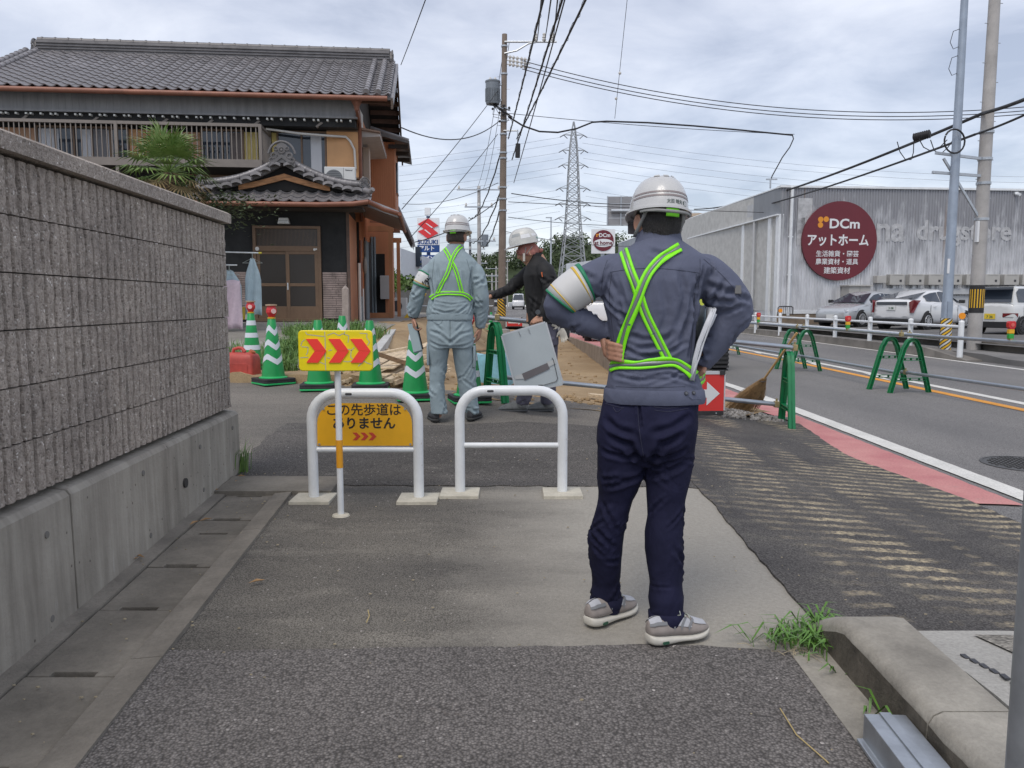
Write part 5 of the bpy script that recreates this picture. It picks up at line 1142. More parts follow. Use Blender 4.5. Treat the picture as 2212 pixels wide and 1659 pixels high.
def sgt(s,px,py,w_px,bold=.02,sxy=1,h=None):
 u,z=wp(px,py,-.17);W_=wp(px+w_px/2,py,-.17)[0]-wp(px-w_px/2,py,-.17)[0]
 me=text_mesh(s,1,bold,.004);xs=[v.co.x for v in me.vertices];ys=[v.co.y for v in me.vertices]
 k=W_/(max(xs)-min(xs));ky=k if h is None else h/(max(ys)-min(ys))
 me.transform(Matrix.Translation((u,-.165,z))@UPR@Matrix.Diagonal((k,ky,k,1))@Matrix.Translation((-(max(xs)+min(xs))/2,-(max(ys)+min(ys))/2,0)))
 me.materials.clear();return link('lettering',me,rs,white_l)
sgt('DCm',1825,483,65,.045,h=.44);sgt('アットホーム',1811,519,132,.035,h=.52);sgt('生活雑貨・園芸',1809,548,92,.03);sgt('農業資材・道具',1808,565,92,.03);sgt('建築資材',1808,584,57,.03)
for px,py in((1773,474),(1785,473.5),(1772.5,486)):
 u,z=wp(px,py,-.17);MB().cyl((u,-.168,z),(u,-.158,z),.125,n=20).build('orange_dot',mat('orange dot',(.72,.28,.02),.4),rs)
gh=mat('pale ghost lettering',(.44,.445,.455),.6,var=.22,vs=5)
for s,px,py,w in(('na',1922,497,62),('drugstore',2082,500,205)):
 u,z=wp(px,py,0);W_=wp(px+w/2,py)[0]-wp(px-w/2,py)[0];me=text_mesh(s,1,.06,.002);xs=[v.co.x for v in me.vertices];k=W_/(max(xs)-min(xs))
 me.transform(Matrix.Translation((u,-.034,z))@UPR@Matrix.Diagonal((k,k*1.05,k,1)));me.materials.clear();link('ghost_letters',me,wh,gh)
for a,b,c,d in((1724,428,1752,505),(1722,470,1736,530)):
 u0,z1_=wp(a,b);u1,z0_=wp(c,d);MB().box2((u0,-.034,z0_),(u1,-.031,z1_)).build('paint_patch',gh,wh)
box_m=mat('grey beige equipment box',(.43,.42,.395),.5,var=.05)
for px in(1895,1928,1970,2011,2051,2092,2132,2173,2212,2252):
 first=px==1895;w=19 if first else 30;u0,z1_=wp(px-w/2,593 if not first else 596);u1,z0_=wp(px+w/2,616 if not first else 612)
 o=MB().box2((u0,-.38,z0_),(u1,-.04,z1_)).build('equipment_box',box_m,wh,bevel=.015)
 if not first:MB().box(((u0+u1)/2+.16,-.386,(z0_+z1_)/2-.05),(.10,.012,.10)).build('latch',dark_metal,o);MB().box(((u0+u1)/2,-.386,z1_-.03),(.5,.01,.012)).build('seam',mat('box seam',(.2,.2,.19),.6),o)
 MB().box(((u0+u1)/2,-.12,z0_-.09),(.14,.12,.2)).build('bracket',white_paint,o)
u0,z_=wp(1890,625);MB().box2((u0+.1,-.22,z_-.22),(LW,-.04,z_+.04)).build('cable_duct',white_pan,wh);MB().box2((u0,-.2,ZP),(u0+.16,-.04,wp(1890,612)[1])).build('duct_riser',white_pan,wh);MB().box2((u0+.3,-.1,ZP+.1),(LW,-.04,z_-.3)).build('lower_cladding',white_pan,wh)
u0,z1_=wp(1816,619);u1,_=wp(1862,619)
cb=MB().box2((u0,-.75,ZP-.5),(u1,-.05,z1_)).build('electric_cabinet',box_m,None,bevel=.02);cb.location=WH;cb.rotation_euler=(0,0,WA);tag(cb,'tall grey beige electric cabinet against the store behind the silver car','cabinet')
MB().box(((u0+u1)/2,-.757,1.6),(.012,.01,2.0)).build('door_gap',MATS['box seam'],cb);MB().box((u0+.32,-.757,z1_-.42),(.18,.012,.3)).build('meter_window',dark_metal,cb)
for x in(-.08,.08):MB().box(((u0+u1)/2+x,-.76,z1_-1.0),(.03,.03,.2)).build('handle',galv,cb)
MB().box2((u0-.06,-.82,z1_),(u1+.06,-.03,z1_+.06)).build('lid',box_m,cb)
rl=thing('black_railing','small black hooped railing at the corner of the grey store','railing',WH,WA)
u0,u1=wp(1681,660,-1.2)[0],wp(1713,660,-1.2)[0];zr0,zr1=wp(1690,680,-1.2)[1],wp(1690,662,-1.2)[1]
MB().tube([(u0,-1.2,zr0),(u0,-1.2,zr1-.06),(u0+.06,-1.2,zr1),(u1-.06,-1.2,zr1),(u1,-1.2,zr1-.06),(u1,-1.2,zr0)],.025,8).build('hoop',dark_metal,rl)
for k in range(1,8):MB().cyl((u0+(u1-u0)*k/8,-1.2,zr0),(u0+(u1-u0)*k/8,-1.2,zr1),.010,n=6).build('bar',dark_metal,rl)
cam_=MB().cyl((0,0,0),(0,-.25,-.04),.07,n=10);u,z=wp(2193,420);cm_=thing('wall_camera',None,None);cm_.parent=wh;cm_.location=(u,-.05,z);cam_.build('housing',white_paint,cm_,40);MB().box((0,.0,.06),(.16,.1,.1)).build('mount',white_paint,cm_)
ob=MB().box2((0,0,0),(26,10,9.6)).build('far_pale_building',mat('pale peach wall',(.62,.58,.54),.8,var=.06,vs=.3),None);ob.location=(17.6,78,0);ob.rotation_euler=(0,0,WA);tag(ob,'plain pale peach building showing above the left end of the grey store','building')
MB().box2((-.1,-.1,9.6),(26.1,10,9.9)).build('roof_edge',mat('tan roof edge',(.5,.40,.30),.7),ob)
lb_=thing('low_white_building','low white roofed store building behind the lattice pylon foot, left of the foreground man','building',(0,0,0))
a=aty(1228,597,70);b=aty(1420,520,52);zt0,zt1=aty(1228,565,70).z,aty(1400,520,54).z
wcol=mat('white roof sheet',(.60,.63,.66),.6,var=.08,vs=.5)
MB().loft([[(a.x,70,0),(a.x,70,a.z),(a.x+14,71,a.z),(a.x+14,71,0)],[(a.x+6.6,48,0),(a.x+6.6,48,3.4),(a.x+18,50,3.4),(a.x+18,50,0)]]).build('wall',white_pan,lb_)
MB().loft([[(a.x-.2,70,a.z),(a.x-.2,70,a.z+1.1),(a.x+14,71,a.z+1.6),(a.x+14,71,a.z)],[(a.x+6.3,48,3.4),(a.x+6.3,48,4.6),(a.x+18,50,5.2),(a.x+18,50,3.4)]]).build('roof',wcol,lb_)
def pole_sign():
 Y=62;c=aty(1303,520,Y);k=Y/FPX
 t=thing('store_pole_sign','white pole sign with a dark red disc for the store, left of the foreground man','pole sign',(c.x,Y,0));z=c.z
 MB().box2((-25*k,-.1,z-27*k),(25*k,.1,z+24*k)).build('board',white_l,t);MB().cyl((0,.3,0),(0,.3,z),.15,n=10).build('post',galv,t)
 MB().cyl((0,-.14,z),(0,-.10,z),22*k,n=40).build('disc',maroon,t)
 MB(Matrix.Translation((0,-.15,z-5*k))@Matrix.Diagonal((1,1,.42,1))).cyl((0,0,0),(0,.02,0),20.5*k,n=36).build('oval',white_l,t)
 text('lettering','DCm',11*k,Matrix.Translation((2.5*k,-.145,z+11*k))@UPR,white_l,t,bold=.03,extrude=.005)
 text('lettering','at home',11.5*k,Matrix.Translation((0,-.165,z-5*k))@UPR,maroon,t,bold=.01,extrude=.005)
 for dx,dz in((-14,12.5),(-10.5,12.6),(-14,9.2)):MB().cyl((dx*k,-.15,z+dz*k),(dx*k,-.14,z+dz*k),1.7*k,n=10).build('orange_dot',MATS['orange dot'],t)
pole_sign()
Y=44;c=aty(1340,455,Y);k=Y/FPX;ds=thing('direction_sign','grey back of a large overhead road sign beside the white helmet','road sign',(c.x,Y,0));z=c.z
bk=mat('grey sign back',(.30,.30,.31),.5,.3,var=.1,vs=2)
for i in range(4):
 for j in range(2):MB().box2((-27*k+j*29*k,0,z-30*k+i*15*k),(1*k+j*29*k,.06,z-15.6*k+i*15*k)).build('back_panel',bk,ds)
for x in(-27.5,1,30.5):MB().box((x*k,-.03,z),(.06,.08,60*k)).build('stiffener',galv,ds)
MB().cyl((-20*k,-.12,z-1*k),(80*k,-.12,z-1*k),.10,n=12).build('arm',galv,ds,40);MB().cyl((80*k,-.12,0),(80*k,-.12,z+.6),.14,n=12).build('post',galv,ds,40)
# -- parking, kerbs, guard rail, poles
sheet('car_park',[(11.35,17.4),(60,17.4),(60,36),(40,36),(10.4,36.0),(9.0,60),(8.8,60)][:5]+[(11.0,60),(10.6,40)],lambda x,y:.26,ground_mat('car park asphalt',(.12,.118,.115),(.17,.165,.16),.7,bump=.3),1.2,0)
ck=thing('roadside_kerb',None,None);ck['kind']='structure';kc=mat('dark weathered kerb',(.20,.185,.165),.9,var=.25,vs=2,fine=.2)
ys=[17.6,19.4,21.4,23.4,25.4,27.4,29.4,31.4,33.4,35.4]
for a,b in zip(ys[:-1],ys[1:]):
 x0_,x1_=(10.15-max(0,a-29)*.05),(10.15-max(0,b-29)*.05);h0=.15 if a>18 else-.04
 MB().loft([[(x0_,a+.005,-.2),(x0_+.02,a+.005,h0),(x0_+.45,a+.005,h0),(x0_+.45,a+.005,-.2)],[(x1_,b-.005,-.2),(x1_+.02,b-.005,.15),(x1_+.45,b-.005,.15),(x1_+.45,b-.005,-.2)]]).build('kerb_stone',kc,ck)
sheet('footway',[(10.5,3),(60,3),(60,17.35),(11.9,17.4),(11.4,36),(10.3,36),(10.55,20)],lambda x,y:.045 if y<17 else .10,ground_mat('grey footway',(.16,.157,.153),(.22,.213,.204),.7,bump=.3),.8,0,skirt=.25)
rw=tag(MB().loft([[(11.6,15,-.1),(11.6,15,.30),(11.8,15,.30),(11.8,15,-.1)],[(11.25,36,-.1),(11.25,36,.42),(11.45,36,.42),(11.45,36,-.1)]]).build('low_retaining_wall',kc,None),'low dark concrete wall edging the car park behind the white rail','low wall')
rw2=tag(MB().box2((11.9,17.28,-.15),(60,17.46,.31)).build('low_retaining_wall',kc,None),'low dark concrete wall below the pale wagon at the right edge','low wall')
gd=thing('guard_rail','white two pipe guard rail along the far side of the road','guard rail',(0,0,0))
gp=[(10.25,18.0),(10.28,20.35),(10.3,22.7),(10.28,25.1),(10.24,27.4),(10.15,29.9),(10.0,32.4),(9.85,35)]
for x,y in gp:
 o=MB().cyl((x,y,.0),(x,y,.80),.062,n=16).build('post',white_paint,gd,40);MB().lathe([(.062,.80),(.055,.83),(.02,.845)],14,(x,y,0)).build('cap',white_paint,o,60)
for(p0,p1)in zip(gp[:-1],gp[1:]):
 for z in(.70,.44):MB().cyl((p0[0]-.02,p0[1],z),(p1[0]-.02,p1[1],z),.034,n=12).build('rail',white_paint,gd,50)
orl=mat('orange reflector',(.85,.30,.01),.3)
for(x,y),l in(((10.25,18.0),'orange round reflector on the nearest guard rail post'),((10.15,29.9),'orange round reflector on a far guard rail post before the store corner')):
 t=thing('reflector',l,'reflector',(x,y,.845));MB().cyl((0,-.02,.10),(0,.01,.10),.075,n=18).build('disc',orl,t);MB().cyl((0,0,0),(0,0,.05),.014,n=6).build('stem',white_paint,t)
def banded(t,r,z0,z1,diag,base=black_rub,n=24,k=5):
 MB().cyl((0,0,z0),(0,0,z1),r,n=n,cap=False).build('warning_band',base,t,60)
 ym=mat('warning yellow',(.72,.42,.02),.5);wm=mat('warning white',(.62,.63,.62),.5)
 if diag:
  st_=int((z1-z0)/.17)+2
  for i in range(-2,st_):
   for half,m in((0,ym),(.085,wm)):
    mb=MB();za=z0+i*.17+half;aa=np.linspace(-math.pi,0,15);lo,hi=[],[]
    for a in aa:
     zz=za+(a+math.pi)*.10;c=lambda q:min(z1,max(z0,q));lo.append((r*1.015*math.cos(a),r*1.015*math.sin(a),c(zz)));hi.append((r*1.015*math.cos(a),r*1.015*math.sin(a),c(zz+.055)))
    mb.loft([lo,hi],False,False);mb.build('stripe',m,t)
 else:
  for i in range(9):
   a0=-math.pi+i*.36;mb=MB();aa=np.linspace(a0,a0+.16,4);mb.loft([[(r*1.015*math.cos(a),r*1.015*math.sin(a),z0+.12)for a in aa],[(r*1.015*math.cos(a),r*1.015*math.sin(a),z1-.10)for a in aa]],False,False);mb.build('stripe',ym,t)
pa=thing('street_light_pole','blue grey steel street light pole with striped foot by the parked cars','light pole',(10.56,19.2,.02))
MB().tube([(0,0,0),(0,0,1.2),(0,0,1.25),(0,0,9.5)],[.125,.125,.115,.075],20).build('shaft',mat('blue grey painted steel',(.30,.35,.42),.45,.3,var=.1,vs=4),pa,40)
banded(pa,.13,.02,.85,True);MB().box((0,-.12,1.05),(.12,.06,.4)).build('service_hatch',MATS['blue grey painted steel'],pa);MB().box((-.07,-.09,2.1),(.06,.02,.35)).build('label_plate',white_l,pa)
for z in(7.0,7.6):MB().tube([(-.08,0,z),(-.22,0,z-.05),(-.28,0,z-.3),(-.2,0,z-.45),(-.08,0,z-.4)],.008,5).build('loose_wire',black_rub,pa)
conc_pole=mat('concrete pole',(.40,.385,.37),.8,var=.15,vs=2.5,fine=.1,fs=40)
pb=thing('utility_pole','thick concrete utility pole with black and yellow band at the far right','utility pole',(11.35,19.35,.05),0,'concrete utility poles')
MB().cyl((0,0,0),(0,0,12),.165,.105,24).build('shaft',conc_pole,pb,40);banded(pb,.168,.95,1.62,False)
for z in(5.25,4.62,4.05,3.2):MB().cyl((0,0,z-.03),(0,0,z+.03),.165,n=20).build('band_clamp',galv,pb)
MB().bar((-.1,-.05,4.62),(-1.25,-.1,4.75),.06).build('cross_arm',galv,pb);MB().bar((-.1,-.05,4.22),(-1.3,-.1,4.3),.06).build('cross_arm',galv,pb);MB().bar((-.1,-.05,3.25),(-1.05,-.1,4.62),.05).build('brace',galv,pb)
for z in np.arange(1.9,9,.45):MB().cyl((-.2 if int(z*20)%2 else .06,0,z),(-.06 if int(z*20)%2 else .2,0,z),.009,n=5).build('step_bolt',galv,pb)
MB().box((-.13,-.08,2.9),(.05,.1,.5)).build('number_plate',white_l,pb)
# -- cars
car_white=mat('white car paint',(.72,.73,.74),.18,coat=.6);car_silver=mat('silver car paint',(.50,.52,.54),.25,.35,coat=.6);car_cream=mat('pale grey white car paint',(.66,.67,.66),.2,coat=.6);car_dark=mat('dark grey car paint',(.06,.06,.07),.2,.3,coat=.5)
tyre_m=mat('tyre rubber',(.022,.022,.023),.8);rim_m=mat('alloy rim',(.55,.56,.58),.3,.7);tail_m=mat('tail lamp red',(.15,.008,.012),.15,spec=.7);head_m=mat('head lamp glass',(.45,.47,.5),.1,spec=.8);trim_m=mat('black car trim',(.018,.018,.019),.5);plate_w=mat('white number plate',(.68,.69,.68),.5);plate_y=mat('yellow number plate',(.72,.52,.04),.5)
def car(name,label,p,rz,L,Wd,hull,cab,paint,wheels,wr=.315,plate=plate_w,rim=rim_m,number='',tails=None,heads=True,spoke=10,cat='car',extra=None):
 t=thing(name,label,cat,p,rz)
 rings=[]
 for x,w,zb,zt in hull:
  rings.append([(x,a*w,z)for a,z in((-.86,zb),(-.97,zb+.10),(-1,zb+.3*(zt-zb)),(-1,zb+.62*(zt-zb)),(-.965,zt-.09),(-.90,zt-.02),(-.6,zt+.018),(0,zt+.03),(.6,zt+.018),(.90,zt-.02),(.965,zt-.09),(1,zb+.62*(zt-zb)),(1,zb+.3*(zt-zb)),(.97,zb+.10),(.86,zb))])
 b=MB().loft(rings).build('body',paint,t,35);m=b.modifiers.new('smooth','SUBSURF');m.levels=m.render_levels=1
 zb0=lambda x:np.interp(x,[h[0]for h in hull][::-1],[h[3]for h in hull][::-1])
 xs=[c[0]for c in cab]
 rr=[]
 for x,z,w in cab:
  zl=zb0(x)-.06;wl=np.interp(x,[h[0]for h in hull][::-1],[h[1]for h in hull][::-1])*.93
  rr.append([(x,-wl,zl),(x,-(w*.55+wl*.45),zl+(z-zl)*.5),(x,-w,z-.045),(x,-w*.86,z),(x,0,z+.02),(x,w*.86,z),(x,w,z-.045),(x,(w*.55+wl*.45),zl+(z-zl)*.5),(x,wl,zl)])
 c=MB().loft(rr,True).build('cabin',paint,t,40)
 def side_pt(x,f,s,out=.012):
  z=np.interp(x,xs[::-1],[q[1]for q in cab][::-1]);w=np.interp(x,xs[::-1],[q[2]for q in cab][::-1]);zl=zb0(x)-.06;wl=np.interp(x,[h[0]for h in hull][::-1],[h[1]for h in hull][::-1])*.93
  zz=zl+.075+(z-.07-zl-.075)*f;g_=(zz-zl)/max(.05,(z-.045-zl));ww=wl+(w-wl)*g_;return(x,s*(ww+out),zz)
 i0,i1=cab[0],cab[-1]
 n=len(cab)
 fr_,re_=cab[1],cab[-2]
 for s in(-1,1):
  for(xa_,xb_)in wins(cab):
   pts=[side_pt(x,0,s)for x in np.linspace(xa_,xb_,5)]+[side_pt(x,1,s)for x in np.linspace(xb_,xa_,7)]
   MB().face(*pts).build('side_window',glass_dk,t)
 def glassband(a,b_,nm):
  (xa_,za,wa),(xb_,zb_,wb)=a,b_;zl=zb0(xa_)-.0;wl=np.interp(xa_,[h[0]for h in hull][::-1],[h[1]for h in hull][::-1])*.86;d=.025 if xa_>xb_ else-.025
  MB().face((xa_+d*1.6,-wl,zl+.05),(xa_+d*1.6,wl,zl+.05),(xb_+d*.6,wb*.86,zb_-.005),(xb_+d*.6,-wb*.86,zb_-.005)).build(nm,glass_dk,t)
 glassband(cab[0],cab[1],'windscreen');glassband(cab[-1],cab[-2],'rear_window')
 for x,s in[(x,s)for x in wheels for s in(-1,1)]:
  w=Wd/2;wh_=thing('wheel',None,None,(x,s*(w-.10),wr));wh_.parent=t
  MB().tube([(0,s*-.1,0),(0,s*.085,0)],wr+.055,28).build('arch',trim_m,wh_,60)
  mb=MB();mb.loft([[(r_*math.cos(a),s*y,r_*math.sin(a))for a in np.linspace(0,2*math.pi,33)[:-1]]for r_,y in((wr*.66,.102),(wr*.92,.106),(wr,.085),(wr,-.1))]);mb.build('tyre',tyre_m,wh_,40)
  rm=MB();rm.tube([(wr*.64*math.cos(a),s*.106,wr*.64*math.sin(a))for a in np.linspace(0,2*math.pi,25)],.014,6);rm.cyl((0,s*.09,0),(0,s*.115,0),.05,n=12)
  for k in range(spoke):a=2*math.pi*k/spoke;rm.bar((.04*math.cos(a),s*.108,.04*math.sin(a)),(wr*.63*math.cos(a),s*.108,wr*.63*math.sin(a)),.030 if spoke>7 else .05,.016,up=(0,1,0))
  rm.build('rim',rim,wh_,40);MB().cyl((0,s*.07,0),(0,s*.098,0),wr*.62,n=20).build('brake_disc',trim_m,wh_)
 xr,xf=hull[-1][0],hull[0][0]
 MB().box((xr-.012,0,plate[1]),(.012,.33,.165)).build('number_plate',plate[0],t)
 if number:text('lettering',number,.11,Matrix.Translation((xr-.02,0,plate[1]-.02))@Matrix.Rotation(R(-90),4,'Z')@UPR,mat('plate digits',(.03,.10,.05),.5),t,bold=.01)
 MB().box((xf+.012,0,.42),(.012,.33,.165)).build('number_plate',plate[0],t)
 for s in(-1,1):
  MB().box((cab[0][0]-.28,s*(Wd/2+.07),zb0(cab[0][0])+.10),(.14,.2,.13)).build('mirror',trim_m,t,bevel=.03)
  for x in(.15,-.75):
   MB().box((x-.15,s*(np.interp(x,[h[0]for h in hull][::-1],[h[1]for h in hull][::-1])+.008),zb0(x)-.17),(.2,.025,.03)).build('door_handle',paint,t,bevel=.008)
  for x in(.72,-.32,-1.18):MB().box((x,s*(np.interp(x,[h[0]for h in hull][::-1],[h[1]for h in hull][::-1])*1.0-.002),.58),(.008,.012,.62)).build('door_gap',trim_m,t)
 MB().box2((hull[0][0]-.3,-Wd*.42,.17),(hull[0][0]+.005,Wd*.42,.33)).build('front_grille',trim_m,t,bevel=.02);MB().box2((hull[-1][0]-.004,-Wd*.40,.2),(hull[-1][0]+.3,Wd*.40,.40)).build('rear_diffuser',trim_m,t,bevel=.02)
 if extra:extra(t,zb0)
 return t
def wins(cab):
 a,b=cab[1][0]+.42*(cab[0][0]-cab[1][0]),cab[-2][0]+.42*(cab[-1][0]-cab[-2][0]);m=(a+b)/2-.05
 return[(a,m+.03),(m-.03,b+.06)]
def lights(tails,heads):
 def f(t,zb0):
  for pts,m,nm in[(p,tail_m,'tail_lamp')for p in tails]+[(p,head_m,'headlight')for p in heads]:
   for s in(-1,1):MB().loft([[(x,s*y,z)for x,y,z in pts],[(x-.03*(1 if x>0 else-1),s*(y-.05),z)for x,y,z in pts]]).build(nm,m,t)
 return f
H1=[(2.28,.55,.34,.60),(2.18,.74,.22,.70),(1.95,.84,.18,.78),(1.5,.88,.17,.88),(.95,.885,.17,.95),(0,.885,.17,.98),(-1.0,.885,.17,1.02),(-1.75,.86,.20,1.07),(-2.12,.80,.26,1.10),(-2.27,.72,.40,1.02)]
C1=[(1.12,.95,.62),(.30,1.40,.60),(-.15,1.47,.60),(-.85,1.40,.58),(-2.0,1.13,.54)]
car('parked_car','white fastback car parked with its tail to the road behind the guard rail',V((15.75,30.2,.26)),R(34),4.54,1.77,H1,C1,car_white,(1.36,-1.34),.32,(plate_w,.80),number='3 08',spoke=10,extra=lights([[(-2.20,.80,1.08),(-1.85,.86,1.06),(-2.0,.862,.96),(-2.2,.81,.62),(-2.27,.735,.62),(-2.29,.70,1.0)]],[[(2.1,.70,.72),(1.75,.865,.80),(1.9,.86,.66),(2.2,.70,.6)]]))
H2=[(2.16,.60,.30,.62),(2.05,.78,.20,.74),(1.8,.86,.17,.82),(1.35,.89,.16,.90),(.85,.895,.16,.96),(0,.895,.16,.98),(-1.0,.895,.16,1.0),(-1.75,.86,.2,1.02),(-2.08,.80,.26,.98),(-2.18,.72,.38,.9)]
C2=[(1.0,.95,.66),(.15,1.38,.60),(-.3,1.44,.60),(-1.25,1.40,.58),(-1.95,1.02,.60)]
car('parked_car','silver hatchback parked nose towards the road left of the white fastback',V((14.75,33.4,.26)),R(214),4.37,1.79,H2,C2,car_silver,(1.32,-1.32),.325,(plate_w,.75),spoke=12,extra=lights([[(-2.12,.78,.9),(-1.8,.87,.92),(-1.85,.87,.78),(-2.16,.76,.72)]],[[(2.1,.62,.72),(1.55,.885,.80),(1.7,.885,.66),(2.14,.68,.62)]]))
H3=[(1.70,.50,.36,.66),(1.62,.66,.22,.80),(1.4,.72,.18,.90),(1.0,.737,.17,.96),(.5,.74,.17,.98),(-.3,.74,.17,.98),(-1.1,.735,.17,.98),(-1.55,.72,.2,.98),(-1.68,.70,.24,.95),(-1.72,.66,.34,.90)]
C3=[(1.05,.96,.58),(.42,1.42,.56),(-.1,1.50,.56),(-1.35,1.48,.55),(-1.66,.99,.62)]
car('parked_car','pale kei car with a yellow number plate parked tail on at the right edge',V((16.45,25.6,.26)),R(30),3.4,1.475,H3,C3,car_cream,(1.22,-1.22),.29,(plate_y,.56),rim=dark_metal,number='7 36',spoke=10,extra=lights([[(-1.70,.69,.66),(-1.5,.728,.66),(-1.5,.73,.54),(-1.715,.68,.54),(-1.73,.40,.54),(-1.73,.40,.66)]],[[(1.55,.62,.84),(1.2,.73,.88),(1.3,.73,.74),(1.62,.62,.70)]]))
MB().box((-2.262,0,.96),(.03,1.16,.11)).build('rear_lower_window',glass_dk,bpy.data.objects['parked_car'],bevel=.01)
sp_=MB().box((-1.62,0,1.50),(.32,1.08,.04)).build('roof_spoiler',trim_m,bpy.data.objects['parked_car.002'],bevel=.01)
def van(name,label,p,rz,paint,k=1):
 hv=[(1.66,.60,.30,.80),(1.60,.70,.22,.98),(1.3,.735,.2,1.05),(.6,.74,.2,1.05),(-.4,.74,.2,1.05),(-1.5,.735,.2,1.05),(-1.66,.70,.28,1.0)]
 cv=[(1.42,1.05,.64),(.95,1.72,.60),(.3,1.80,.60),(-1.4,1.78,.60),(-1.62,1.05,.66)]
 return car(name,label,p,rz,3.4,1.475,hv,cv,paint,(1.2,-1.15),.28,(plate_w,.6),spoke=6,cat='van',extra=lights([[(-1.64,.70,1.0),(-1.5,.735,1.0),(-1.5,.735,.75),(-1.66,.69,.75)]],[[(1.64,.62,.80),(1.4,.73,.88),(1.45,.73,.70),(1.66,.62,.66)]]))
q=aty(1120,667,96);van('distant_van','small white van driving towards the camera far down the road',V((q.x,96,q.z)),R(-92),car_white)
bpy.data.objects['distant_van'].children
q=aty(1065,666,84);car('distant_car','dark grey car seen from behind far down the road left of the pole',V((q.x,84,q.z)),R(98),4.37,1.79,H2,C2,car_dark,(1.32,-1.32),.32,(plate_w,.75),spoke=6,extra=lights([[(-2.12,.78,.9),(-1.8,.87,.92),(-1.85,.87,.78),(-2.16,.76,.72)]],[[(2.1,.62,.72),(1.55,.885,.80),(1.7,.885,.66),(2.14,.68,.62)]]))
# -- excavator and truck behind the foreground man
lime=mat('yellow green machine paint',(.50,.58,.06),.4,var=.06,vs=2)
ex=thing('excavator','yellow green mini excavator on black tracks mostly hidden by the foreground man','excavator',(3.42,16.2,-.07),R(91))
for s in(-1,1):
 pts=[(x,s*.62,z)for x,z in rrect(-.95,0,.95,.48,.23,6)]
 MB().loft([[(x,s*.62-.15,z)for x,_,z in pts],[(x,s*.62+.15,z)for x,_,z in pts]]).build('track',black_rub,ex,40)
 lg=MB()
 for k in range(16):lg.box((-.88+k*.117,s*.62,.012),(.05,.31,.03));lg.box((-.88+k*.117,s*.62,.47),(.05,.31,.03))
 for k in range(5):lg.box((.95,s*.62,.08+k*.08),(.03,.31,.04));lg.box((-.95,s*.62,.08+k*.08),(.03,.31,.04))
 lg.build('track_lugs',black_rub,ex)
 for x in(-.7,-.23,.23,.7):MB().cyl((x,s*.62-.16,.2),(x,s*.62+.16,.2),.13,n=14).build('roller',dark_metal,ex)
MB().cyl((0,0,.45),(0,0,.58),.45,n=20).build('turntable',dark_metal,ex)
MB().prism(rrect(-1.05,-.72,.75,.72,.22),.58,.98).build('upper_deck',lime,ex,40,bevel=.02);MB().prism(rrect(-1.08,-.70,-.45,.70,.2),.98,1.42).build('engine_cover',lime,ex,40,bevel=.03)
MB().box((-1.085,0,1.15),(.02,.9,.12)).build('red_stripe',sign_red,ex)
cb_=thing('cab',None,None);cb_.parent=ex
for x,y in((-.4,.1),(-.4,.66),(.55,.1),(.55,.66)):MB().bar((x,y,.98),(x*.92,y,2.30),.06).build('pillar',dark_metal,cb_)
MB().box((.06,.42,2.33),(1.0,.62,.08)).build('roof',lime,cb_,bevel=.03);MB().box((.06,.66,1.65),(.86,.012,1.2)).build('side_glass',glass_dk,cb_);MB().box((-.4,.38,1.75),(.012,.5,1.0)).build('rear_glass',glass_dk,cb_)
MB().tube([(.75,.12,.9),(1.4,.16,2.1),(1.9,.18,2.75),(2.8,.18,2.4)],[.16,.17,.16,.12],4).build('boom',lime,ex);MB().tube([(2.8,.18,2.45),(3.3,.18,1.2)],[.13,.09],4).build('dipper_arm',lime,ex)
MB().loft([[(3.2,-.55,1.1),(3.75,-.55,1.05),(3.7,-.55,.7),(3.25,-.55,.6)],[(3.2,.05,1.1),(3.75,.05,1.05),(3.7,.05,.7),(3.25,.05,.6)]]).build('bucket',dark_metal,ex)
MB().tube([(.7,.30,1.2),(1.1,.32,2.0),(1.5,.33,2.5),(2.1,.33,2.75)],.035,8).build('hose',black_rub,ex,60);MB().tube([(.7,.02,1.2),(1.15,.02,2.05),(1.6,.03,2.5),(2.2,.03,2.7)],.035,8).build('hose',black_rub,ex,60)
tr_=thing('small_truck','white truck standing farther up the road behind the foreground man','truck',(3.15,25.0,-.07),R(266))
hv=[(2.3,.80,.45,1.15),(2.22,.86,.35,1.3),(1.6,.87,.35,1.35),(.9,.87,.35,1.35),(.8,.86,.38,1.3)]
MB().loft([[(x,a*w,z)for a,z in((-.95,zb),(-1,zb+.15),(-1,zt-.05),(-.9,zt),(.9,zt),(1,zt-.05),(1,zb+.15),(.95,zb))]for x,w,zb,zt in hv]).build('cab_body',car_white,tr_,40)
MB().loft([[(x,a*w,z)for a,z in((-1,1.3),(-.9,zt),(.9,zt),(1,1.3))]for x,w,zt in((2.2,.84,1.32),(1.95,.80,1.95),(.85,.80,1.98),(.8,.84,1.32))]).build('cab_top',car_white,tr_,40)
MB().face((2.235,-.72,1.38),(2.235,.72,1.38),(2.02,.70,1.88),(2.02,-.70,1.88)).build('windscreen',glass_dk,tr_)
MB().box2((2.28,-.6,.62),(2.315,.6,.80)).build('grille',trim_m,tr_);MB().box2((2.25,-.86,.36),(2.36,.86,.52)).build('bumper',mat('grey bumper',(.2,.2,.2),.5),tr_)
for s in(-1,1):MB().box((2.29,s*.66,.92),(.05,.26,.18)).build('headlight',head_m,tr_,bevel=.02)
MB().box2((-2.3,-.88,.8),(.75,.88,.92)).build('flat_bed',wood_dk,tr_)
for s in(-1,1):MB().box2((-2.3,s*.88-.02,.92),(.75,s*.88+.02,1.25)).build('bed_side',car_white,tr_)
for x in(1.5,-1.4):
 for s in(-1,1):MB().cyl((x,s*.68,.33),(x,s*.88,.33),.33,n=22).build('wheel',tyre_m,tr_,40)
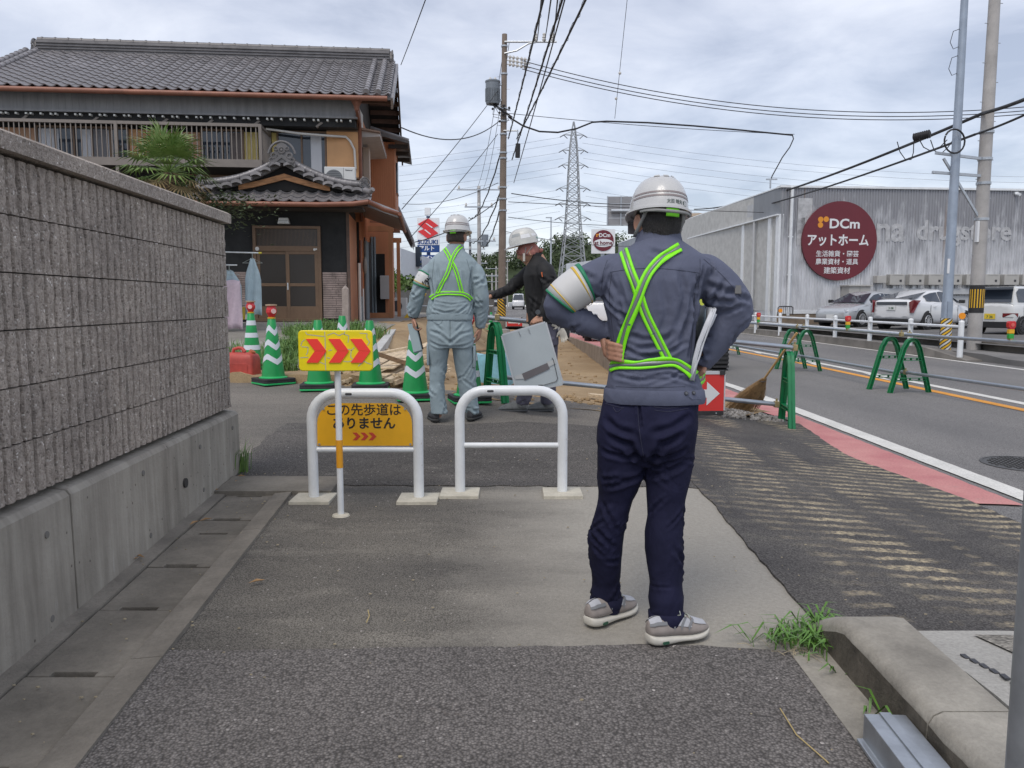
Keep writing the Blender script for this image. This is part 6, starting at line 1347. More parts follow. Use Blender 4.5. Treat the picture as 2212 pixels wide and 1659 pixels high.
 # -- utility poles, cables, pylon, far things
brown_pole=mat('brown grey concrete pole',(.205,.165,.135),.85,var=.15,vs=3,fine=.1)
cable_m=mat('black cable',(.022,.022,.024),.6);wire_m=mat('grey conductor',(.14,.15,.17),.5)
Yp=33.0;pbse=aty(1083,712,Yp);up_=thing('utility_pole','brown grey utility pole carrying a transformer and crossing cables in mid picture','utility pole',(pbse.x,Yp,-.2),0,'concrete utility poles')
ptop=aty(1090,74,Yp);HP=ptop.z+.2;tilt=(ptop.x-pbse.x)/HP
def pz(py):return aty(1086,py,Yp).z+.2
def pxx(z):return tilt*z
MB().cyl((0,0,0),(tilt*HP,0,HP),.175,.105,20).build('shaft',brown_pole,up_,40);MB().lathe([(.40,0),(.36,.32),(.2,.36)],14).build('footing',concrete,up_)
w0,w1=aty(1083,683,Yp).z+.2,aty(1083,646,Yp).z+.2
MB().cyl((pxx(w0),0,w0),(pxx(w1),0,w1),.178,n=20,cap=False).build('warning_band',black_rub,up_,60)
ym=mat('warning yellow',(.72,.42,.02),.5)
for i in range(7):
 za=w0-.12+i*.13;mb=MB();aa=np.linspace(-math.pi,0,12);cl_=lambda q:min(w1,max(w0,q))
 mb.loft([[(pxx(w0)+.181*math.cos(a),.181*math.sin(a),cl_(za-(a+1.57)*.14+d))for a in aa]for d in(0,.06)],False,False);mb.build('stripe',ym,up_)
arm=lambda py,pxe,r=.04:MB().cyl((pxx(pz(py)),-.15,pz(py)),(aty(pxe,py,Yp).x-pbse.x,-.15,pz(py)),r,n=8)
arm(93,1202).build('cross_arm',galv,up_)
e_=aty(1157,94,Yp).x-pbse.x;MB().tube([(pxx(pz(116)),-.15,pz(118)),(pxx(pz(116))+.5,-.15,pz(112)),(e_-.3,-.15,pz(97)),(e_,-.15,pz(94))],.035,8).build('arm_brace',galv,up_)
porc=mat('white porcelain',(.60,.58,.54),.3)
for px in(1157,1175,1194):x=aty(px,90,Yp).x-pbse.x;MB().lathe([(.06,0),(.09,.06),(.05,.1),(.085,.16),(.05,.2),(.07,.28),(.03,.32)],12,(x,-.15,pz(92))).build('insulator',porc,up_,40)
for py in(124,132,140):
 a0=V((pxx(pz(py))+.12,-.1,pz(py)));a1=V((aty(1145,137,Yp).x-pbse.x,-.35,pz(py+12)));mb=MB();mb.tube([a0,a1],.02,6)
 for f in(.1,.25,.42,.6,.75):mb.tube([a0.lerp(a1,f),a0.lerp(a1,f+.07)],[.085,.05],8)
 mb.build('strain_insulator',porc,up_,40)
tx=aty(1064.5,198,Yp).x-pbse.x;trn=MB();trn.lathe([(.27,pz(226)),(.29,pz(222)),(.29,pz(180)),(.31,pz(179)),(.31,pz(176)),(.16,pz(173))],24,(tx,-.05,0));td=trn.build('transformer',mat('grey transformer paint',(.20,.225,.25),.45,.3,var=.1),up_,40)
fn=MB()
for k in range(14):a=math.pi+.15+k*.22;fn.bar((tx+.3*math.cos(a),-.05+.3*math.sin(a),pz(221)),(tx+.3*math.cos(a),-.05+.3*math.sin(a),pz(193)),.02,.05)
fn.build('cooling_fin',MATS['grey transformer paint'],td)
for dx in(-.1,.1):MB().lathe([(.035,pz(175)),(.06,pz(172)),(.03,pz(168))],8,(tx+dx,-.05,0)).build('bushing',porc,td)
MB().bar((tx+.2,-.05,pz(183)),(pxx(pz(183)),0,pz(183)),.1,.08).build('hanger',galv,up_);MB().bar((tx+.2,-.05,pz(217)),(pxx(pz(217)),0,pz(217)),.1,.08).build('hanger',galv,up_)
arm(284,1120,.03).build('low_arm',galv,up_);MB().box((aty(1118,305,Yp).x-pbse.x,-.15,pz(297)),(.04,.06,.55)).build('hanger_bar',galv,up_);MB().cyl((aty(1118,345,Yp).x-pbse.x,-.15,pz(342)),(aty(1119,305,Yp).x-pbse.x,-.15,pz(312)),.10,n=10).build('splice_closure',cable_m,up_,40)
for py in(100,160,235,262,290,330,342,405,430,455):z=pz(py);MB().cyl((pxx(z),0,z-.03),(pxx(z),0,z+.03),.175-.006*z+.03,n=16).build('band_clamp',galv,up_)
r_=random.Random(2)
for i in range(12):a=V((r_.uniform(-.5,.5),-.2,pz(225)-r_.uniform(.0,.6)));MB().tube([(tx+r_.uniform(-.2,.2),-.1,pz(224)),a,(.15+r_.uniform(-.1,.3),-.2,pz(238)-r_.uniform(0,.5))],.012,5).build('jumper_wire',cable_m,up_)
for i in range(10):MB().cyl((r_.uniform(-.45,.42),-.2,pz(240)-r_.uniform(-.2,.5)),(r_.uniform(-.3,.42),-.22,pz(240)-r_.uniform(-.2,.5)),.04,n=6).build('wire_connector',cable_m,up_)if False else MB().ball((r_.uniform(-.55,.42),-.2,pz(240)-r_.uniform(-.3,.5)),.05,8,6).build('wire_connector',cable_m,up_)
for k in range(20):z=1.9+k*.48;s=1 if k%2 else-1;MB().cyl((pxx(z)+s*.1,0,z),(pxx(z)+s*.26,0,z),.010,n=5).build('step_bolt',galv,up_)
def cable(p0,p1,sag,r,label,m=None,n=20,group='overhead cables',wig=0):
 pts=catenary(p0,p1,sag,n)
 if wig:pts=[p+V((0,0,wig*math.sin(i*2.1)))for i,p in enumerate(pts)]
 return tag(MB().tube(pts,r,6).build('overhead_cable',m or cable_m,None,60),label,'cable',group)
def fwd(pxa,pya,pxt,Yt=15,ext=1.75,pyt=0):
 a=aty(pxa,pya,Yp-.3);b=aty(pxt,pyt,Yt);return a,a+(b-a)*ext
bund=[(1098,300,1170,.021,'thick twisted cable crossing leftmost over the road above the pole'),(1106,345,1210,.021,'middle thick cable climbing to the top edge beside the pole arm'),(1110,395,1216,.014,'thin cable climbing right beside the middle thick cable'),(1116,300,1258,.022,'thick cable climbing rightmost to the top edge of the sky'),(1160,92,1168,.014,'thin conductor from the left insulator of the pole arm to the top edge'),(1176,92,1188,.014,'thin conductor from the middle insulator of the pole arm to the top edge'),(1194,92,1203,.014,'thin conductor from the right insulator of the pole arm to the top edge')]
for pxa,pya,pxt,r,l in bund:
 a,b=fwd(pxa,pya,pxt);cable(a,b,.12,r,l)
 if r>.02:
  c2=[p+V((.035*math.sin(i*1.3),0,.045*math.cos(i*1.3)))for i,p in enumerate(catenary(a,b,.12,90))];tag(MB().tube(c2,.006,4).build('lashing_wire',cable_m,None),'thin spiral wire round the '+l.split(' above')[0].split(' beside')[0].split(' to ')[0],'cable','lashing wires')
pf=aty(1036,402,62)
for pxa,pya,pxe,pye,r,l in((1082,330,1012,470,.03,'thick cable sagging left from the pole to the next pole'),(1083,410,1010,520,.03,'lower thick cable sagging left from the pole behind the helmets'),(1083,440,1036,525,.03,'third thick cable dropping behind the pole towards the far poles'),(1090,92,1030,408,.012,'thin conductor from the pole top to the far grey pole'),(1100,92,1044,408,.012,'second thin conductor from the pole top to the far grey pole')):
 cable(aty(pxa,pya,Yp),aty(pxe,pye,64),.9,r,l,wig=.05 if r>.02 else 0)
for py,pe,l in((131,219,'uppermost of the three conductors running right across the sky'),(141,227,'middle one of the three conductors running right across the sky'),(149,234,'lowest of the three conductors running right across the sky')):
 cable(aty(1128,py,Yp-.4),aty(2420,pe-12,30),1.2,.016,l,n=30)
pts=[(1098,252),(1130,272),(1165,284),(1205,286),(1245,278),(1280,264),(1310,262),(1400,265),(1500,272),(1600,281),(1712,292)]
tag(MB().tube([aty(*q,Yp-.2+i*.3)for i,q in enumerate(pts)],.035,6).build('overhead_cable',cable_m,None,60),'drooping black service cable from the pole to the store roof','cable','overhead cables')
cable(aty(1100,245,Yp),aty(1716,290,36.2),.1,.012,'thin messenger wire above the drooping service cable')
tag(MB().tube([aty(*q,36.3)for q in((1712,292),(1714,300),(1706,318),(1690,340),(1678,362),(1668,380),(1664,392))],.025,6).build('service_drop',cable_m,None,60),'black cable dropping from the wire to the roof corner of the store','cable')
for i,(pa_,pe,l)in enumerate((((1098,436),(2300,462),'straight wire crossing behind the pylon above the road sign'),((1098,469),(1480,481),'lower straight wire crossing behind the pylon above the road sign'),((1105,418),(1470,438),'wavy black cable running right at helmet height'),((1092,500),(1400,530),'low thin wire running right behind the pylon legs'))):
 cable(aty(*pa_,Yp),aty(*pe,46),.25,.02 if i==2 else .013,l)
ms=thing('roof_wire_mast','small wire bracket standing on the corner of the store roof','bracket',aty(1664,402,36.3));MB().cyl((0,0,-.1),(0,0,.34),.04,n=8).build('post',galv,ms);MB().box((.05,0,.30),(.5,.06,.06)).build('bracket_arm',galv,ms)
cable(aty(1080,190,Yp),aty(868,452,24),.1,.014,'guy wire slanting down left from the pole past the house');cable(aty(1078,262,Yp),aty(868,276,22),.5,.018,'service wire from the pole to the house gable')
cable(aty(1075,290,Yp),aty(880,520,26),.1,.014,'lower guy wire slanting down left from the pole');a=aty(866,140,26);b=aty(917,0,18);cable(a,a+(b-a)*1.9,.05,.012,'lone wire rising from the house roof edge to the top edge of the sky')
cable(aty(1080,430,Yp),aty(896,523,30),.25,.018,'wire sagging across the car dealer sign');cable(aty(1076,395,Yp),aty(870,440,40),.3,.012,'thin wire level with the house eaves behind the helmet')
cable(aty(1328,256,34.4),aty(1356,-12,30),0,.010,'thin vertical wire dropping from the top edge to the service cable');
for q,Y,l in(((1339,158),32.2,'upper insulator bead on the thin vertical wire'),((1331,213),33.6,'lower insulator bead on the thin vertical wire')):tag(MB().ball(aty(*q,Y),.06,8,6).build('wire_bead',porc,None,60),l,'insulator')
A=V((11.2,19.3,aty(2125,246,19.35).z));f0=aty(1620,411,42)
cable(A,aty(1500,452,62),.55,.04,'thick upper telecom cable running from the right hand pole to the distance',n=30);cable(V((11.0,19.2,aty(2110,290,19.2).z)),aty(1480,470,62),.5,.03,'lower telecom cable running from the right hand pole to the distance',n=30)
cable(A,aty(2300,176,15),.05,.04,'thick telecom cable leaving the right hand pole out of the right edge');cable(V((11.0,19.2,aty(2110,290,19.2).z)),aty(2300,205,15),.05,.025,'lower telecom cable leaving the right hand pole out of the right edge')
cable(aty(1480,455,62),aty(1290,580,110),.5,.05,'far end of the telecom cable passing before the store pole sign')
c0,c1=aty(1973,296,21.2),aty(2010,287,20.9);cl2=thing('cable_closure','black cable closure box hanging on the telecom cable left of the blue pole','cable closure',c0);mb=MB();mb.tube([V((0,0,-.02)),(c1-c0)*.06+V((0,0,-.02)),(c1-c0)*.94+V((0,0,-.02)),c1-c0+V((0,0,-.02))],[.07,.10,.10,.07],12);mb.build('closure_body',cable_m,cl2,40)
for k in range(8):p_=(c1-c0)*(k+.5)/8;MB().tube([p_-(c1-c0)*.02+V((0,0,-.02)),p_+(c1-c0)*.02+V((0,0,-.02))],.112,10).build('ring',cable_m,cl2)
def loop(pp,Y,r,l):tag(MB().tube([aty(*q,Y)for q in pp],r,6).build('cable_loop',cable_m,None,60),l,'cable','slack cable loops by the right hand pole')
loop([(1938,306),(1944,328),(1956,345),(1968,345),(1973,330),(1974,305)],21.4,.012,'slack loop hanging under the left end of the closure box');loop([(1985,300),(1995,318),(2012,327),(2030,318),(2046,302)],20.4,.012,'slack loop hanging under the right end of the closure box');loop([(2010,302),(2018,325),(2032,333),(2048,318),(2060,300)],20.2,.012,'second slack loop right of the closure box')
loop([(2062+22*math.cos(a),297+26*math.sin(a)+8)for a in np.linspace(-2.6,3.6,20)],19.0,.022,'round coil of spare cable in front of the blue pole')
def far_pole(px,pyb,pyt,Y,r,label,arms,col=conc_pole):
 b,t_=aty(px,pyb,Y),aty(px,pyt,Y);t=thing('utility_pole',label,'utility pole',(b.x,Y,b.z-1),0,'concrete utility poles');H=t_.z-b.z+1
 MB().cyl((0,0,0),(0,0,H),r,r*.65,12).build('shaft',col,t,40)
 for f,w in arms:
  z=H-f;MB().box((0,-.2,z),(w,.1,.1)).build('cross_arm',galv,t)
  for k in(-.9,0,.9):MB().lathe([(.06,0),(.09,.1),(.05,.25)],8,(k*w/2,-.2,z+.05)).build('insulator',porc,t)
 MB().cyl((.45,0,H-4.6),(.45,0,H-3.7),.28,n=12).build('transformer',MATS['grey transformer paint'],t)
far_pole(1035.5,640,402,62,.19,'pale grey utility pole behind the helmet of the man in pale blue',((.3,3.4),(1.6,2.2),(4.2,2.6)));far_pole(1016,640,508,92,.2,'far utility pole with several arms left of the pale grey one',((.5,4),(1.6,3.5),(3.2,4)),mat('dark far pole',(.12,.13,.14),.8))
far_pole(1072,668,575,130,.2,'small far utility pole left of the brown pole over the road',((.4,3.5),(1.6,3.5)));far_pole(1063,668,590,150,.2,'smallest far utility pole behind the dark car',((.4,3),(1.6,3)))
far_pole(1096,664,560,110,.12,'thin grey pole just right of the brown utility pole',((.3,.6),));
q=aty(1189.5,655,90);t_=aty(1189.5,471,90);sl_=thing('street_lamp','tall thin street lamp standing between the black shirted man and the pylon','street lamp',(q.x,90,q.z));MB().cyl((0,0,0),(0,0,t_.z-q.z),.13,.07,10).build('post',galv,sl_,40);MB().box((-.25,0,t_.z-q.z+.05),(.7,.2,.1)).build('lamp_head',galv,sl_)
# -- lattice pylon and its lines
Yt=190;zb_,zt_=aty(1236,648,Yt).z,aty(1241,263,Yt).z;px0=aty(1237,560,Yt).x;py_=thing('lattice_pylon','tall grey steel lattice pylon with six rows of arms in mid sky','pylon',(px0,Yt,zb_-2),R(4));Hh=zt_-zb_+2
lat_s=mat('pale galvanised lattice',(.34,.36,.38),.6,.3);kk=Yt/FPX
wz=[(0,40),(.16,32),(.30,25),(.45,18.5),(.60,14.5),(.72,12.5),(.86,9),(.96,4),(1.,.8)]
hw=lambda f:np.interp(f,[a for a,b in wz],[b for a,b in wz])*kk/2*1.7
lv_=[0,.085,.16,.225,.285,.335,.385,.43,.47,.51,.55,.59,.63,.67,.71,.75,.79,.83,.87,.91,.955,1.0]
lgs=MB();brc=MB()
for a,b in zip(lv_[:-1],lv_[1:]):
 wa,wb=hw(a),hw(b);za,zb2=a*Hh,b*Hh;T=.24 if a<.3 else .19
 cs=[(-1,-1),(1,-1),(1,1),(-1,1)]
 for i in range(4):
  x,y=cs[i];x2,y2=cs[(i+1)%4];lgs.bar((x*wa,y*wa,za),(x*wb,y*wb,zb2),T)
  brc.bar((x*wa,y*wa,za),(x2*wb,y2*wb,zb2),.11);brc.bar((x2*wa,y2*wa,za),(x*wb,y*wb,zb2),.11);brc.bar((x*wb,y*wb,zb2),(x2*wb,y2*wb,zb2),.11)
lgs.build('legs',lat_s,py_);brc.build('bracing',lat_s,py_)
arms_=[]
for pyy,half in((292,21),(325,23),(357,24),(407,29),(440,30),(471,31)):
 z=aty(1241,pyy,Yt).z-zb_+2;w=half*kk
 for s in(-1,1):
  am=MB();f=z/Hh;am.bar((s*hw(f),-.3,z),(s*w,0,z+.1),.14);am.bar((s*hw(f),.3,z),(s*w,0,z+.1),.14);am.bar((s*hw(f),0,z+.8),(s*w,0,z+.1),.10);am.build('cross_arm',lat_s,py_)
  iz=MB();iz.tube([(s*w,0,z),(s*(w+.9),0,z-.5)],.12,6);iz.tube([(s*w,0,z),(s*(w-.9),0,z-.8)],.10,6);iz.build('insulator',wire_m,py_);arms_.append((s,w,z))
line_m=mat('far power line',(.22,.24,.28),.6)
for kz,(s,w,z)in enumerate(arms_):
 for dz,dw in((0,0),(-1.3,1.2)):
  p0=V((px0+s*(w+.9-dw),Yt,zb_-2+z-.5+dz));p1=V((px0+s*150,Yt-s*8,zb_-2+z-8+(0 if s<0 else-2)+dz))
  tag(MB().tube(catenary(p0,p1,4,12),.034,4).build('power_line',line_m,None),('upper' if dz==0 else 'lower')+' wire strung '+('left' if s<0 else 'right')+' from the '+('top','second','third','fourth','fifth','lowest')[kz//2]+' arm of the lattice pylon','power line','high voltage lines of the pylon')
  # -- car dealer sign, white house, other far buildings
Ys=58;ks=Ys/FPX;c=aty(924.5,520,Ys);sg=thing('dealer_pole_sign','car dealer pole sign with a red S mark left of the man in pale blue','pole sign',(c.x,Ys,0));Z=lambda py:aty(924.5,py,Ys).z;X=lambda px:(px-924.5)*ks
navy=mat('navy sign blue',(.012,.055,.20),.4);logo_r=mat('logo red',(.62,.03,.035),.4)
MB().box2((X(902),-.1,Z(530)),(X(949),.1,Z(471))).build('board',white_l,sg);MB().cyl((0,.3,0),(0,.3,Z(466)),.14,n=10).build('post',navy,sg)
zx=lambda x,y:(X(853+x*.14006+.2),Z(442.8+y*.14006))
def zp(x,y):return((1580+x/3.857)/1.8517,(820+y/3.857)/1.8517)
def P2(x,y):a,b=zp(x,y);return(X(a),Z(b))
S_=[(360,297),(517,207),(675,322),(590,350),(560,358),(668,437),(515,525),(358,408),(445,378),(480,372)]
MB().prism([P2(*q)for q in[(360,297),(517,207),(675,322),(580,362),(668,437),(515,525),(358,408),(455,372)]],-.16,-.11,'y').build('s_mark',logo_r,sg)
for a in([(478,285),(492,282),(590,350),(570,358)],[(458,388),(474,380),(560,452),(548,460)]):MB().prism([P2(*q)for q in a],-.175,-.162,'y').build('s_mark_slit',white_l,sg)
text('lettering','SUZUKI',12.5*ks,Matrix.Translation((X(924.5),-.13,Z(523.5)))@UPR,navy,sg,bold=.03,extrude=.01,sx=1.02)
for py0,py1,s in((529.5,545,'アルト'),(551,568,'ワゴンR'),(573,590,'(有)')):
 MB().box2((X(902),-.1,Z(py1)),(X(949),.1,Z(py0))).build('panel',navy,sg);text('lettering',s,11.5*ks,Matrix.Translation((X(903+2),-.13,Z((py0+py1)/2)))@UPR,white_l,sg,bold=.02,extrude=.01,align='LEFT')
MB().box((0,.0,Z(457)),(.4,.4,.5)).build('top_lamp',white_l,sg)
wb_=thing('white_modern_house','white box shaped modern house behind the timber posts of the old house','house',(0,0,0));q=aty(869,602,50);q2=aty(900,612,47);zt3=aty(869,538,50).z
wm_=mat('clean white render',(.66,.69,.72),.7,var=.04)
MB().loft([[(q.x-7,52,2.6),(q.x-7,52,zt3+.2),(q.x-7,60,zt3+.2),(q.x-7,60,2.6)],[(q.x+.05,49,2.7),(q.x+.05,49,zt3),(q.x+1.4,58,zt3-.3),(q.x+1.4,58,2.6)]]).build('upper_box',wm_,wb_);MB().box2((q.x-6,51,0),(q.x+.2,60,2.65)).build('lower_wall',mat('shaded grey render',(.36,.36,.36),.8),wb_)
MB().box2((q.x+.55,52.4,3.6),(q.x+.62+.25,53.3,4.9)).build('window',glass_dk,wb_);MB().box2((q.x-2.5,50.96,.8),(q.x-.6,51,2.3)).build('lower_window',glass_dk,wb_)
hg_=tag(MB().box2((0,0,0),(3.2,6,2.2)).build('dark_shed',mat('dark grey shed',(.10,.11,.12),.8,var=.2),None),'dark grey shed behind the white modern house','shed');q=aty(905,612,54);hg_.location=(q.x-.5,54,.4);MB().prism([(-.2,2.2),(3.4,2.2),(1.6,3.6)],0,6,'y').build('roof',tile_d,hg_)
gw_=tag(MB().box2((0,0,0),(4.5,.15,1.5)).build('garden_wall',mat('dark block garden wall',(.12,.12,.12),.9,var=.2,vs=3),None),'dark block garden wall behind the timber posts','wall');q=aty(868,640,36);gw_.location=(q.x-.3,36,.3)
yb_=tag(MB().bar((0,0,0),(.62,0,.8),.14,.1).build('yellow_bar',mat('yellow machine paint',(.70,.45,.02),.5),None),'slanting yellow bar behind the elbow of the man in pale blue','bar');q=aty(875,690,24);yb_.location=q
oa=tag(MB().box2((-.3,-.15,0),(.3,.15,.62)).build('heat_pump_unit',white_pl,None,bevel=.01),'grey white heat pump unit beyond the timber posts','air conditioner');q=aty(862,680,29);oa.location=q;MB().lathe([(.2,0),(.2,.015)],16).build('fan',dark_metal,oa);oa.children[-1].location=(-.06,-.16,.32);oa.children[-1].rotation_euler=(R(90),0,0)
gz=tag(MB().tube([(-1,0,0),(-1,0,.9),(2.2,0,.9),(2.2,0,0)],.03,6).build('pipe_fence',galv,None),'low grey pipe fence behind the man in pale blue','fence');q=aty(940,690,30);gz.location=(q.x,30,q.z-.4);MB().cyl((-1,0,.45),(2.2,0,.45),.025,n=6).build('rail',galv,gz);MB().cyl((.6,0,0),(.6,0,.9),.03,n=6).build('post',galv,gz)
rh=tag(MB().box2((0,0,0),(9,8,2.9)).build('roadside_shop',mat('beige shop wall',(.35,.32,.28),.8,var=.1),None),'low beige shop far down the right of the road behind the black shirted man','shop');q=aty(1135,668,120);rh.location=(q.x+1,120,q.z-.5);MB().prism([(-.4,2.9),(9.4,2.9),(7,4.3),(2,4.3)],-.3,8.3,'y').build('roof',tile_d,rh)
for k in range(4):MB().box2((.6+k*2.1,-.05,.4),(2.2+k*2.1,0,2.2)).build('window',glass_dk,rh)
fw=tag(MB().box2((0,0,0),(.1,60,.9)).build('far_white_fence',white_paint,None),'white roadside fence far down the road left of the white van','fence');q=aty(1098,660,128);fw.location=(q.x,128,q.z-.5);fw.rotation_euler=(0,0,R(-1))
for k in range(20):MB().box((.05,k*3+.1,.5),(.16,.16,1.05)).build('post',white_paint,fw)
# -- wooded hill and roadside shrubs
def hill_h(x,y):
 r1=math.exp(-((x-26)/34)**2)*19;r2=math.exp(-((x+6)/26)**2)*12.5;r3=math.exp(-((x-80)/50)**2)*12;r4=math.exp(-((x+90)/60)**2)*9;return max(r1,r2,r3,r4)*min(1,max(0,(y-205)/45))
m_hill=ground_mat('dark forest floor',(.03,.045,.02),(.05,.07,.03),.3,bump=.3)
sheet('hill',[(-200,200),(220,200),(260,330),(-240,330)],lambda x,y:hill_h(x,y)+.6,m_hill,6,0)
leaf_hill=mat('wooded hill green',(.022,.042,.016),.7,var=.5,vs=.25,col2=(.075,.11,.035),det=6)
r_=random.Random(77)
def canopy(mb,c,rx,rz_,n,s,r):
 for i in range(n):
  a=r.uniform(0,6.283);t=r.uniform(-.35,1);q=math.sqrt(max(0,1-t*t));d=V((math.cos(a)*q,math.sin(a)*q,t));k=r.uniform(.75,1.08)
  p=V(c)+V((d.x*rx*k,d.y*rx*k,d.z*rz_*k));u=V((r.uniform(-1,1),r.uniform(-1,1),r.uniform(-1,1))).normalized();w=u.cross(d+V((.01,.02,.03))).normalized();S2=s*r.uniform(.5,1.3)
  i0=mb.p(p-u*S2,p+w*S2*.7,p+u*S2,p-w*S2*.7);mb.f.append((i0,i0+1,i0+2,i0+3))
mb=MB()
for k in range(330):
 x=r_.uniform(-75,110);y=r_.uniform(212,262);h=hill_h(x,y);
 if h<1.5:continue
 R_=r_.uniform(2.2,4.2);canopy(mb,(x,y,h+R_*.5),R_,R_*r_.uniform(.8,1.2),260,.36,r_)
tag(mb.build('hillside_wood',leaf_hill),'wooded green hill behind the pylon and the road','wood',kind='stuff')
def tree(px,py,Y,h,cr,label,col,seed,n=900):
 r=random.Random(seed);q=aty(px,py,Y);t=thing('roadside_tree',label,'tree',(q.x,Y,q.z-.5));MB().tube([(0,0,0),(.05,0,h*.4),(0,.05,h*.75)],[.14,.1,.05],8).build('trunk',wood_dk,t)
 for k in range(4):a=k*1.6+r.random();MB().tube([(0,0,h*.4),(cr*.5*math.cos(a),cr*.5*math.sin(a),h*.7)],[.06,.02],6).build('branch',wood_dk,t)
 mb=MB()
 for k in range(9):a=r.uniform(0,6.28);canopy(mb,(cr*.55*math.cos(a)*r.random(),cr*.55*math.sin(a)*r.random(),h*r.uniform(.45,.9)),cr*r.uniform(.4,.65),cr*r.uniform(.4,.6),n//9,cr*.10,r)
 mb.build('crown',col,t)
lf1=mat('shrub leaf green',(.045,.09,.02),.6,var=.5,vs=2,col2=(.13,.20,.05))
tree(893,668,38,1.9,1.0,'rounded green shrub behind the yellow bar',lf1,1);tree(845,640,34,1.5,.7,'bright green shrub between the timber posts',mat('bright shrub',(.10,.19,.03),.6,var=.4,vs=3),2);pass
# -- people: tools
def fuse(mb,name,voxel,smooth=3,m=None,parent=None,fac=.5):
 me=mb.mesh(name);o=bpy.data.objects.new(name,me);COL.objects.link(o)
 r=o.modifiers.new('remesh','REMESH');r.mode='VOXEL';r.voxel_size=voxel
 if smooth:s=o.modifiers.new('smooth','SMOOTH');s.iterations=smooth;s.factor=fac
 n=bpy.data.meshes.new_from_object(o.evaluated_get(bpy.context.evaluated_depsgraph_get()));n.name=name
 bpy.data.objects.remove(o);bpy.data.meshes.remove(me);n.materials.clear()
 n.polygons.foreach_set('use_smooth',[True]*len(n.polygons))
 return link(name,n,parent,m)
def arr(me):a=np.empty(len(me.vertices)*3);me.vertices.foreach_get('co',a);return a.reshape(-1,3)
def nrm_(me):a=np.empty(len(me.vertices)*3);me.vertex_normals.foreach_get('vector',a);return a.reshape(-1,3)
def creases(me,cr,amp=.0,sc=(8,8,8),seed=0,amp2=0,sc2=20):
 """press cloth folds into a mesh: cr = (p0, p1, width, depth)"""
 P,N=arr(me),nrm_(me);D=np.zeros(len(P))
 for p0,p1,w,d in cr:
  a,b=np.array(p0),np.array(p1);ab=b-a;L2=ab@ab+1e-9
  q=P-a;s=np.clip(q@ab/L2,0,1);t=q-s[:,None]*ab;dist=np.sqrt((t*t).sum(1));near=dist<w*4
  if not near.any():continue
  x=dist[near]/w;ta=np.sqrt(np.clip(np.sin(np.pi*np.clip(s[near],.03,.97)),0,1))
  D[near]+=d*ta*(-np.exp(-x*x)+.55*np.exp(-((x-1.9)**2)/.8))
 if amp:
  for i in range(len(P)):
   n=noise.noise((P[i,0]*sc[0]+seed,P[i,1]*sc[1],P[i,2]*sc[2]));D[i]+=amp*(1-2.6*abs(n))
   if amp2:D[i]+=amp2*noise.noise((P[i,0]*sc2,P[i,1]*sc2+seed,P[i,2]*sc2))
 P=P+N*D[:,None];me.vertices.foreach_set('co',P.ravel());me.update()
def ringE(c,a,b,n=36,p=2.4,rz=0):
 o=[]
 for k in range(n):
  t=2*math.pi*k/n;x=math.copysign(abs(math.cos(t))**(2/p),math.cos(t))*a;y=math.copysign(abs(math.sin(t))**(2/p),math.sin(t))*b
  o.append(V((c[0]+x*math.cos(rz)-y*math.sin(rz),c[1]+x*math.sin(rz)+y*math.cos(rz),c[2])))
 return o
def spl(pts,rad,n=24):
 """smooth path and radii through control points"""
 P=[V(p)for p in pts];k=len(P)-1;out,rr=[],[]
 for i in range(n+1):
  f=i/n*k;j=min(int(f),k-1);t=f-j;a,b,c,d=P[max(j-1,0)],P[j],P[j+1],P[min(j+2,k)]
  out.append(.5*((2*b)+(c-a)*t+(2*a-5*b+4*c-d)*t*t+(3*b-a-3*c+d)*t**3));rr.append(rad[j]+(rad[j+1]-rad[j])*(t*t*(3-2*t)))
 return out,rr
def limb_folds(path,rad,spots,r,depth=.006,width=.009,slant=.09):
 out=[]
 for t0,t1,n in spots:
  for i in range(n):
   f=r.uniform(t0,t1)*(len(path)-1);j=min(int(f),len(path)-2);c=path[j].lerp(path[j+1],f-j);d=(path[j+1]-path[j]).normalized();R_=rad[j]*.98
   u=d.orthogonal().normalized();w=d.cross(u);a0=r.uniform(0,6.28);sp_=r.uniform(.6,1.3);sl=r.uniform(-slant,slant);q=[]
   for k in range(4):a=a0+sp_*k/3;q.append(c+(u*math.cos(a)+w*math.sin(a))*R_+d*sl*(k/3-.5))
   dd,ww=depth*r.uniform(.5,1.2),width*r.uniform(.7,1.3)
   for k in range(3):out.append((q[k],q[k+1],ww,dd*(1,1.2,1)[k]))
 return out
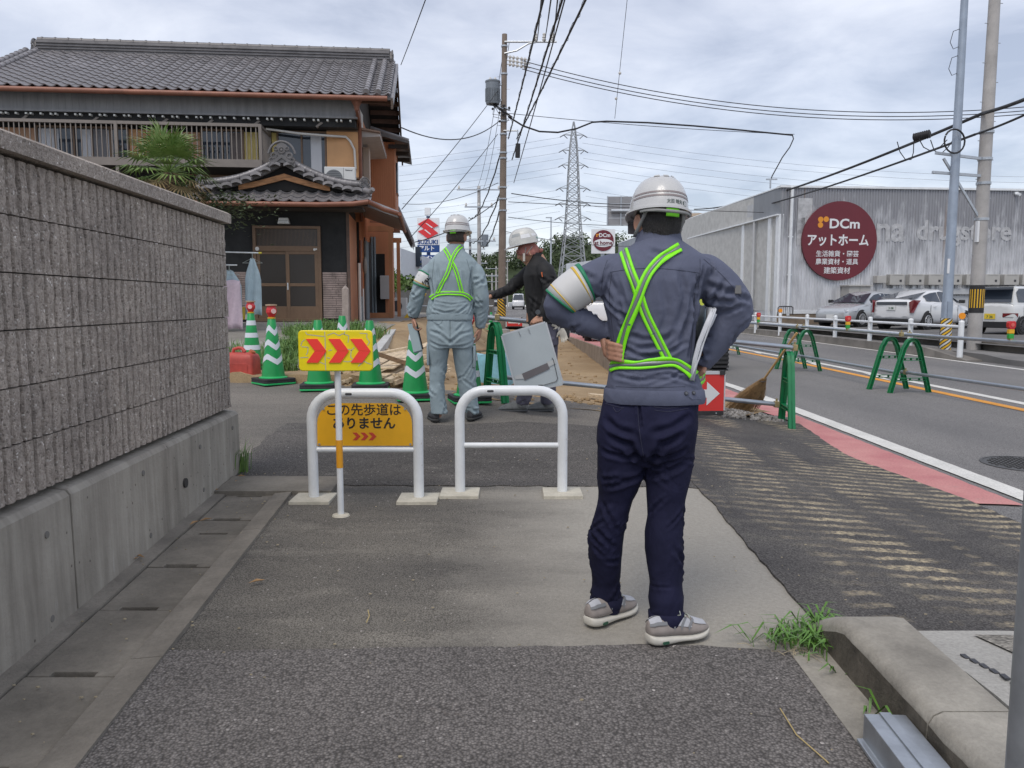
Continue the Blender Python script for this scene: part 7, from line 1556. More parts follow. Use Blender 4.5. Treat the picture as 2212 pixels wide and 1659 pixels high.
def head_mb(mb,c,yaw,pitch=0,roll=0,k=1.0):
 M_=Matrix.Translation(c)@Matrix.Rotation(yaw,4,'Z')@Matrix.Rotation(pitch,4,'X')@Matrix.Rotation(roll,4,'Y')@Matrix.Scale(k,4)
 nu,nv=40,32;rings=[]
 for j in range(nv+1):
  a=-math.pi/2+math.pi*j/nv;q=max(math.cos(a),.02);ring=[]
  for i in range(nu):
   t=2*math.pi*i/nu;x,y,z=math.cos(t)*q,math.sin(t)*q,math.sin(a)
   X,Y,Z=x*.077,y*.096,z*.115
   if z<0:X*=1-.28*(-z)**1.5;Y*=1-.10*(-z)
   if y>0 and z<.2:Y*=.97
   g_=lambda px,pz,s,sz=None:math.exp(-((X-px)/s)**2-((Z-pz)/(sz or s))**2)if y>0 else 0
   Y+=.026*g_(0,-.022,.012,.014)+.014*g_(0,.002,.010,.022)
   Y-=.010*g_(-.031,.010,.014,.010)+.010*g_(.031,.010,.014,.010)
   Y+=.006*g_(0,.030,.04,.010)+.008*g_(0,-.055,.02,.006)-.004*g_(0,-.061,.02,.003)+.007*g_(0,-.068,.018,.006)+.013*g_(0,-.098,.018,.014)
   if y<0 and z<-.3:Y*=1+.35*(z+.3)
   ring.append(M_@V((X,Y,Z)))
  rings.append(ring)
 mb.loft(rings)
 for s in(-1,1):
  e=MB(M_@Matrix.Translation((s*.079,-.012,-.008))@Matrix.Rotation(s*R(-18),4,'Z'));e.ball((0,0,0),(.008,.020,.033),12,10);e.tube([(s*.006+0,.016*math.cos(a)-.004,.028*math.sin(a))for a in np.linspace(-1.2,3.4,12)],.0055,6);b=len(mb.v);mb.v+=e.v;mb.f+=[tuple(i+b for i in f)for f in e.f]
 return M_
def hand_mb(mb,wr,fd,pn,side,curl=(.5,.5,.5,.5),k=1.0,spread=.06,thumb=.5,tdir=None):
 """palm, four fingers and a thumb; fd finger direction, pn the way the palm faces"""
 wr,fd,pn=V(wr),V(fd).normalized(),V(pn);pn=(pn-fd*pn.dot(fd)).normalized();w=fd.cross(pn)*side
 pr=[(0,.024,.019),(.02,.031,.020),(.05,.040,.019),(.085,.043,.016),(.098,.038,.012)]
 mb.loft([[wr+fd*y*k+w*(math.cos(t)*a)*k+pn*(math.sin(t)*b)*k for t in np.linspace(0,2*math.pi,17)[:-1]]for y,a,b in pr])
 for i,(off,L)in enumerate(((.032,.072),(.0105,.082),(-.0115,.076),(-.032,.060))):
  p=wr+(fd*.086+w*off)*k;ang=0;pts=[p-fd*.02*k,p];rr=[.0095*k,.0095*k];base=(fd+w*off*spread*20).normalized()
  for f,bend,r_ in((.42,.75,.0090),(.33,1.1,.0082),(.25,.9,.0070)):
   ang+=curl[i]*bend;d=(base*math.cos(ang)+pn*math.sin(ang)).normalized();p=p+d*L*f*k;pts.append(p);rr.append(r_*k)
  mb.tube(pts,rr,8);mb.ball(pts[-1],.0072*k,8,6)
 td=V(tdir).normalized()if tdir is not None else(w*.75+fd*.6+pn*.35*thumb).normalized()
 b=wr+(fd*.022+w*.022)*k;e=(td+fd*.6).normalized()
 mb.tube([b,b+td*.038*k,b+td*.038*k+e*.030*k,b+td*.038*k+e*.052*k],[.014*k,.0115*k,.010*k,.007*k],8)
def cast(bvh,px,py,org=None):
 d=ray(px,py).normalized();h=bvh.ray_cast(CAM,d);return h[0],h[1]
def bvh_of(o):l=o_loc(o);return BVHTree.FromPolygons([v.co+l for v in o.data.vertices],[tuple(p.vertices)for p in o.data.polygons])
def o_loc(o):
 l=V(o.location)
 while o.parent:o=o.parent;l=l+V(o.location)
 return l
def resample(pts,n):
 P=[V((*p,0))for p in pts];q,_=spl(P,[1]*len(P),n);return[(p.x,p.y)for p in q]
neon=mat('fluorescent yellow green tape',(.26,.93,.012),.55,var=.08,vs=40,fine=.10,fs=220);refl_g=mat('grey reflective tape',(.20,.22,.225),.35,.2)
def strap(parent,bvh,pts,w,n=46,lift=.004,parts=((-.5,-.17,'hi_vis_edge',neon),(-.17,.17,'reflective_strip',refl_g),(.17,.5,'hi_vis_edge',neon))):
 t=thing('harness_strap',None,None);t.parent=parent;off=o_loc(parent);pp=resample(pts,n);edges={}
 for a in sorted({q for p in parts for q in p[:2]}):
  row=[];last=None
  for i,p in enumerate(pp):
   x,y=pp[min(i+1,n)],pp[max(i-1,0)];d=V((x[0]-y[0],x[1]-y[1])).normalized();h,nn=cast(bvh,p[0]-d.y*w*a,p[1]+d.x*w*a)
   if h is None or(last is not None and(h-last).length>.12):h=last
   else:
    if nn.dot(h-CAM)>0:nn=-nn
    h=h+nn*lift-(h-CAM).normalized()*.002
   if h is not None:last=h
   row.append(h)
  f=next((r for r in row if r is not None),None)
  if f is None:return t
  lastv=f
  for i in range(len(row)):
   if row[i]is None:row[i]=lastv
   lastv=row[i]
  for _ in range(7):row=[row[0]]+[(row[i-1]+row[i]*2+row[i+1])/4 for i in range(1,len(row)-1)]+[row[-1]]
  edges[a]=[r-off for r in row]
 for a,b,nm,m in parts:
  mb=MB();mb.loft([[edges[a][i],edges[b][i]]for i in range(len(pp))],False,False);o=mb.build(nm,m,t,25);s=o.modifiers.new('thickness','SOLIDIFY');s.thickness=.0016;s.offset=0
 return t
def seam(parent,bvh,pts,m,r=.0012,n=20,name='seam'):
 off=o_loc(parent);q=[cast(bvh,*p)for p in resample(pts,n)];q=[h+nn*.0006-off for h,nn in q if h is not None]
 if len(q)>2:MB().tube(q,r,5).build(name,m,parent,60)
def shoe(parent,heel,toe,kind):
 heel,toe=V(heel),V(toe);L=(toe-heel).length;a=math.atan2((toe-heel).y,(toe-heel).x)-math.pi/2
 t=thing('shoe',None,None,heel,a);t.parent=parent;k=L/.27
 def prof(y):
  f=y/.27;return np.interp(f,[0,.06,.2,.42,.62,.78,.92,1.0],[.018,.034,.040,.036,.045,.047,.034,.012])*k
 ys=[0,.012,.035,.07,.11,.15,.19,.22,.245,.262,.27]
 if kind=='sneaker':
  zb=lambda y:np.interp(y,[0,.02,.10,.13,.2,.25,.27],[.012,0,0,.006,0,.006,.022]);zt=lambda y:np.interp(y,[0,.03,.1,.14,.2,.27],[.046,.040,.034,.026,.026,.034])
  sole,up_m=mat('cream shoe sole',(.56,.54,.48),.6,var=.06,vs=30),mat('taupe suede',(.30,.265,.245),.85,var=.1,vs=25)
  grow=1.12
 else:
  zb=lambda y:np.interp(y,[0,.2,.27],[.004,0,.012]);zt=lambda y:np.interp(y,[0,.1,.27],[.034,.028,.030]);grow=1.06
  sole,up_m=(mat('black boot sole',(.03,.03,.03),.7),mat('black shoe upper',(.04,.04,.045),.6,var=.2,vs=20))if kind=='dark' else(mat('grey boot sole',(.075,.078,.08),.75),mat('dusty grey boot',(.17,.175,.17),.75,var=.3,vs=14))
 mb=MB()
 mb.loft([[(w*grow*x,y*k,z)for x,z in((-.92,zb(y)),(-1,(zb(y)+zt(y))/2),(-.96,zt(y)),(.96,zt(y)),(1,(zb(y)+zt(y))/2),(.92,zb(y)))]for y in ys for w in(prof(y),)]);o=mb.build('sole',sole,t,50);b=o.modifiers.new('s','SUBSURF');b.levels=b.render_levels=2
 top=lambda y:np.interp(y,[0,.03,.08,.12,.17,.22,.25,.27],[.092,.102,.098,.106,.088,.068,.056,.038])*(1 if kind=='sneaker' else 1.05)
 mb=MB();rings=[]
 for y in ys:
  w=prof(y)*.99;h=top(y);z0_=zt(y)-.006;rings.append([(w*math.cos(t_)*(1-.18*max(0,math.sin(t_))),y*k,z0_+(h-z0_)*max(0,math.sin(t_))**.8)for t_ in np.linspace(0,math.pi,11)])
 mb.loft(rings);o=mb.build('upper',up_m,t,60);b=o.modifiers.new('s','SUBSURF');b.levels=b.render_levels=1
 if kind=='sneaker':
  mesh_w,grey_o,lace=mat('pale shoe mesh',(.44,.45,.48),.8,var=.08,vs=60),mat('grey shoe overlay',(.20,.205,.215),.6),mat('grey green lace',(.40,.43,.38),.8)
  def patch(nm,fy,ft0,ft1,m,d=.0022):
   mb=MB();rr=[]
   for y in fy[0]:
    q=[];
    for f in np.linspace(0,1,5):
     t_=fy[1](y)+(fy[2](y)-fy[1](y))*f;w=prof(y)*.99;h=top(y);z0_=zt(y)-.006;s=max(0,math.sin(t_));q.append((w*math.cos(t_)*(1-.18*s)+d*math.cos(t_),y*k,z0_+(h-z0_)*s**.8+d*s))
    rr.append(q)
   mb.loft(rr,False,False);mb.build(nm,m,t,60)
  for sgn in(0,1):
   A_=lambda v,sgn=sgn:(math.pi-v)if sgn else v
   patch('mesh_panel',(np.linspace(.10,.17,6),lambda y,A_=A_:A_(.45),lambda y,A_=A_:A_(1.05)),0,0,mesh_w)
   for y0 in(.095,.125,.155):patch('overlay_stripe',(np.linspace(y0,y0+.034,5),lambda y,y0=y0,A_=A_:A_(.25+(y-y0)*22),lambda y,y0=y0,A_=A_:A_(.48+(y-y0)*22)),0,0,grey_o,.0036)
   patch('heel_tab',(np.linspace(.004,.05,5),lambda y,A_=A_:A_(.85),lambda y,A_=A_:A_(1.5)),0,0,mesh_w,.003)
   patch('heel_counter',(np.linspace(.002,.07,6),lambda y,A_=A_:A_(.62),lambda y,A_=A_:A_(.85)),0,0,grey_o,.0035)
  patch('toe_mesh',(np.linspace(.185,.245,6),lambda y:.75,lambda y:math.pi-.75),0,0,mesh_w)
  for i in range(4):y=.115+i*.019;MB().tube([(x,(y+.004*math.cos(x*90))*k,top(y)-.006+.008*math.cos(x*45))for x in np.linspace(-.024,.024,7)],.0028,6).build('lace',lace,t,60)
  for s in(-1,1):MB().tube([(0,.115*k,.104),(s*.02,.125*k,.122),(s*.035,.12*k,.108),(s*.02,.112*k,.10),(0,.115*k,.104)],.0026,6).build('lace_bow',lace,t,60)
  for s in(-1,1):MB().prism(rrect(.040,.013,.066,.023,.004),s*prof(.055)*grow-.001,s*prof(.055)*grow+.002,'x').build('sole_window',mat('green sole window',(.03,.10,.06),.4),t)
 return t
helm_m=mat('white helmet shell',(.56,.56,.55),.25,var=.04,vs=6,coat=.3,fine=.04,fs=40);stripe_m=mat('taupe helmet stripe',(.26,.22,.215),.4);strap_m=mat('grey chin strap',(.27,.275,.265),.7)
def helmet(parent,c,yaw,roll=0,pitch=0,letters=True,k=1.0,style=0):
 t=thing('helmet',None,None,c);t.parent=parent;t.rotation_euler=Matrix.Rotation(yaw,3,'Z').to_4x4().to_euler();t.rotation_euler=(Matrix.Rotation(yaw,3,'Z')@Matrix.Rotation(pitch,3,'X')@Matrix.Rotation(roll,3,'Y')).to_euler();t.scale=(k,)*3
 A,B,H=.107,.132,.137
 def S(a,f,d=0):
  ph=f*math.pi/2;r=math.cos(ph)**.62;z=H*math.sin(ph)**1.05;x,y=math.cos(a)*A*r,math.sin(a)*B*r;n=V((x/A**2,y/B**2,z/H**2+1e-6)).normalized();return V((x,y,z))+n*d
 n=48;rings=[[S(2*math.pi*i/n,f)for i in range(n)]for f in(0,.06,.14,.24,.36,.48,.6,.72,.84,.93,.985)]
 MB().loft(rings).build('shell',helm_m if style==0 else mat('scuffed white shell',(.55,.55,.52),.35,var=.15,vs=12),t,60)
 rim=lambda a,e:V((math.cos(a)*(A+.008+e*.2),math.sin(a)*(B+.006+(e if math.sin(a)>0 else 0)*max(0,math.sin(a))**2),-.004-.012*max(0,math.sin(a))**2*(1 if e else 0)))
 MB().loft([[V((S(a,0)*.97))for a in np.linspace(0,2*math.pi,49)[:-1]],[rim(a,.035)+V((0,0,.004))for a in np.linspace(0,2*math.pi,49)[:-1]],[rim(a,.035)-V((0,0,.004))for a in np.linspace(0,2*math.pi,49)[:-1]],[V((S(a,0)*.94))-V((0,0,.004))for a in np.linspace(0,2*math.pi,49)[:-1]]],False).build('brim',helm_m,t,50)
 MB().loft([[S(a,.03)*.93 for a in np.linspace(0,6.283,33)[:-1]],[S(a,.30)*.90 for a in np.linspace(0,6.283,33)[:-1]],[S(a,.6)*.9 for a in np.linspace(0,6.283,33)[:-1]]]).build('liner',mat('dark helmet liner',(.018,.018,.018),.9),t,60)
 if style==0:
  for f0 in(.185,.255):
   MB().loft([[S(a,f0,.0012),S(a,f0+.035,.0012)]for a in np.linspace(R(-178),R(-2),40)],False,False).build('stripe',stripe_m,t,60)
  for a in(R(-62),R(-95),R(-128))if True else():
   vb=MB();aa=np.linspace(a-.17,a+.17,6);vb.loft([[S(q,.715,.0008),S(q,.745,.0008)]for q in aa],False,False);vb.build('vent',mat('vent black',(.02,.02,.02),.7),t)
   vb=MB();vb.loft([[S(q,.745,.0008),S(q,.775,.004),S(q,.80,.0006)]for q in aa],False,False);vb.build('vent_lip',helm_m,t,60)
  MB().tube([S(R(-90)+x,.0,.003)+V((0,0,-.018-.004*math.cos(x*3)))*1 for x in np.linspace(-1.1,1.1,15)],[.006]*15,6).build('head_band',strap_m,t,60)
  lg=MB();lg.loft([[S(R(-90)+x,0,.001)+V((0,0,z))*1.02 for x in np.linspace(-.24,.24,7)]for z in(-.008,-.022,-.038)],False,False);o=lg.build('adjuster',mat('lime adjuster',(.20,.72,.03),.5),t,60);s=o.modifiers.new('t','SOLIDIFY');s.thickness=.008
 else:
  pl=mat('clear grey visor',(.40,.42,.43),.15,trans=.0)
  for a,f0,f1,wdt,m in((-1.2,.2,.34,.30,white_l),(-1.75,.12,.2,.26,mat('green sticker',(.10,.30,.22),.5)),(-2.2,.26,.38,.28,white_l),(-.6,.25,.4,.2,mat('grey sticker',(.33,.35,.35),.5)),(3.3,.22,.4,.35,white_l),(2.5,.35,.5,.4,mat('grey sticker',(.33,.35,.35),.5))):
   MB().loft([[S(q,f0,.0012),S(q,f1,.0012)]for q in np.linspace(a-wdt,a+wdt,7)],False,False).build('sticker',m,t,60)
  MB().tube([S(R(90),f,.002)for f in np.linspace(.15,1,10)]+[S(R(-90),f,.002)for f in np.linspace(.97,.1,10)],.005,6).build('crown_ridge',helm_m,t,60)
  for a0 in(-.5,.5):MB().tube([S(R(90)+a0,f,.001)for f in np.linspace(.2,.9,8)],.004,6).build('rib',helm_m,t,60)
  MB().loft([[S(a,.02,.004),rim(a,.055)+V((0,0,-.004))]for a in np.linspace(R(20),R(160),20)],False,False).build('visor_peak',mat('smoky clear peak',(.33,.34,.34),.15),t,60)
 if letters:
  me=text_mesh('太田 晴夫 B',.0165,.0004,.0003)
  for v in me.vertices:a=R(-83)+v.co.x/.118;q=S(a,.085+v.co.y/.20,.0009+v.co.z);v.co=q
  me.materials.clear();link('lettering',me,t,mat('grey green lettering',(.12,.15,.14),.6))
  fr=MB();cx_=.063;fr.tube([S(R(-83)+(cx_+x-.0135)/.118,.085+y/.20,.001)for x,y in((-.008,-.009),(.008,-.009),(.008,.009),(-.008,.009),(-.008,-.009))],.0006,4).build('letter_frame',MATS['grey green lettering'],t)
 return t
def wrap_text(s,size,fn,m,parent,bold=.0006):
 me=text_mesh(s,size,bold,.0004)
 for v in me.vertices:v.co=fn(v.co.x,v.co.y)
 me.materials.clear();return link('lettering',me,parent,m)
def band(parent,path,rad,f0,f1,name,m,grow=1.06,add=.004,n=28,steps=5):
 rr=[]
 for f in np.linspace(f0,f1,steps):
  x=f*(len(path)-1);j=min(int(x),len(path)-2);c=path[j].lerp(path[j+1],x-j);r=(rad[j]+(rad[j+1]-rad[j])*(x-j))*grow+add;d=(path[j+1]-path[j]).normalized();u=(V((0,1,0))-d*d.y).normalized();w=d.cross(u);rr.append([c+(u*math.cos(a)+w*math.sin(a))*r for a in np.linspace(0,2*math.pi,n+1)[:-1]])
 o=MB().loft(rr,False).build(name,m,parent,70);s=o.modifiers.new('t','SOLIDIFY');s.thickness=.003;return rr
def skin_torso(mb,hipz,shz,cx=0,cy=0,w=.13):mb.loft([ringE((cx,cy,hipz),w,.08,16),ringE((cx,cy,(hipz+shz)/2),w*.85,.075,16),ringE((cx,cy,shz-.06),w,.075,16),ringE((cx,cy,shz+.04),.05,.05,16)])
# -- the foreground man
G1=V((.53,2.86,g(.53,2.86)))
def Q1(px,py,dy=0):return aty(px,py,G1.y+dy)-G1
def mid1(l,r,py,dy=0):a,b=Q1(l,py,dy),Q1(r,py,dy);return(a+b)/2,(b-a).length/2
man1=thing('person','nearest man, seen from behind in slate blue jacket and navy trousers, hands on hips','person',G1)
jk_m=mat('slate blue work cloth',(.098,.110,.165),.8,var=.12,vs=5,fine=.14,fs=260,bump=.12,bs=320,wr=.28,ws=8,stretch=(1.3,1.3,.7))
tr_m=mat('navy chino cloth',(.015,.0158,.040),.82,var=.25,vs=5,fine=.15,fs=240,bump=.12,bs=300,wr=.35,ws=8,stretch=(1.2,1.2,.8));G(tr_m,'Specular IOR Level').default_value=.15
r1=random.Random(41)
tz=[(1309,1517,862,.128),(1311,1514,838,.124),(1316,1505,806,.118),(1322,1498,785,.113),(1322,1500,745,.116),(1314,1502,700,.122),(1303,1507,650,.128),(1296,1517,608,.128),(1300,1536,580,.118),(1322,1524,558,.106),(1348,1502,541,.092),(1378,1474,522,.076),(1390,1462,512,.066)]
mj=MB();trs=[]
for l,r,py,b in tz:c,a=mid1(l,r,py);trs.append(ringE(c,a,b,40,2.5,R(-8)))
mj.loft(trs)
LA=[Q1(1352,586),Q1(1317,592),Q1(1256,616,-.005),Q1(1207,661,.0),Q1(1252,692,.015),Q1(1312,723,.035)];LR=[.062,.069,.062,.056,.044,.033]
RA=[Q1(1485,588),Q1(1523,594),Q1(1559,628,-.01),Q1(1585,668,-.005),Q1(1556,722,.0),Q1(1513,788,.01)];RR=[.062,.073,.074,.068,.056,.038]
lp,lr2=spl(LA,LR,30);rp_,rr2_=spl(RA,RR,30);mj.tube(lp,lr2,20);mj.tube(rp_,rr2_,20)
jacket=fuse(mj,'jacket',.0065,5,jk_m,man1)
bv0=bvh_of(jacket)
def cr1(pts,w,d,bv=bv0):
 w*=.72;d*=1.75
 q=[cast(bv,*p)[0]for p in pts];q=[x-G1 for x in q if x is not None];return[(a,b,w,d)for a,b in zip(q[:-1],q[1:])]
C=limb_folds(lp,lr2,((.36,.62,11),(.62,.97,11),(.12,.3,2)),r1,.0095,.008)+limb_folds(rp_,rr2_,((.36,.66,12),(.66,.97,11),(.12,.3,2)),r1,.0105,.0088)
for pts,w,d in(([(1318,600),(1335,640),(1345,690)],.012,.006),([(1304,640),(1330,672),(1362,690)],.010,.007),([(1310,690),(1338,705),(1368,712)],.010,.006),([(1330,600),(1352,660),(1350,720)],.013,.005),([(1498,620),(1488,680),(1470,740)],.013,.008),([(1502,640),(1496,700),(1488,770)],.012,.009),([(1508,600),(1500,640),(1497,690)],.010,.009),([(1450,720),(1425,745),(1380,752)],.012,.006),([(1480,740),(1440,765),(1390,770)],.010,.007),([(1340,745),(1380,768),(1420,772)],.010,.006),([(1345,715),(1390,735),(1440,728)],.013,.005),([(1335,772),(1375,780),(1430,778)],.007,.006),([(1330,812),(1380,822),(1440,815)],.010,.006),([(1440,808),(1480,820),(1505,828)],.009,.006),([(1350,805),(1400,812),(1450,806)],.006,.005),([(1475,800),(1445,820),(1405,830)],.008,.005),([(1405,540),(1430,552),(1455,545)],.014,.005),([(1430,600),(1440,680),(1420,740)],.016,.004),([(1360,600),(1368,650),(1352,700)],.014,.004),([(1315,575),(1300,610),(1296,640)],.007,.006),([(1520,575),(1508,610),(1504,650)],.007,.007),([(1470,590),(1480,640),(1468,700)],.016,.005)):
 C+=cr1(pts,w,d)
creases(jacket.data,C,.0022,(9,9,5),3,.0012,26)
bj=bvh_of(jacket)
hb=MB();rr=[]
for l,r,py,b in((1311,1512,836,.129),(1308,1517,842,.133),(1306.5,1519,858,.134),(1308,1517,866,.130)):c,a=mid1(l,r,py);rr.append(ringE(c+V((0,0,.0)),a+.004,b,48,2.5,R(-8)))
rr.append(ringE(mid1(1312,1512,862)[0],.16,.118,48,2.5,R(-8)))
o=hb.loft(rr,False).build('waistband',jk_m,man1,70)
creases(o.data,[],.0016,(14,14,6),5)
bb=bvh_of(o)
btn=mat('dark jacket button',(.035,.037,.045),.35)
for px,py in((1482,850),(1498,849)):
 h,nn=cast(bb,px,py)
 if h is not None:MB().cyl(h-G1-nn*.001,h-G1+nn*.003,.0075,n=14).build('button',btn,man1);MB().cyl(h-G1+nn*.003,h-G1+nn*.0038,.0045,n=10).build('button',mat('button rim',(.10,.105,.12),.4),man1)
tb=[]
for px,py in((1492,841),(1517,840),(1517,862),(1495,862),(1488,856),(1488,846)):
 h,nn=cast(bb,min(px,1514),py);tb.append((h if h is not None else tb[-1]+G1)-G1+(nn if nn is not None else V((0,-1,0)))*.003)
o=MB().face(*tb).build('waist_tab',jk_m,man1);s_=o.modifiers.new('t','SOLIDIFY');s_.thickness=.004
col=MB();rr=[]
cn=(Q1(1384,512)+Q1(1466,518))/2
for dz_,gr in((-.018,1.06),(.0,1.02),(.022,.97),(.040,.95),(.047,.985),(.040,1.06),(.016,1.16),(-.012,1.27)):
 rr.append([p+V((0,0,-.010+(.012*-math.sin(t)if False else 0)-(.016 if dz_>.0 else 0)*max(0,math.sin(t))))for t,p in zip(np.linspace(0,6.283,41)[:-1],ringE((cn.x-.002,.012,cn.z+dz_),.069*gr,.068*gr,40,2.1))])
o=col.loft(rr,False).build('collar',jk_m,man1,70);creases(o.data,[],.0012,(20,20,12),8)
seam_m=mat('dark slate seam',(.04,.045,.068),.9)
for pts in([(1318,588),(1370,581),(1420,580),(1470,584),(1512,590)],[(1322,590),(1316,640),(1322,700),(1330,760)],[(1504,592),(1500,650),(1496,720),(1490,790)],[(1312,562),(1303,590),(1299,625)],[(1512,560),(1512,590),(1508,625)],[(1330,835),(1400,837),(1480,835)],[(1520,560),(1560,595),(1600,640)]):seam(man1,bj,pts,seam_m,.0008)
mt_=MB()
pel=[(1306,1508,852,.118,0),(1300,1506,880,.124,-.002),(1291,1505,920,.132,-.004),(1289,1499,955,.130,-.002),(1300,1490,985,.10,.0),(1330,1460,1002,.06,.0)]
rr=[]
for l,r,py,b,dy in pel:c,a=mid1(l,r,py,dy);rr.append(ringE(c+V((0,dy,0)),a,b,36,2.4,R(-14)))
mt_.loft(rr)
def leg(rows):
 rr,pth,rad=[],[],[]
 for l,r,py,dy in rows:c,a=mid1(l,r,py,dy);c=Q1((l+r)/2,py,dy);rr.append(ringE(c,a,a*1.06,24,2.1));pth.append(c);rad.append(a)
 mt_.loft(rr);return pth,rad
ll=leg([(1300,1392,905,0),(1293,1396,940,0),(1291,1394,990,.004),(1292,1389,1030,.010),(1292,1366,1079,.018),(1283,1357,1115,.024),(1274,1347,1150,.034),(1272.5,1344,1186,.046),(1277,1341,1222,.060),(1279,1337,1258,.076),(1276,1340,1285,.088),(1281,1338,1303,.095)])
rl_=leg([(1400,1500,905,-.004),(1392,1500,940,-.005),(1392,1497,990,-.012),(1394,1490,1030,-.022),(1397,1478,1079,-.034),(1399,1475,1115,-.044),(1394,1474,1150,-.052),(1394,1474,1186,-.060),(1399,1473,1222,-.068),(1404,1471,1258,-.076),(1400,1475,1290,-.084),(1404,1474,1320,-.088),(1408,1470,1338,-.09)])
pants=fuse(mt_,'trousers',.0065,5,tr_m,man1)
bp0=bvh_of(pants);r1=random.Random(17)
C=limb_folds(*ll,((.42,.66,10),(.66,.99,9),(.15,.4,4)),r1,.0085,.008,.13)+limb_folds(*rl_,((.42,.66,10),(.66,.99,10),(.15,.4,4)),r1,.0085,.008,.13)
for pts,w,d in(([(1392,1000),(1360,960),(1320,945)],.016,.011),([(1398,1000),(1430,960),(1470,940)],.016,.010),([(1390,985),(1345,985),(1305,975)],.013,.009),([(1402,990),(1440,985),(1480,970)],.013,.008),([(1388,1020),(1350,1040),(1310,1050)],.014,.008),([(1380,870),(1384,920),(1393,985)],.007,.008),([(1404,1030),(1440,1020),(1478,1000)],.014,.007),([(1310,905),(1335,930),(1372,938)],.016,.006),([(1410,935),(1450,925),(1488,900)],.016,.006)):
 C+=cr1(pts,w,d,bp0)
creases(pants.data,C,.0025,(8,8,5),9,.0014,24)
bp=bvh_of(pants);tse=mat('navy seam',(.03,.032,.06),.8)
for pts in([(1377,868),(1380,920),(1390,985)],[(1412,879),(1445,882),(1486,876)],[(1413,886),(1446,889),(1487,882)],[(1308,872),(1330,878),(1348,882)],[(1324,879),(1333,890),(1346,880)]):seam(man1,bp,pts,tse,.0012)
cf_=[(ll[0][-1],ll[1][-1],-1),(rl_[0][-1],rl_[1][-1],1)]
for(c,a,s),up in zip(cf_,(.026,.030)):
 mb=MB();q=[ringE(c+V((0,0,z)),a*k_,a*1.06*k_,28,2.1)for z,k_ in((-.016,1.0),(-.022,1.10),(.0,1.16),(up,1.20),(up+.004,1.1),(up,1.0))];o=mb.loft(q,False).build('turn_up',tr_m,man1,70);creases(o.data,[],.005,(16,16,12),3+s)
pL=atz(1268,1349,G1.z+.02)-G1;pLt=atz(1371,1313,G1.z+.01)-G1;pR=atz(1397,1386,G1.z+.02)-G1;pRt=atz(1528,1366,G1.z+.01)-G1
gz=lambda p:g(p.x+G1.x,p.y+G1.y)-G1.z+.006
pL.z=pLt.z=gz(pL);pR.z=pRt.z=gz(pR)+.004
shoe(man1,pL,pLt,'sneaker');shoe(man1,pR,pRt,'sneaker')
hc=(Q1(1376,478)+Q1(1466,482))/2;hc=V((hc.x+.002,.022,Q1(1421,478).z-.002));YAW=R(14)
bd=MB();head_mb(bd,hc,YAW,R(-3));bd.tube([hc+V((0,-.012,-.05)),V((0,-.005,1.46)),V((0,0,1.36))],[.058,.062,.075],16);skin_torso(bd,.82,1.42,-.02,0,.12)
bd.tube(lp,[r*.62 for r in lr2],10);bd.tube(rp_,[r*.62 for r in rr2_],10)
for pth,rad in(ll,rl_):bd.tube(pth,[a*.8 for a in rad],12)
for pth,f,t_ in((ll[0],pL,pLt),(rl_[0],pR,pRt)):d=(t_-f);bd.tube([pth[-1],f+d*.22+V((0,0,.06)),f+d*.5+V((0,0,.045)),f+d*.8+V((0,0,.035))],[.036,.034,.03,.024],10)
lw=Q1(1311,722,.035);hand_mb(bd,lw-V((.012,0,-.006)),V((.16,-.10,-1)),V((1,-.25,.1)),1,(.62,.62,.6,.55),.92,.03,.3,tdir=(.1,1,-.35))
for i in range(4):
 z=Q1(1320,742+i*10.5).z;p0=Q1(1316.5+i*.8,742+i*10.5,-.055);p1=p0+V((.022,-.022,-.004));p2=p1+V((.020,-.004,-.005));bd.tube([p0+V((-.004,.03,.006)),p0,p1,p2],[.010,.0098,.0092,.0075],8);bd.ball(p2,.0078,8,6)
rw_=Q1(1509,792,.01);hand_mb(bd,rw_-V((0,0,0)),V((.10,.35,-.75)),V((-.9,.2,0)),-1,(.9,.95,.95,.95),.9,.02,.6)
for i in range(4):p0=Q1(1521-i*5.2,799+i*3.2,-.035+i*.004);bd.tube([p0+V((0,.05,.012)),p0+V((.004,.012,.002)),p0+V((-.006,-.008,-.008)),p0+V((-.016,.004,-.018))],[.0105,.0105,.0098,.0085],8)
body1=fuse(bd,'body',.0045,3,skin_m,man1)
hair_m=mat('black grey short hair',(.025,.023,.022),.7,var=.35,vs=60,fine=.3,fs=160,bump=.5,bs=220,stretch=(1,1,.35),col2=None)
MH=Matrix.Translation(hc)@Matrix.Rotation(YAW,4,'Z')@Matrix.Rotation(R(-3),4,'X')
hm=MB(MH);rr=[]
for z,k_,lo in((.085,.9,0),(.05,1,0),(.01,1,0),(-.02,1,0),(-.045,.97,0),(-.062,.90,0),(-.072,.84,0)):
 q=math.sqrt(max(0.05,1-(z/.115)**2));aa=np.linspace(R(203 if z<0 else 180),R(337 if z<0 else 360),22);sh=1 if z>-.05 else .93
 rr.append([(math.cos(a)*.0805*q*(1-.05*(z<-.04))*sh,math.sin(a)*.100*q*(1+(.10*(z/.1)if z<0 else 0))-.001,z)for a in aa])
o=hm.loft(rr,False,False).build('hair',hair_m,man1,70);creases(o.data,[],.002,(90,90,30),4);s_=o.modifiers.new('t','SOLIDIFY');s_.thickness=.006;s_.offset=0
hs_=MB();r1=random.Random(8)
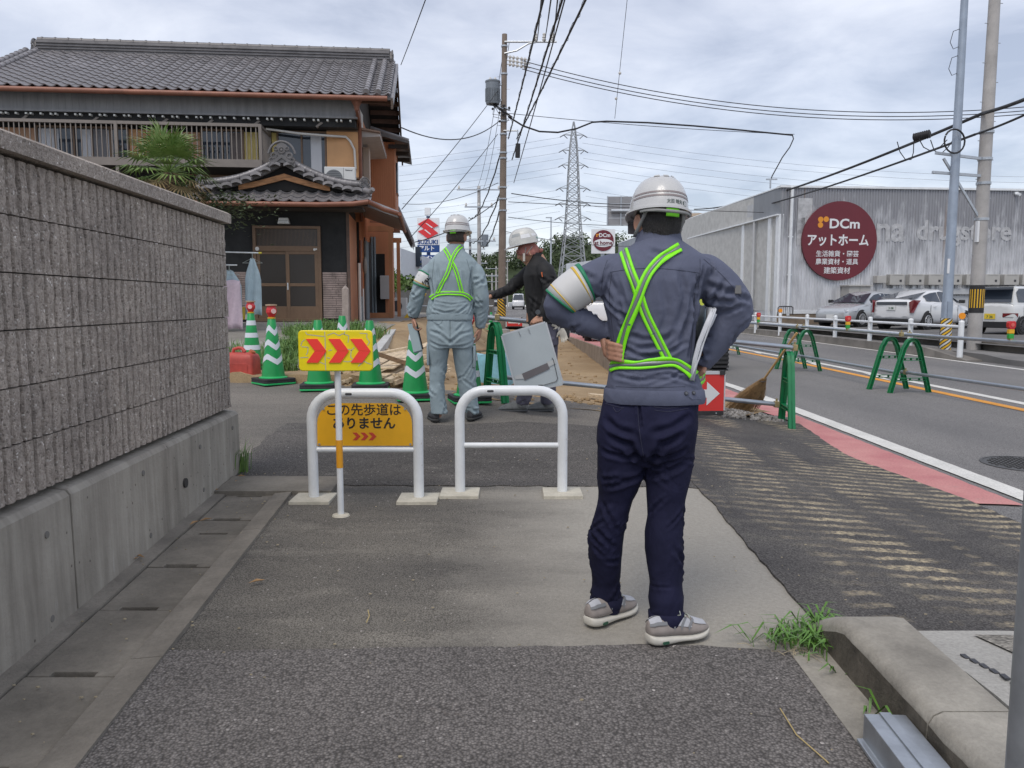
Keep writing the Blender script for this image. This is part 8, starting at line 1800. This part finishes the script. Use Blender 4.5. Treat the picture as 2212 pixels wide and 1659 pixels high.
for i in range(1500):
 a=R(r1.uniform(205,335));z=r1.uniform(-.072,.02);q=math.sqrt(max(.05,1-(z/.115)**2));sh=1 if z>-.05 else .95;k_=1+(.10*(z/.1)if z<0 else 0)
 p=MH@V((math.cos(a)*.0815*q*sh,math.sin(a)*.101*q*k_,z));d=(MH.to_3x3()@V((math.cos(a)*.35+r1.uniform(-.3,.3),math.sin(a)*.35,-1))).normalized()*r1.uniform(.008,.016);w=d.cross(V((0,1,0))).normalized()*.0006
 i0=hs_.p(p-w,p+w,p+d);hs_.f.append((i0,i0+1,i0+2))
hs_.build('hair_strands',mat('grey flecked hair',(.05,.048,.046),.5,var=.9,vs=200),man1)
hel=helmet(man1,V((Q1(1423,455).x+.002,.018,Q1(1423,461).z)),YAW,R(4),R(-7),k=.94)
for pts in([(1397,452),(1388,474),(1376,498),(1370,512)],[(1477,455),(1476,478),(1466,500),(1456,515)]):
 q=[Q1(px,py,-.062+.02*i)for i,(px,py)in enumerate(pts)];mb=MB();mb.loft([[p+V((-.0065,0,0)),p+V((.0065,0,0))]for p in q],False,False);o=mb.build('chin_strap',strap_m,man1,60);s_=o.modifiers.new('t','SOLIDIFY');s_.thickness=.002
MB().tube([MH@V((-.078,.01,.004)),MH@V((-.082,.06,.006)),MH@V((-.07,.098,.004))],.0022,6).build('glasses_arm',dark_metal,man1);o=MB().loft([[MH@V((x,.112-abs(x)**2*3.2,z))for x in np.linspace(-.075,.075,13)]for z in(.018,-.03)],False,False).build('glasses_lens',mat('clear grey lens',(.30,.32,.34),.1),man1)
strap(man1,bj,[(1468,535),(1450,545),(1431,556),(1411,577),(1397,597),(1384,627),(1373,659),(1353,706),(1343,745),(1337,779)],20.5,lift=.0060)
strap(man1,bj,[(1346,538),(1352,556),(1361,585),(1373,614),(1384,648),(1394,679),(1417,726),(1441,774),(1449,790)],20.5,lift=.0042)
strap(man1,bj,[(1317,795),(1335,788),(1373,789),(1405,786),(1431,783),(1455,782),(1470,789),(1484,799),(1499,812)],21,lift=.0060)
bl=MB();q=[Q1(1501,814,-.09),Q1(1512,822,-.03),Q1(1520,818,.03),Q1(1524,812,.09)]
for nm,a,b,m_ in(('hi_vis_edge',.018,.006,neon),('reflective_strip',.006,-.006,refl_g),('hi_vis_edge',-.006,-.018,neon)):
 mb=MB();mb.loft([[p+V((0,0,a)),p+V((0,0,b))]for p in q],False,False);o=mb.build(nm,m_,man1,60);s_=o.modifiers.new('t','SOLIDIFY');s_.thickness=.003
ab=thing('armband',None,None);ab.parent=man1
wcl=mat('white armband vinyl',(.60,.60,.59),.5,var=.05,vs=12);gcl=mat('green armband edge',(.012,.21,.10),.5);ycl=mat('yellow armband line',(.66,.44,.05),.5)
band(ab,lp,lr2,.375,.55,'band',wcl,1.07,.007);band(ab,lp,lr2,.362,.378,'green_edge',gcl,1.08,.008,steps=2);band(ab,lp,lr2,.548,.564,'green_edge',gcl,1.08,.008,steps=2);band(ab,lp,lr2,.395,.402,'yellow_line',ycl,1.07,.0082,steps=2);band(ab,lp,lr2,.525,.532,'yellow_line',ycl,1.07,.0082,steps=2)
def on_arm(path,rad,f,a,grow,add):
 x=f*(len(path)-1);j=min(int(x),len(path)-2);c=path[j].lerp(path[j+1],x-j);r=(rad[j]+(rad[j+1]-rad[j])*(x-j))*grow+add;d=(path[j+1]-path[j]).normalized();u=(V((0,1,0))-d*d.y).normalized();w=d.cross(u);return c+(u*math.cos(a)+w*math.sin(a))*r
Larm=sum((lp[i+1]-lp[i]).length for i in range(len(lp)-1))
wrap_text('衛生',.034,lambda x,y:on_arm(lp,lr2,.435-y/Larm,math.pi-1.75+x/.068,1.08,.0115),black_ink,ab);wrap_text('ルール',.032,lambda x,y:on_arm(lp,lr2,.492-y/Larm,math.pi-1.8+x/.068,1.08,.0115),black_ink,ab)
h,nn=cast(bj,1594,626)
if h is not None:MB().box(h-G1+nn*.002,(.022,.004,.03),rot=nn.to_track_quat('Y','Z').to_matrix()).build('sleeve_label',mat('black white label',(.12,.12,.12),.6),man1)
pcl,pr_=spl([lp[-3],lp[-1]+(lp[-1]-lp[-3])*.2],[lr2[-3],lr2[-1]],4);MB().tube([lp[-1]-(lp[-1]-lp[-2])*.5,lp[-1]+(lp[-1]-lp[-2])*.5],[.034,.033],18).build('watch_strap',black_rub,man1,50)
pp_=thing('papers','folded white papers and a dark folder tucked under the right arm of the nearest man','papers',G1)
paper=mat('white print paper',(.58,.60,.64),.6,var=.06,vs=10);fold=mat('dark blue folder',(.06,.09,.12),.5)
for i,(m_,dx,dy,n_)in enumerate(((fold,-5,.0,'folder'),(paper,0,-.012,'sheet'),(paper,3,-.022,'sheet'),(paper,7,-.030,'sheet'))):
 pts=[(1534+dx*1.6,668),(1528+dx*1.3,700),(1516+dx,735),(1504+dx*.6,770),(1495+dx*.3,798),(1491+dx*.2,820)]
 mb=MB();rr=[]
 for j,(px,py)in enumerate(pts):c=Q1(px,py,-.075+dy);wv=.006*math.sin(j*1.4+i);rr.append([c+V((-.006+wv,-.02,0)),c+V((.004,.02,.004)),c+V((.012-wv,.10,.012)),c+V((.016,.17,.015))])
 o=mb.loft(rr,False,False).build(n_,m_,pp_,70);s_=o.modifiers.new('t','SOLIDIFY');s_.thickness=.004
o=MB();q=[Q1(px,py,-.11)for px,py in((1534,672),(1549,679),(1540,700),(1522,730),(1512,760),(1500,823),(1490,820),(1497,775),(1506,740),(1520,705))];e_=o.loft([[a,b]for a,b in zip([q[0],q[9],q[8],q[7],q[6]],[q[1],q[2],q[3],q[4],q[5]])],False,False).build('sheet',paper,pp_,70);s_=e_.modifiers.new('t','SOLIDIFY');s_.thickness=.006
# -- the man in pale blue
G2=V((-.50,6.80,g(-.5,6.8)+.006))
def Q2(px,py,dy=0):return aty(px,py,G2.y+dy)-G2
def mid2(l,r,py,dy=0):a,b=Q2(l,py,dy),Q2(r,py,dy);return(a+b)/2,(b-a).length/2
man2=thing('person','man seen from behind in a pale blue work suit beside the cones','person',G2)
pb_m=mat('pale blue grey work cloth',(.265,.335,.365),.8,var=.08,vs=4,fine=.08,fs=160,bump=.1,bs=200,wr=.35,ws=7,stretch=(1.3,1.3,.7))
r2=random.Random(5);mj=MB();rr=[]
for l,r,py,b in((925,1019,690,.125),(921,1022,676,.130),(924,1021,655,.128),(930,1019,630,.122),(926,1022,605,.128),(920,1032,582,.120),(926,1030,566,.11),(940,1016,552,.09),(956,1002,540,.074),(966,998,530,.064)):c,a=mid2(l,r,py);rr.append(ringE(c,a,b,36,2.5))
mj.loft(rr)
la=[Q2(942,580),Q2(928,586),Q2(914,606,-.02),Q2(903,634,-.01),Q2(897,660,.02),Q2(893,683,.05)];lar=[.06,.066,.062,.06,.058,.045];ra=[Q2(1010,580),Q2(1027,587),Q2(1035,612,-.01),Q2(1039,640,-.01),Q2(1040,672,.03),Q2(1037,708,.06)];rar=[.06,.068,.066,.066,.060,.04]
a2,b2=spl(la,lar,28);c2_,d2_=spl(ra,rar,28);mj.tube(a2,b2,18);mj.tube(c2_,d2_,18)
j2=fuse(mj,'jacket',.009,4,pb_m,man2);bv=bvh_of(j2)
def cr2(lst,bv_):
 out=[]
 for pts,w,d in lst:
  q=[cast(bv_,*p)[0]for p in pts];q=[x-G2 for x in q if x is not None];out+=[(x,y,w*.75,d*1.5)for x,y in zip(q[:-1],q[1:])]
 return out
C=limb_folds(a2,b2,((.3,.6,9),(.6,.95,11)),r2,.0085,.011)+limb_folds(c2_,d2_,((.3,.6,9),(.6,.95,9)),r2,.0075,.011)
C+=cr2([([(930,600),(936,640),(934,670)],.014,.010),([(945,575),(950,610),(944,640)],.016,.007),([(1020,580),(1014,620),(1018,650)],.014,.010),([(960,590),(955,625)],.016,.007),([(1000,590),(1006,625)],.016,.007),([(935,668),(960,676),(985,672)],.012,.010),([(1010,660),(990,676),(965,680)],.012,.009),([(930,660),(950,684)],.010,.009),([(1018,660),(1005,684)],.010,.009),([(940,652),(975,658),(1008,653)],.010,.007),([(975,560),(980,590)],.018,.006)],bv)
creases(j2.data,C,.003,(7,7,4),6,.0015,22);bj2=bvh_of(j2)
MB().loft([ringE(mid2(923,1021,678)[0],.197,.135,40,2.5),ringE(mid2(922,1022,684)[0],.200,.137,40,2.5),ringE(mid2(923,1021,690)[0],.198,.134,40,2.5)],False).build('waistband',pb_m,man2,70)
rr=[];cn=(Q2(967,536)+Q2(1001,536))/2
for dz_,gr in((-.03,1.08),(.0,1.0),(.028,.96),(.032,1.02),(.0,1.1),(-.02,1.2)):rr.append(ringE((cn.x,.008,cn.z+dz_),.068*gr,.066*gr,32,2.1))
MB().loft(rr,False).build('collar',pb_m,man2,70)
mt_=MB();rr=[]
for l,r,py,b in((925,1019,686,.122),(922,1021,705,.132),(922,1023,730,.135),(924,1023,750,.12)):c,a=mid2(l,r,py);rr.append(ringE(c,a,b,32,2.4))
mt_.loft(rr)
def leg2(rows):
 rr,pth,rad=[],[],[]
 for l,r,py,dy in rows:c,a=mid2(l,r,py,dy);c=Q2((l+r)/2,py,dy);rr.append(ringE(c,a,a*1.08,22,2.1));pth.append(c);rad.append(a)
 mt_.loft(rr);return pth,rad
l2=leg2([(924,973,725,0),(924,971,755,.0),(928,964,791,.01),(927.7,959,827,.01),(929,961,862,.0),(931,964,880,-.0),(933,966,893,-.005)]);rg2=leg2([(974,1023,725,0),(976.6,1023,755,.01),(983,1026,791,.03),(989,1029,827,.05),(995,1031,862,.06),(1003,1033,882,.07),(1006,1034,892,.075)])
p2=fuse(mt_,'trousers',.009,4,pb_m,man2);bv=bvh_of(p2)
C=limb_folds(*l2,((.35,.6,9),(.6,.97,10)),r2,.008,.012,.14)+limb_folds(*rg2,((.35,.6,9),(.6,.97,10)),r2,.008,.012,.14)+cr2([([(972,740),(950,722),(930,715)],.016,.008),([(973,740),(995,722),(1018,715)],.016,.008),([(970,750),(950,748),(930,738)],.014,.007),([(976,750),(1000,748),(1020,738)],.014,.007),([(972,692),(972,720),(972,742)],.008,.009),([(940,700),(955,715)],.014,.007),([(1000,700),(985,716)],.014,.007)],bv)
creases(p2.data,C,.0035,(6,6,4),2,.0015,20);bp2=bvh_of(p2);ps=mat('blue grey seam',(.15,.19,.21),.9)
for pts in([(930,691),(944,700),(953,698),(956,691)],[(982,694),(1010,694)],[(972,692),(972,735)]):seam(man2,bp2,pts,ps,.002)
for pts in([(938,560),(934,600),(936,640)],[(1008,560),(1018,600),(1016,640)],[(926,679),(972,681),(1018,679)]):seam(man2,bj2,pts,ps,.002)
for c,nm in((Q2(926,765,0),'cargo_pocket'),(Q2(1025,770,.02),'cargo_pocket')):MB().box(c,(.022,.14,.19)).build(nm,pb_m,man2,40,bevel=.010)
f2=[(Q2(943,912,-.05),Q2(960,905,.14)),(Q2(1018,908,.0),Q2(1038,899,.2))]
for a,b in f2:a.z=g(a.x+G2.x,a.y+G2.y)-G2.z+.006;b.z=g(b.x+G2.x,b.y+G2.y)-G2.z+.006
q=f2[0];L_=lambda a,d,n:(a,a+(d).normalized()*n)
F2=[L_(f2[0][0],V((-.28,1,.06)),.28),L_(f2[1][0]-V((.02,0,0)),V((.32,1,.06)),.28)]
for a,b in F2:shoe(man2,a,b,'dark')
bd=MB();h2=V((Q2(986,512).x,.02,Q2(986,512).z));head_mb(bd,h2,R(-14),R(-4));bd.tube([h2+V((0,-.01,-.05)),V((cn.x,0,cn.z-.02)),V((cn.x,0,cn.z-.1))],[.058,.06,.07],14);skin_torso(bd,.82,1.45,cn.x,0,.12);bd.tube(a2,[r*.6 for r in b2],10);bd.tube(c2_,[r*.6 for r in d2_],10)
for pth,rad in(l2,rg2):bd.tube(pth,[a*.8 for a in rad],10)
for pth,(a,b)in((l2[0],F2[0]),(rg2[0],F2[1])):bd.tube([pth[-1],a+(b-a)*.25+V((0,0,.06)),a+(b-a)*.7+V((0,0,.035))],[.04,.034,.026],8)
hand_mb(bd,Q2(893,684,.05),V((.05,.02,-1)),V((1,.1,0)),1,(.75,.8,.8,.8),1.0,.03,.8);hand_mb(bd,Q2(1037,708,.06),V((-.18,.0,-1)),V((-1,.2,0)),-1,(.35,.45,.5,.55),1.0,.03,.8)
fuse(bd,'body',.0055,2,skin_m,man2)
MH=Matrix.Translation(h2)@Matrix.Rotation(R(-14),4,'Z')@Matrix.Rotation(R(-4),4,'X');hm=MB(MH);rr=[]
for z in(.085,.04,0,-.03,-.05):q=math.sqrt(max(.05,1-(z/.115)**2));rr.append([(math.cos(a)*.081*q,math.sin(a)*.101*q*(1+(.1*z/.1 if z<0 else 0)),z)for a in np.linspace(R(185),R(355),18)])
o=hm.loft(rr,False,False).build('hair',mat('brown black hair',(.05,.038,.03),.7,var=.3,vs=80),man2,70);s_=o.modifiers.new('t','SOLIDIFY');s_.thickness=.006
helmet(man2,V((Q2(988,500).x,.02,Q2(988,499).z)),R(-14),R(-1),R(-4),letters=False)
strap(man2,bj2,[(1000,529),(987,541),(976,562),(967,590),(955,612),(944,635)],8.6,lift=.006);strap(man2,bj2,[(958,534),(967,548),(974,563),(983,580),(990,602),(998,634)],8.6,lift=.004);strap(man2,bj2,[(930,645),(944,636),(965,633),(985,634),(1000,635),(1012,641),(1018,648)],8.8,lift=.006)
ab2=thing('armband',None,None);ab2.parent=man2
band(ab2,a2,b2,.31,.47,'band',wcl,1.08,.006);band(ab2,a2,b2,.295,.315,'green_edge',gcl,1.1,.008,steps=2);band(ab2,a2,b2,.465,.485,'green_edge',gcl,1.1,.008,steps=2);band(ab2,a2,b2,.44,.45,'yellow_line',ycl,1.09,.008,steps=2)
La2=sum((a2[i+1]-a2[i]).length for i in range(len(a2)-1))
wrap_text('衛生',.05,lambda x,y:on_arm(a2,b2,.36-y/La2,math.pi-.9+x/.078,1.08,.011),black_ink,ab2);wrap_text('ルール',.048,lambda x,y:on_arm(a2,b2,.415-y/La2,math.pi-.95+x/.078,1.08,.011),black_ink,ab2)
MB().tube([a2[-2]+(a2[-1]-a2[-2])*.6,a2[-1]+(a2[-1]-a2[-2])*.7],[.043,.040],16).build('watch',black_rub,man2,50)
cbd=thing('clipboard','grey blue document board hanging from the left hand of the man in pale blue','clipboard',G2)
q=[Q2(px,py,.02)for px,py in((880,700),(897,698),(911,756),(893,761))]
for off,m_,nm in((0,mat('grey blue board',(.36,.45,.47),.6,var=.05),'board'),(.016,mat('second grey board',(.28,.35,.37),.6),'back_board'),(.03,black_rub,'dark_edge')):o=MB().face(*[p+V((off*.4,off,off*.2-(.015 if off==.016 else 0)))for p in q]).build(nm,m_,cbd);s_=o.modifiers.new('t','SOLIDIFY');s_.thickness=.006
# -- the man in black
G3=V((.26,7.50,g(.26,7.5)+.012))
def Q3(px,py,dy=0):return aty(px,py,G3.y+dy)-G3
def mid3(l,r,py,dy=0):a,b=Q3(l,py,dy),Q3(r,py,dy);return(a+b)/2,(b-a).length/2
man3=thing('person','man in black shirt in profile, helmet over a red brown headcloth, carrying a grey board','person',G3)
bk_m=mat('black jersey',(.010,.010,.011),.75,var=.2,vs=6,fine=.1,fs=100);gp_m=mat('grey purple work trousers',(.105,.10,.135),.8,var=.12,vs=5,fine=.1,fs=120)
r3=random.Random(12);mj=MB();rr=[]
for l,r,py,b in((1140,1203,700,.15),(1138,1205,680,.155),(1136,1207,655,.16),(1133,1206,625,.175),(1131,1202,595,.19),(1136,1194,575,.175),(1144,1180,562,.12),(1146,1168,553,.07)):c,a=mid3(l,r,py);rr.append(ringE(c,a,b,36,2.4))
mj.loft(rr)
na=[Q3(1172,578,-.13),Q3(1180,590,-.19),Q3(1186,615,-.22),Q3(1187,640,-.23),Q3(1178,662,-.24),Q3(1168,684,-.26)];nr=[.075,.075,.062,.054,.046,.036];fa=[Q3(1158,580,.13),Q3(1145,588,.17),Q3(1120,608,.16),Q3(1100,625,.12),Q3(1078,634,.05),Q3(1060,640,-.02)];fr__=[.075,.073,.062,.052,.042,.033]
n3,m3=spl(na,nr,28);f3,g3=spl(fa,fr__,28);mj.tube(n3,m3,18);mj.tube(f3,g3,18);j3=fuse(mj,'shirt',.009,4,bk_m,man3)
C=limb_folds(n3,m3,((.3,.65,10),(.65,.95,8)),r3,.009,.012)+limb_folds(f3,g3,((.3,.65,10),(.65,.95,8)),r3,.008,.012);bv=bvh_of(j3)
def cr3(lst,bv_):
 out=[]
 for pts,w,d in lst:q=[cast(bv_,*p)[0]for p in pts];q=[x-G3 for x in q if x is not None];out+=[(x,y,w,d)for x,y in zip(q[:-1],q[1:])]
 return out
C+=cr3([([(1150,600),(1155,640),(1148,680)],.014,.010),([(1142,640),(1165,662),(1160,690)],.014,.010),([(1145,670),(1170,690)],.012,.009)],bv);creases(j3.data,C,.004,(6,6,4),4,.0015,20)
rr=[];cn=Q3(1157,552)
for dz_,gr in((-.04,1.15),(.0,1.0),(.03,.95),(.034,1.02),(-.01,1.12)):rr.append(ringE((cn.x,.0,cn.z+dz_-.01),.066*gr,.064*gr,28,2.1))
MB().loft(rr,False).build('collar',bk_m,man3,70)
mt_=MB();rr=[]
for l,r,py,b in((1142,1202,692,.14),(1143,1206,720,.155),(1148,1206,745,.15)):c,a=mid3(l,r,py);rr.append(ringE(c,a,b,30,2.3))
mt_.loft(rr)
def leg3(rows):
 rr,pth,rad=[],[],[]
 for l,r,py,dy in rows:c,a=mid3(l,r,py,dy);c=Q3((l+r)/2,py,dy);rr.append(ringE(c,a,a*1.0,20,2.1));pth.append(c);rad.append(a)
 mt_.loft(rr);return pth,rad
na3=leg3([(1148,1200,730,-.08),(1140,1184,770,-.09),(1130,1168,805,-.10),(1122,1156,835,-.10),(1116,1146,862,-.10),(1115,1143,872,-.10)]);fb3=leg3([(1156,1206,730,.08),(1160,1204,770,.08),(1164,1202,805,.08),(1166,1200,840,.08),(1168,1196,866,.08),(1170,1196,873,.08)])
p3=fuse(mt_,'trousers',.009,4,gp_m,man3);creases(p3.data,limb_folds(*na3,((.3,.97,18),),r3,.009,.012)+limb_folds(*fb3,((.2,.97,18),),r3,.009,.012),.004,(6,6,4),7)
F3=[]
for(hx,hy,dy,tx_)in((1141,887,-.10,1079),(1197,884,.08,1141)):
 a=Q3(hx,hy,dy);b=Q3(tx_,hy+1,dy);a.z=b.z=g(a.x+G3.x,a.y+G3.y)-G3.z+.004;F3.append((a,b));shoe(man3,a,a+(b-a).normalized()*.285,'boot')
for(a,b),pth in zip(F3,(na3,fb3)):MB().tube([a+(b-a)*.22+V((0,0,.05)),pth[0][-1]+V((0,0,.03))],[.052,.060],14).build('boot_shaft',MATS['dusty grey boot'],man3,50)
bd=MB();h3=V((Q3(1141,546).x,.0,Q3(1141,546).z));Y3=R(92);head_mb(bd,h3,Y3,R(-16),0,1.0);bd.tube([h3+V((.015,0,-.05)),V((cn.x,0,cn.z-.02)),V((cn.x,0,cn.z-.1))],[.058,.06,.07],14);skin_torso(bd,.85,1.45,cn.x+.02,0,.11);bd.tube(n3,[r*.6 for r in m3],10);bd.tube(f3,[r*.6 for r in g3],10)
for pth,rad in(na3,fb3):bd.tube(pth,[a*.8 for a in rad],10)
for(a,b),pth in zip(F3,(na3,fb3)):bd.tube([pth[0][-1],a+(b-a)*.25+V((0,0,.06)),a+(b-a)*.7+V((0,0,.035))],[.04,.034,.026],8)
hand_mb(bd,Q3(1168,683,-.26),V((-.45,-.15,-.55)),V((-.3,-.9,.0))*-1,1,(1.0,1.0,1.0,.95),1.05,.03,.8);hand_mb(bd,Q3(1061,640,-.02),V((-.8,-.25,-.35)),V((0,0,-1)),-1,(.25,.5,.7,.8),1.0,.03,.8)
for i in range(4):p0=Q3(1153+i*5.4,694-i*1.6,-.30);bd.tube([p0+V((.004,.05,.018)),p0+V((0,-.004,.012)),p0+V((-.002,-.012,-.016)),p0+V((0,.006,-.034))],[.0115,.0115,.0105,.009],8)
fuse(bd,'body',.0055,2,mat('tanned skin',(.44,.235,.15),.5,var=.1,vs=18),man3)
MH=Matrix.Translation(h3)@Matrix.Rotation(Y3,4,'Z')@Matrix.Rotation(R(-16),4,'X');hm=MB(MH);rr=[]
for z,k_ in((.10,.8),(.075,1.0),(.04,1.07),(.015,1.08),(-.012,1.06),(-.03,1.02)):
 q=math.sqrt(max(.05,1-(z/.115)**2));rr.append([(math.cos(a)*.082*q*k_,math.sin(a)*.100*q*k_,z+(.035*max(0,math.sin(a))if z<.03 else 0))for a in np.linspace(0,2*math.pi,29)[:-1]])
o=hm.loft(rr).build('headcloth',mat('red brown headcloth',(.34,.14,.115),.85,var=.25,vs=20,fine=.1,fs=80),man3,70);creases(o.data,[],.004,(25,25,25),3)
MB(MH).ball((0,-.118,-.012),(.022,.026,.020),10,8).build('headcloth_knot',MATS['red brown headcloth'],man3,60);MB(MH).loft([[(x,-.10-.02*j,-.02-.022*j+.004*math.sin(x*300))for x in np.linspace(-.02,.02,5)]for j in range(3)],False,False).build('headcloth_tail',MATS['red brown headcloth'],man3,60)
st3=MB(MH)
for i in range(90):a=r3.uniform(-.5,.5);p=V((math.sin(a)*.03,.098-abs(a)*.02,-.098+r3.uniform(-.012,.014)));st3.tube([p,p+V((0,.006,-.008))],[.0012,.0006],3)
st3.build('beard_stubble',hair_m,man3)
for s in(-1,1):MB(MH).ball((s*.031,.088,.010),(.010,.006,.006),8,6).build('eye',mat('eye dark',(.05,.04,.035),.3),man3);MB(MH).tube([(s*.016,.098,.027),(s*.032,.096,.031),(s*.05,.086,.026)],.004,6).build('eyebrow',hair_m,man3)
helmet(man3,V((Q3(1132,530).x,.0,Q3(1134,527).z)),Y3,0,R(-11),letters=False,k=1.04,style=1)
MB().tube([Q3(1136,534,-.09),Q3(1134,548,-.085),Q3(1130,566,-.06)],.004,5).build('chin_strap',strap_m,man3);MB().tube([Q3(1150,532,-.09),Q3(1138,548,-.088)],.004,5).build('chin_strap',strap_m,man3);MB().box(Q3(1132,556,-.085),(.022,.012,.075)).build('strap_buckle',mat('cream buckle',(.50,.47,.42),.5),man3,bevel=.004)
for k_,(px,c_)in enumerate(((1170,(.55,.12,.03)),(1173,(.03,.03,.035)),(1176,(.10,.05,.05)))):MB().tube([Q3(px,588+k_,-.255),Q3(px+2,598+k_,-.262)],.007,6).build('sleeve_pen',mat('pen %d'%k_ if False else('orange pen','black pen','dark red pen')[k_],c_,.4),man3)
MB().tube([n3[-2]+(n3[-1]-n3[-2])*.2,n3[-1]+(n3[-1]-n3[-2])*.6],[.037,.035],16).build('watch_strap',black_rub,man3,50);p=Q3(1163,675,-.315);MB().cyl(p,p+V((-.006,-.014,.004)),.024,n=14).build('watch_face',mat('dark watch face',(.05,.055,.06),.25),man3)
MB().loft([ringE(mid3(1141,1204,689)[0],.137,.152,32,2.4),ringE(mid3(1141,1204,697)[0],.139,.155,32,2.4)],False).build('belt',black_rub,man3,60)
gv=thing('work_gloves','cream work gloves hanging from the belt of the man in black','gloves',G3+Q3(1213,716,-.10));glm=mat('cream glove cotton',(.52,.49,.42),.9,var=.1,vs=30);gm=MB();hand_mb(gm,(0.0,0,.03),V((.25,-.1,-1)),V((0,-1,0)),1,(.2,.25,.3,.4),.85,.12,.6);hand_mb(gm,(-.02,-.02,.05),V((-.7,-.2,.25)),V((0,-1,0)),-1,(.5,.6,.6,.6),.62,.1,.6);fuse(gm,'glove',.006,2,glm,gv)
MB().box((.035,.05,.0),(.09,.06,.13)).build('pouch',black_rub,gv,bevel=.02)
q=[Q3(px,py,-.36)for px,py in((1085,725),(1178,697),(1215,829),(1118,848))]
bo3=thing('sign_board','pale grey back of a sign board carried by the man in black','board',G3);bgm=mat('pale grey board back',(.42,.47,.49),.5,var=.05,vs=3,fine=.05)
o=MB().face(*q).build('panel',bgm,bo3);s_=o.modifiers.new('t','SOLIDIFY');s_.thickness=.018;s_.offset=0
fr3=MB()
for a,b in zip(q,q[1:]+q[:1]):fr3.bar(a,b,.016,.026)
fr3.build('edge_frame',alu,bo3)
def onb(u,v,d=-.016):return(q[0]*(1-u)+q[1]*u)*(1-v)+(q[3]*(1-u)+q[2]*u)*v+V((0,d,0))
MB().face(onb(.20,.70),onb(.80,.62),onb(.82,.72),onb(.22,.82)).build('dark_tape',mat('grey brown tape',(.14,.13,.135),.6,var=.1),bo3);MB().face(onb(.03,.71,-.0155),onb(.21,.70,-.0155),onb(.22,.79,-.0155),onb(.03,.77,-.0155)).build('clear_tape',mat('glossy clear tape',(.48,.50,.50),.15),bo3);MB().face(onb(.80,.60,-.0155),onb(.98,.60,-.0155),onb(.98,.66,-.0155),onb(.81,.69,-.0155)).build('clear_tape',MATS['glossy clear tape'],bo3)
MB().tube([onb(.18,.985),onb(.5,.965),onb(.74,.95),onb(.88,.94),onb(.93,.90),onb(.95,.60),onb(.93,.56)],.003,5).build('wire_loop',dark_metal,bo3);MB().box(onb(.52,.965,-.02),(.04,.01,.025)).build('wire_clip',black_rub,bo3)
for u in(.38,.6):MB().tube([onb(u,.01),onb(u+.01,.09)],.004,5).build('bracket_tab',galv,bo3)
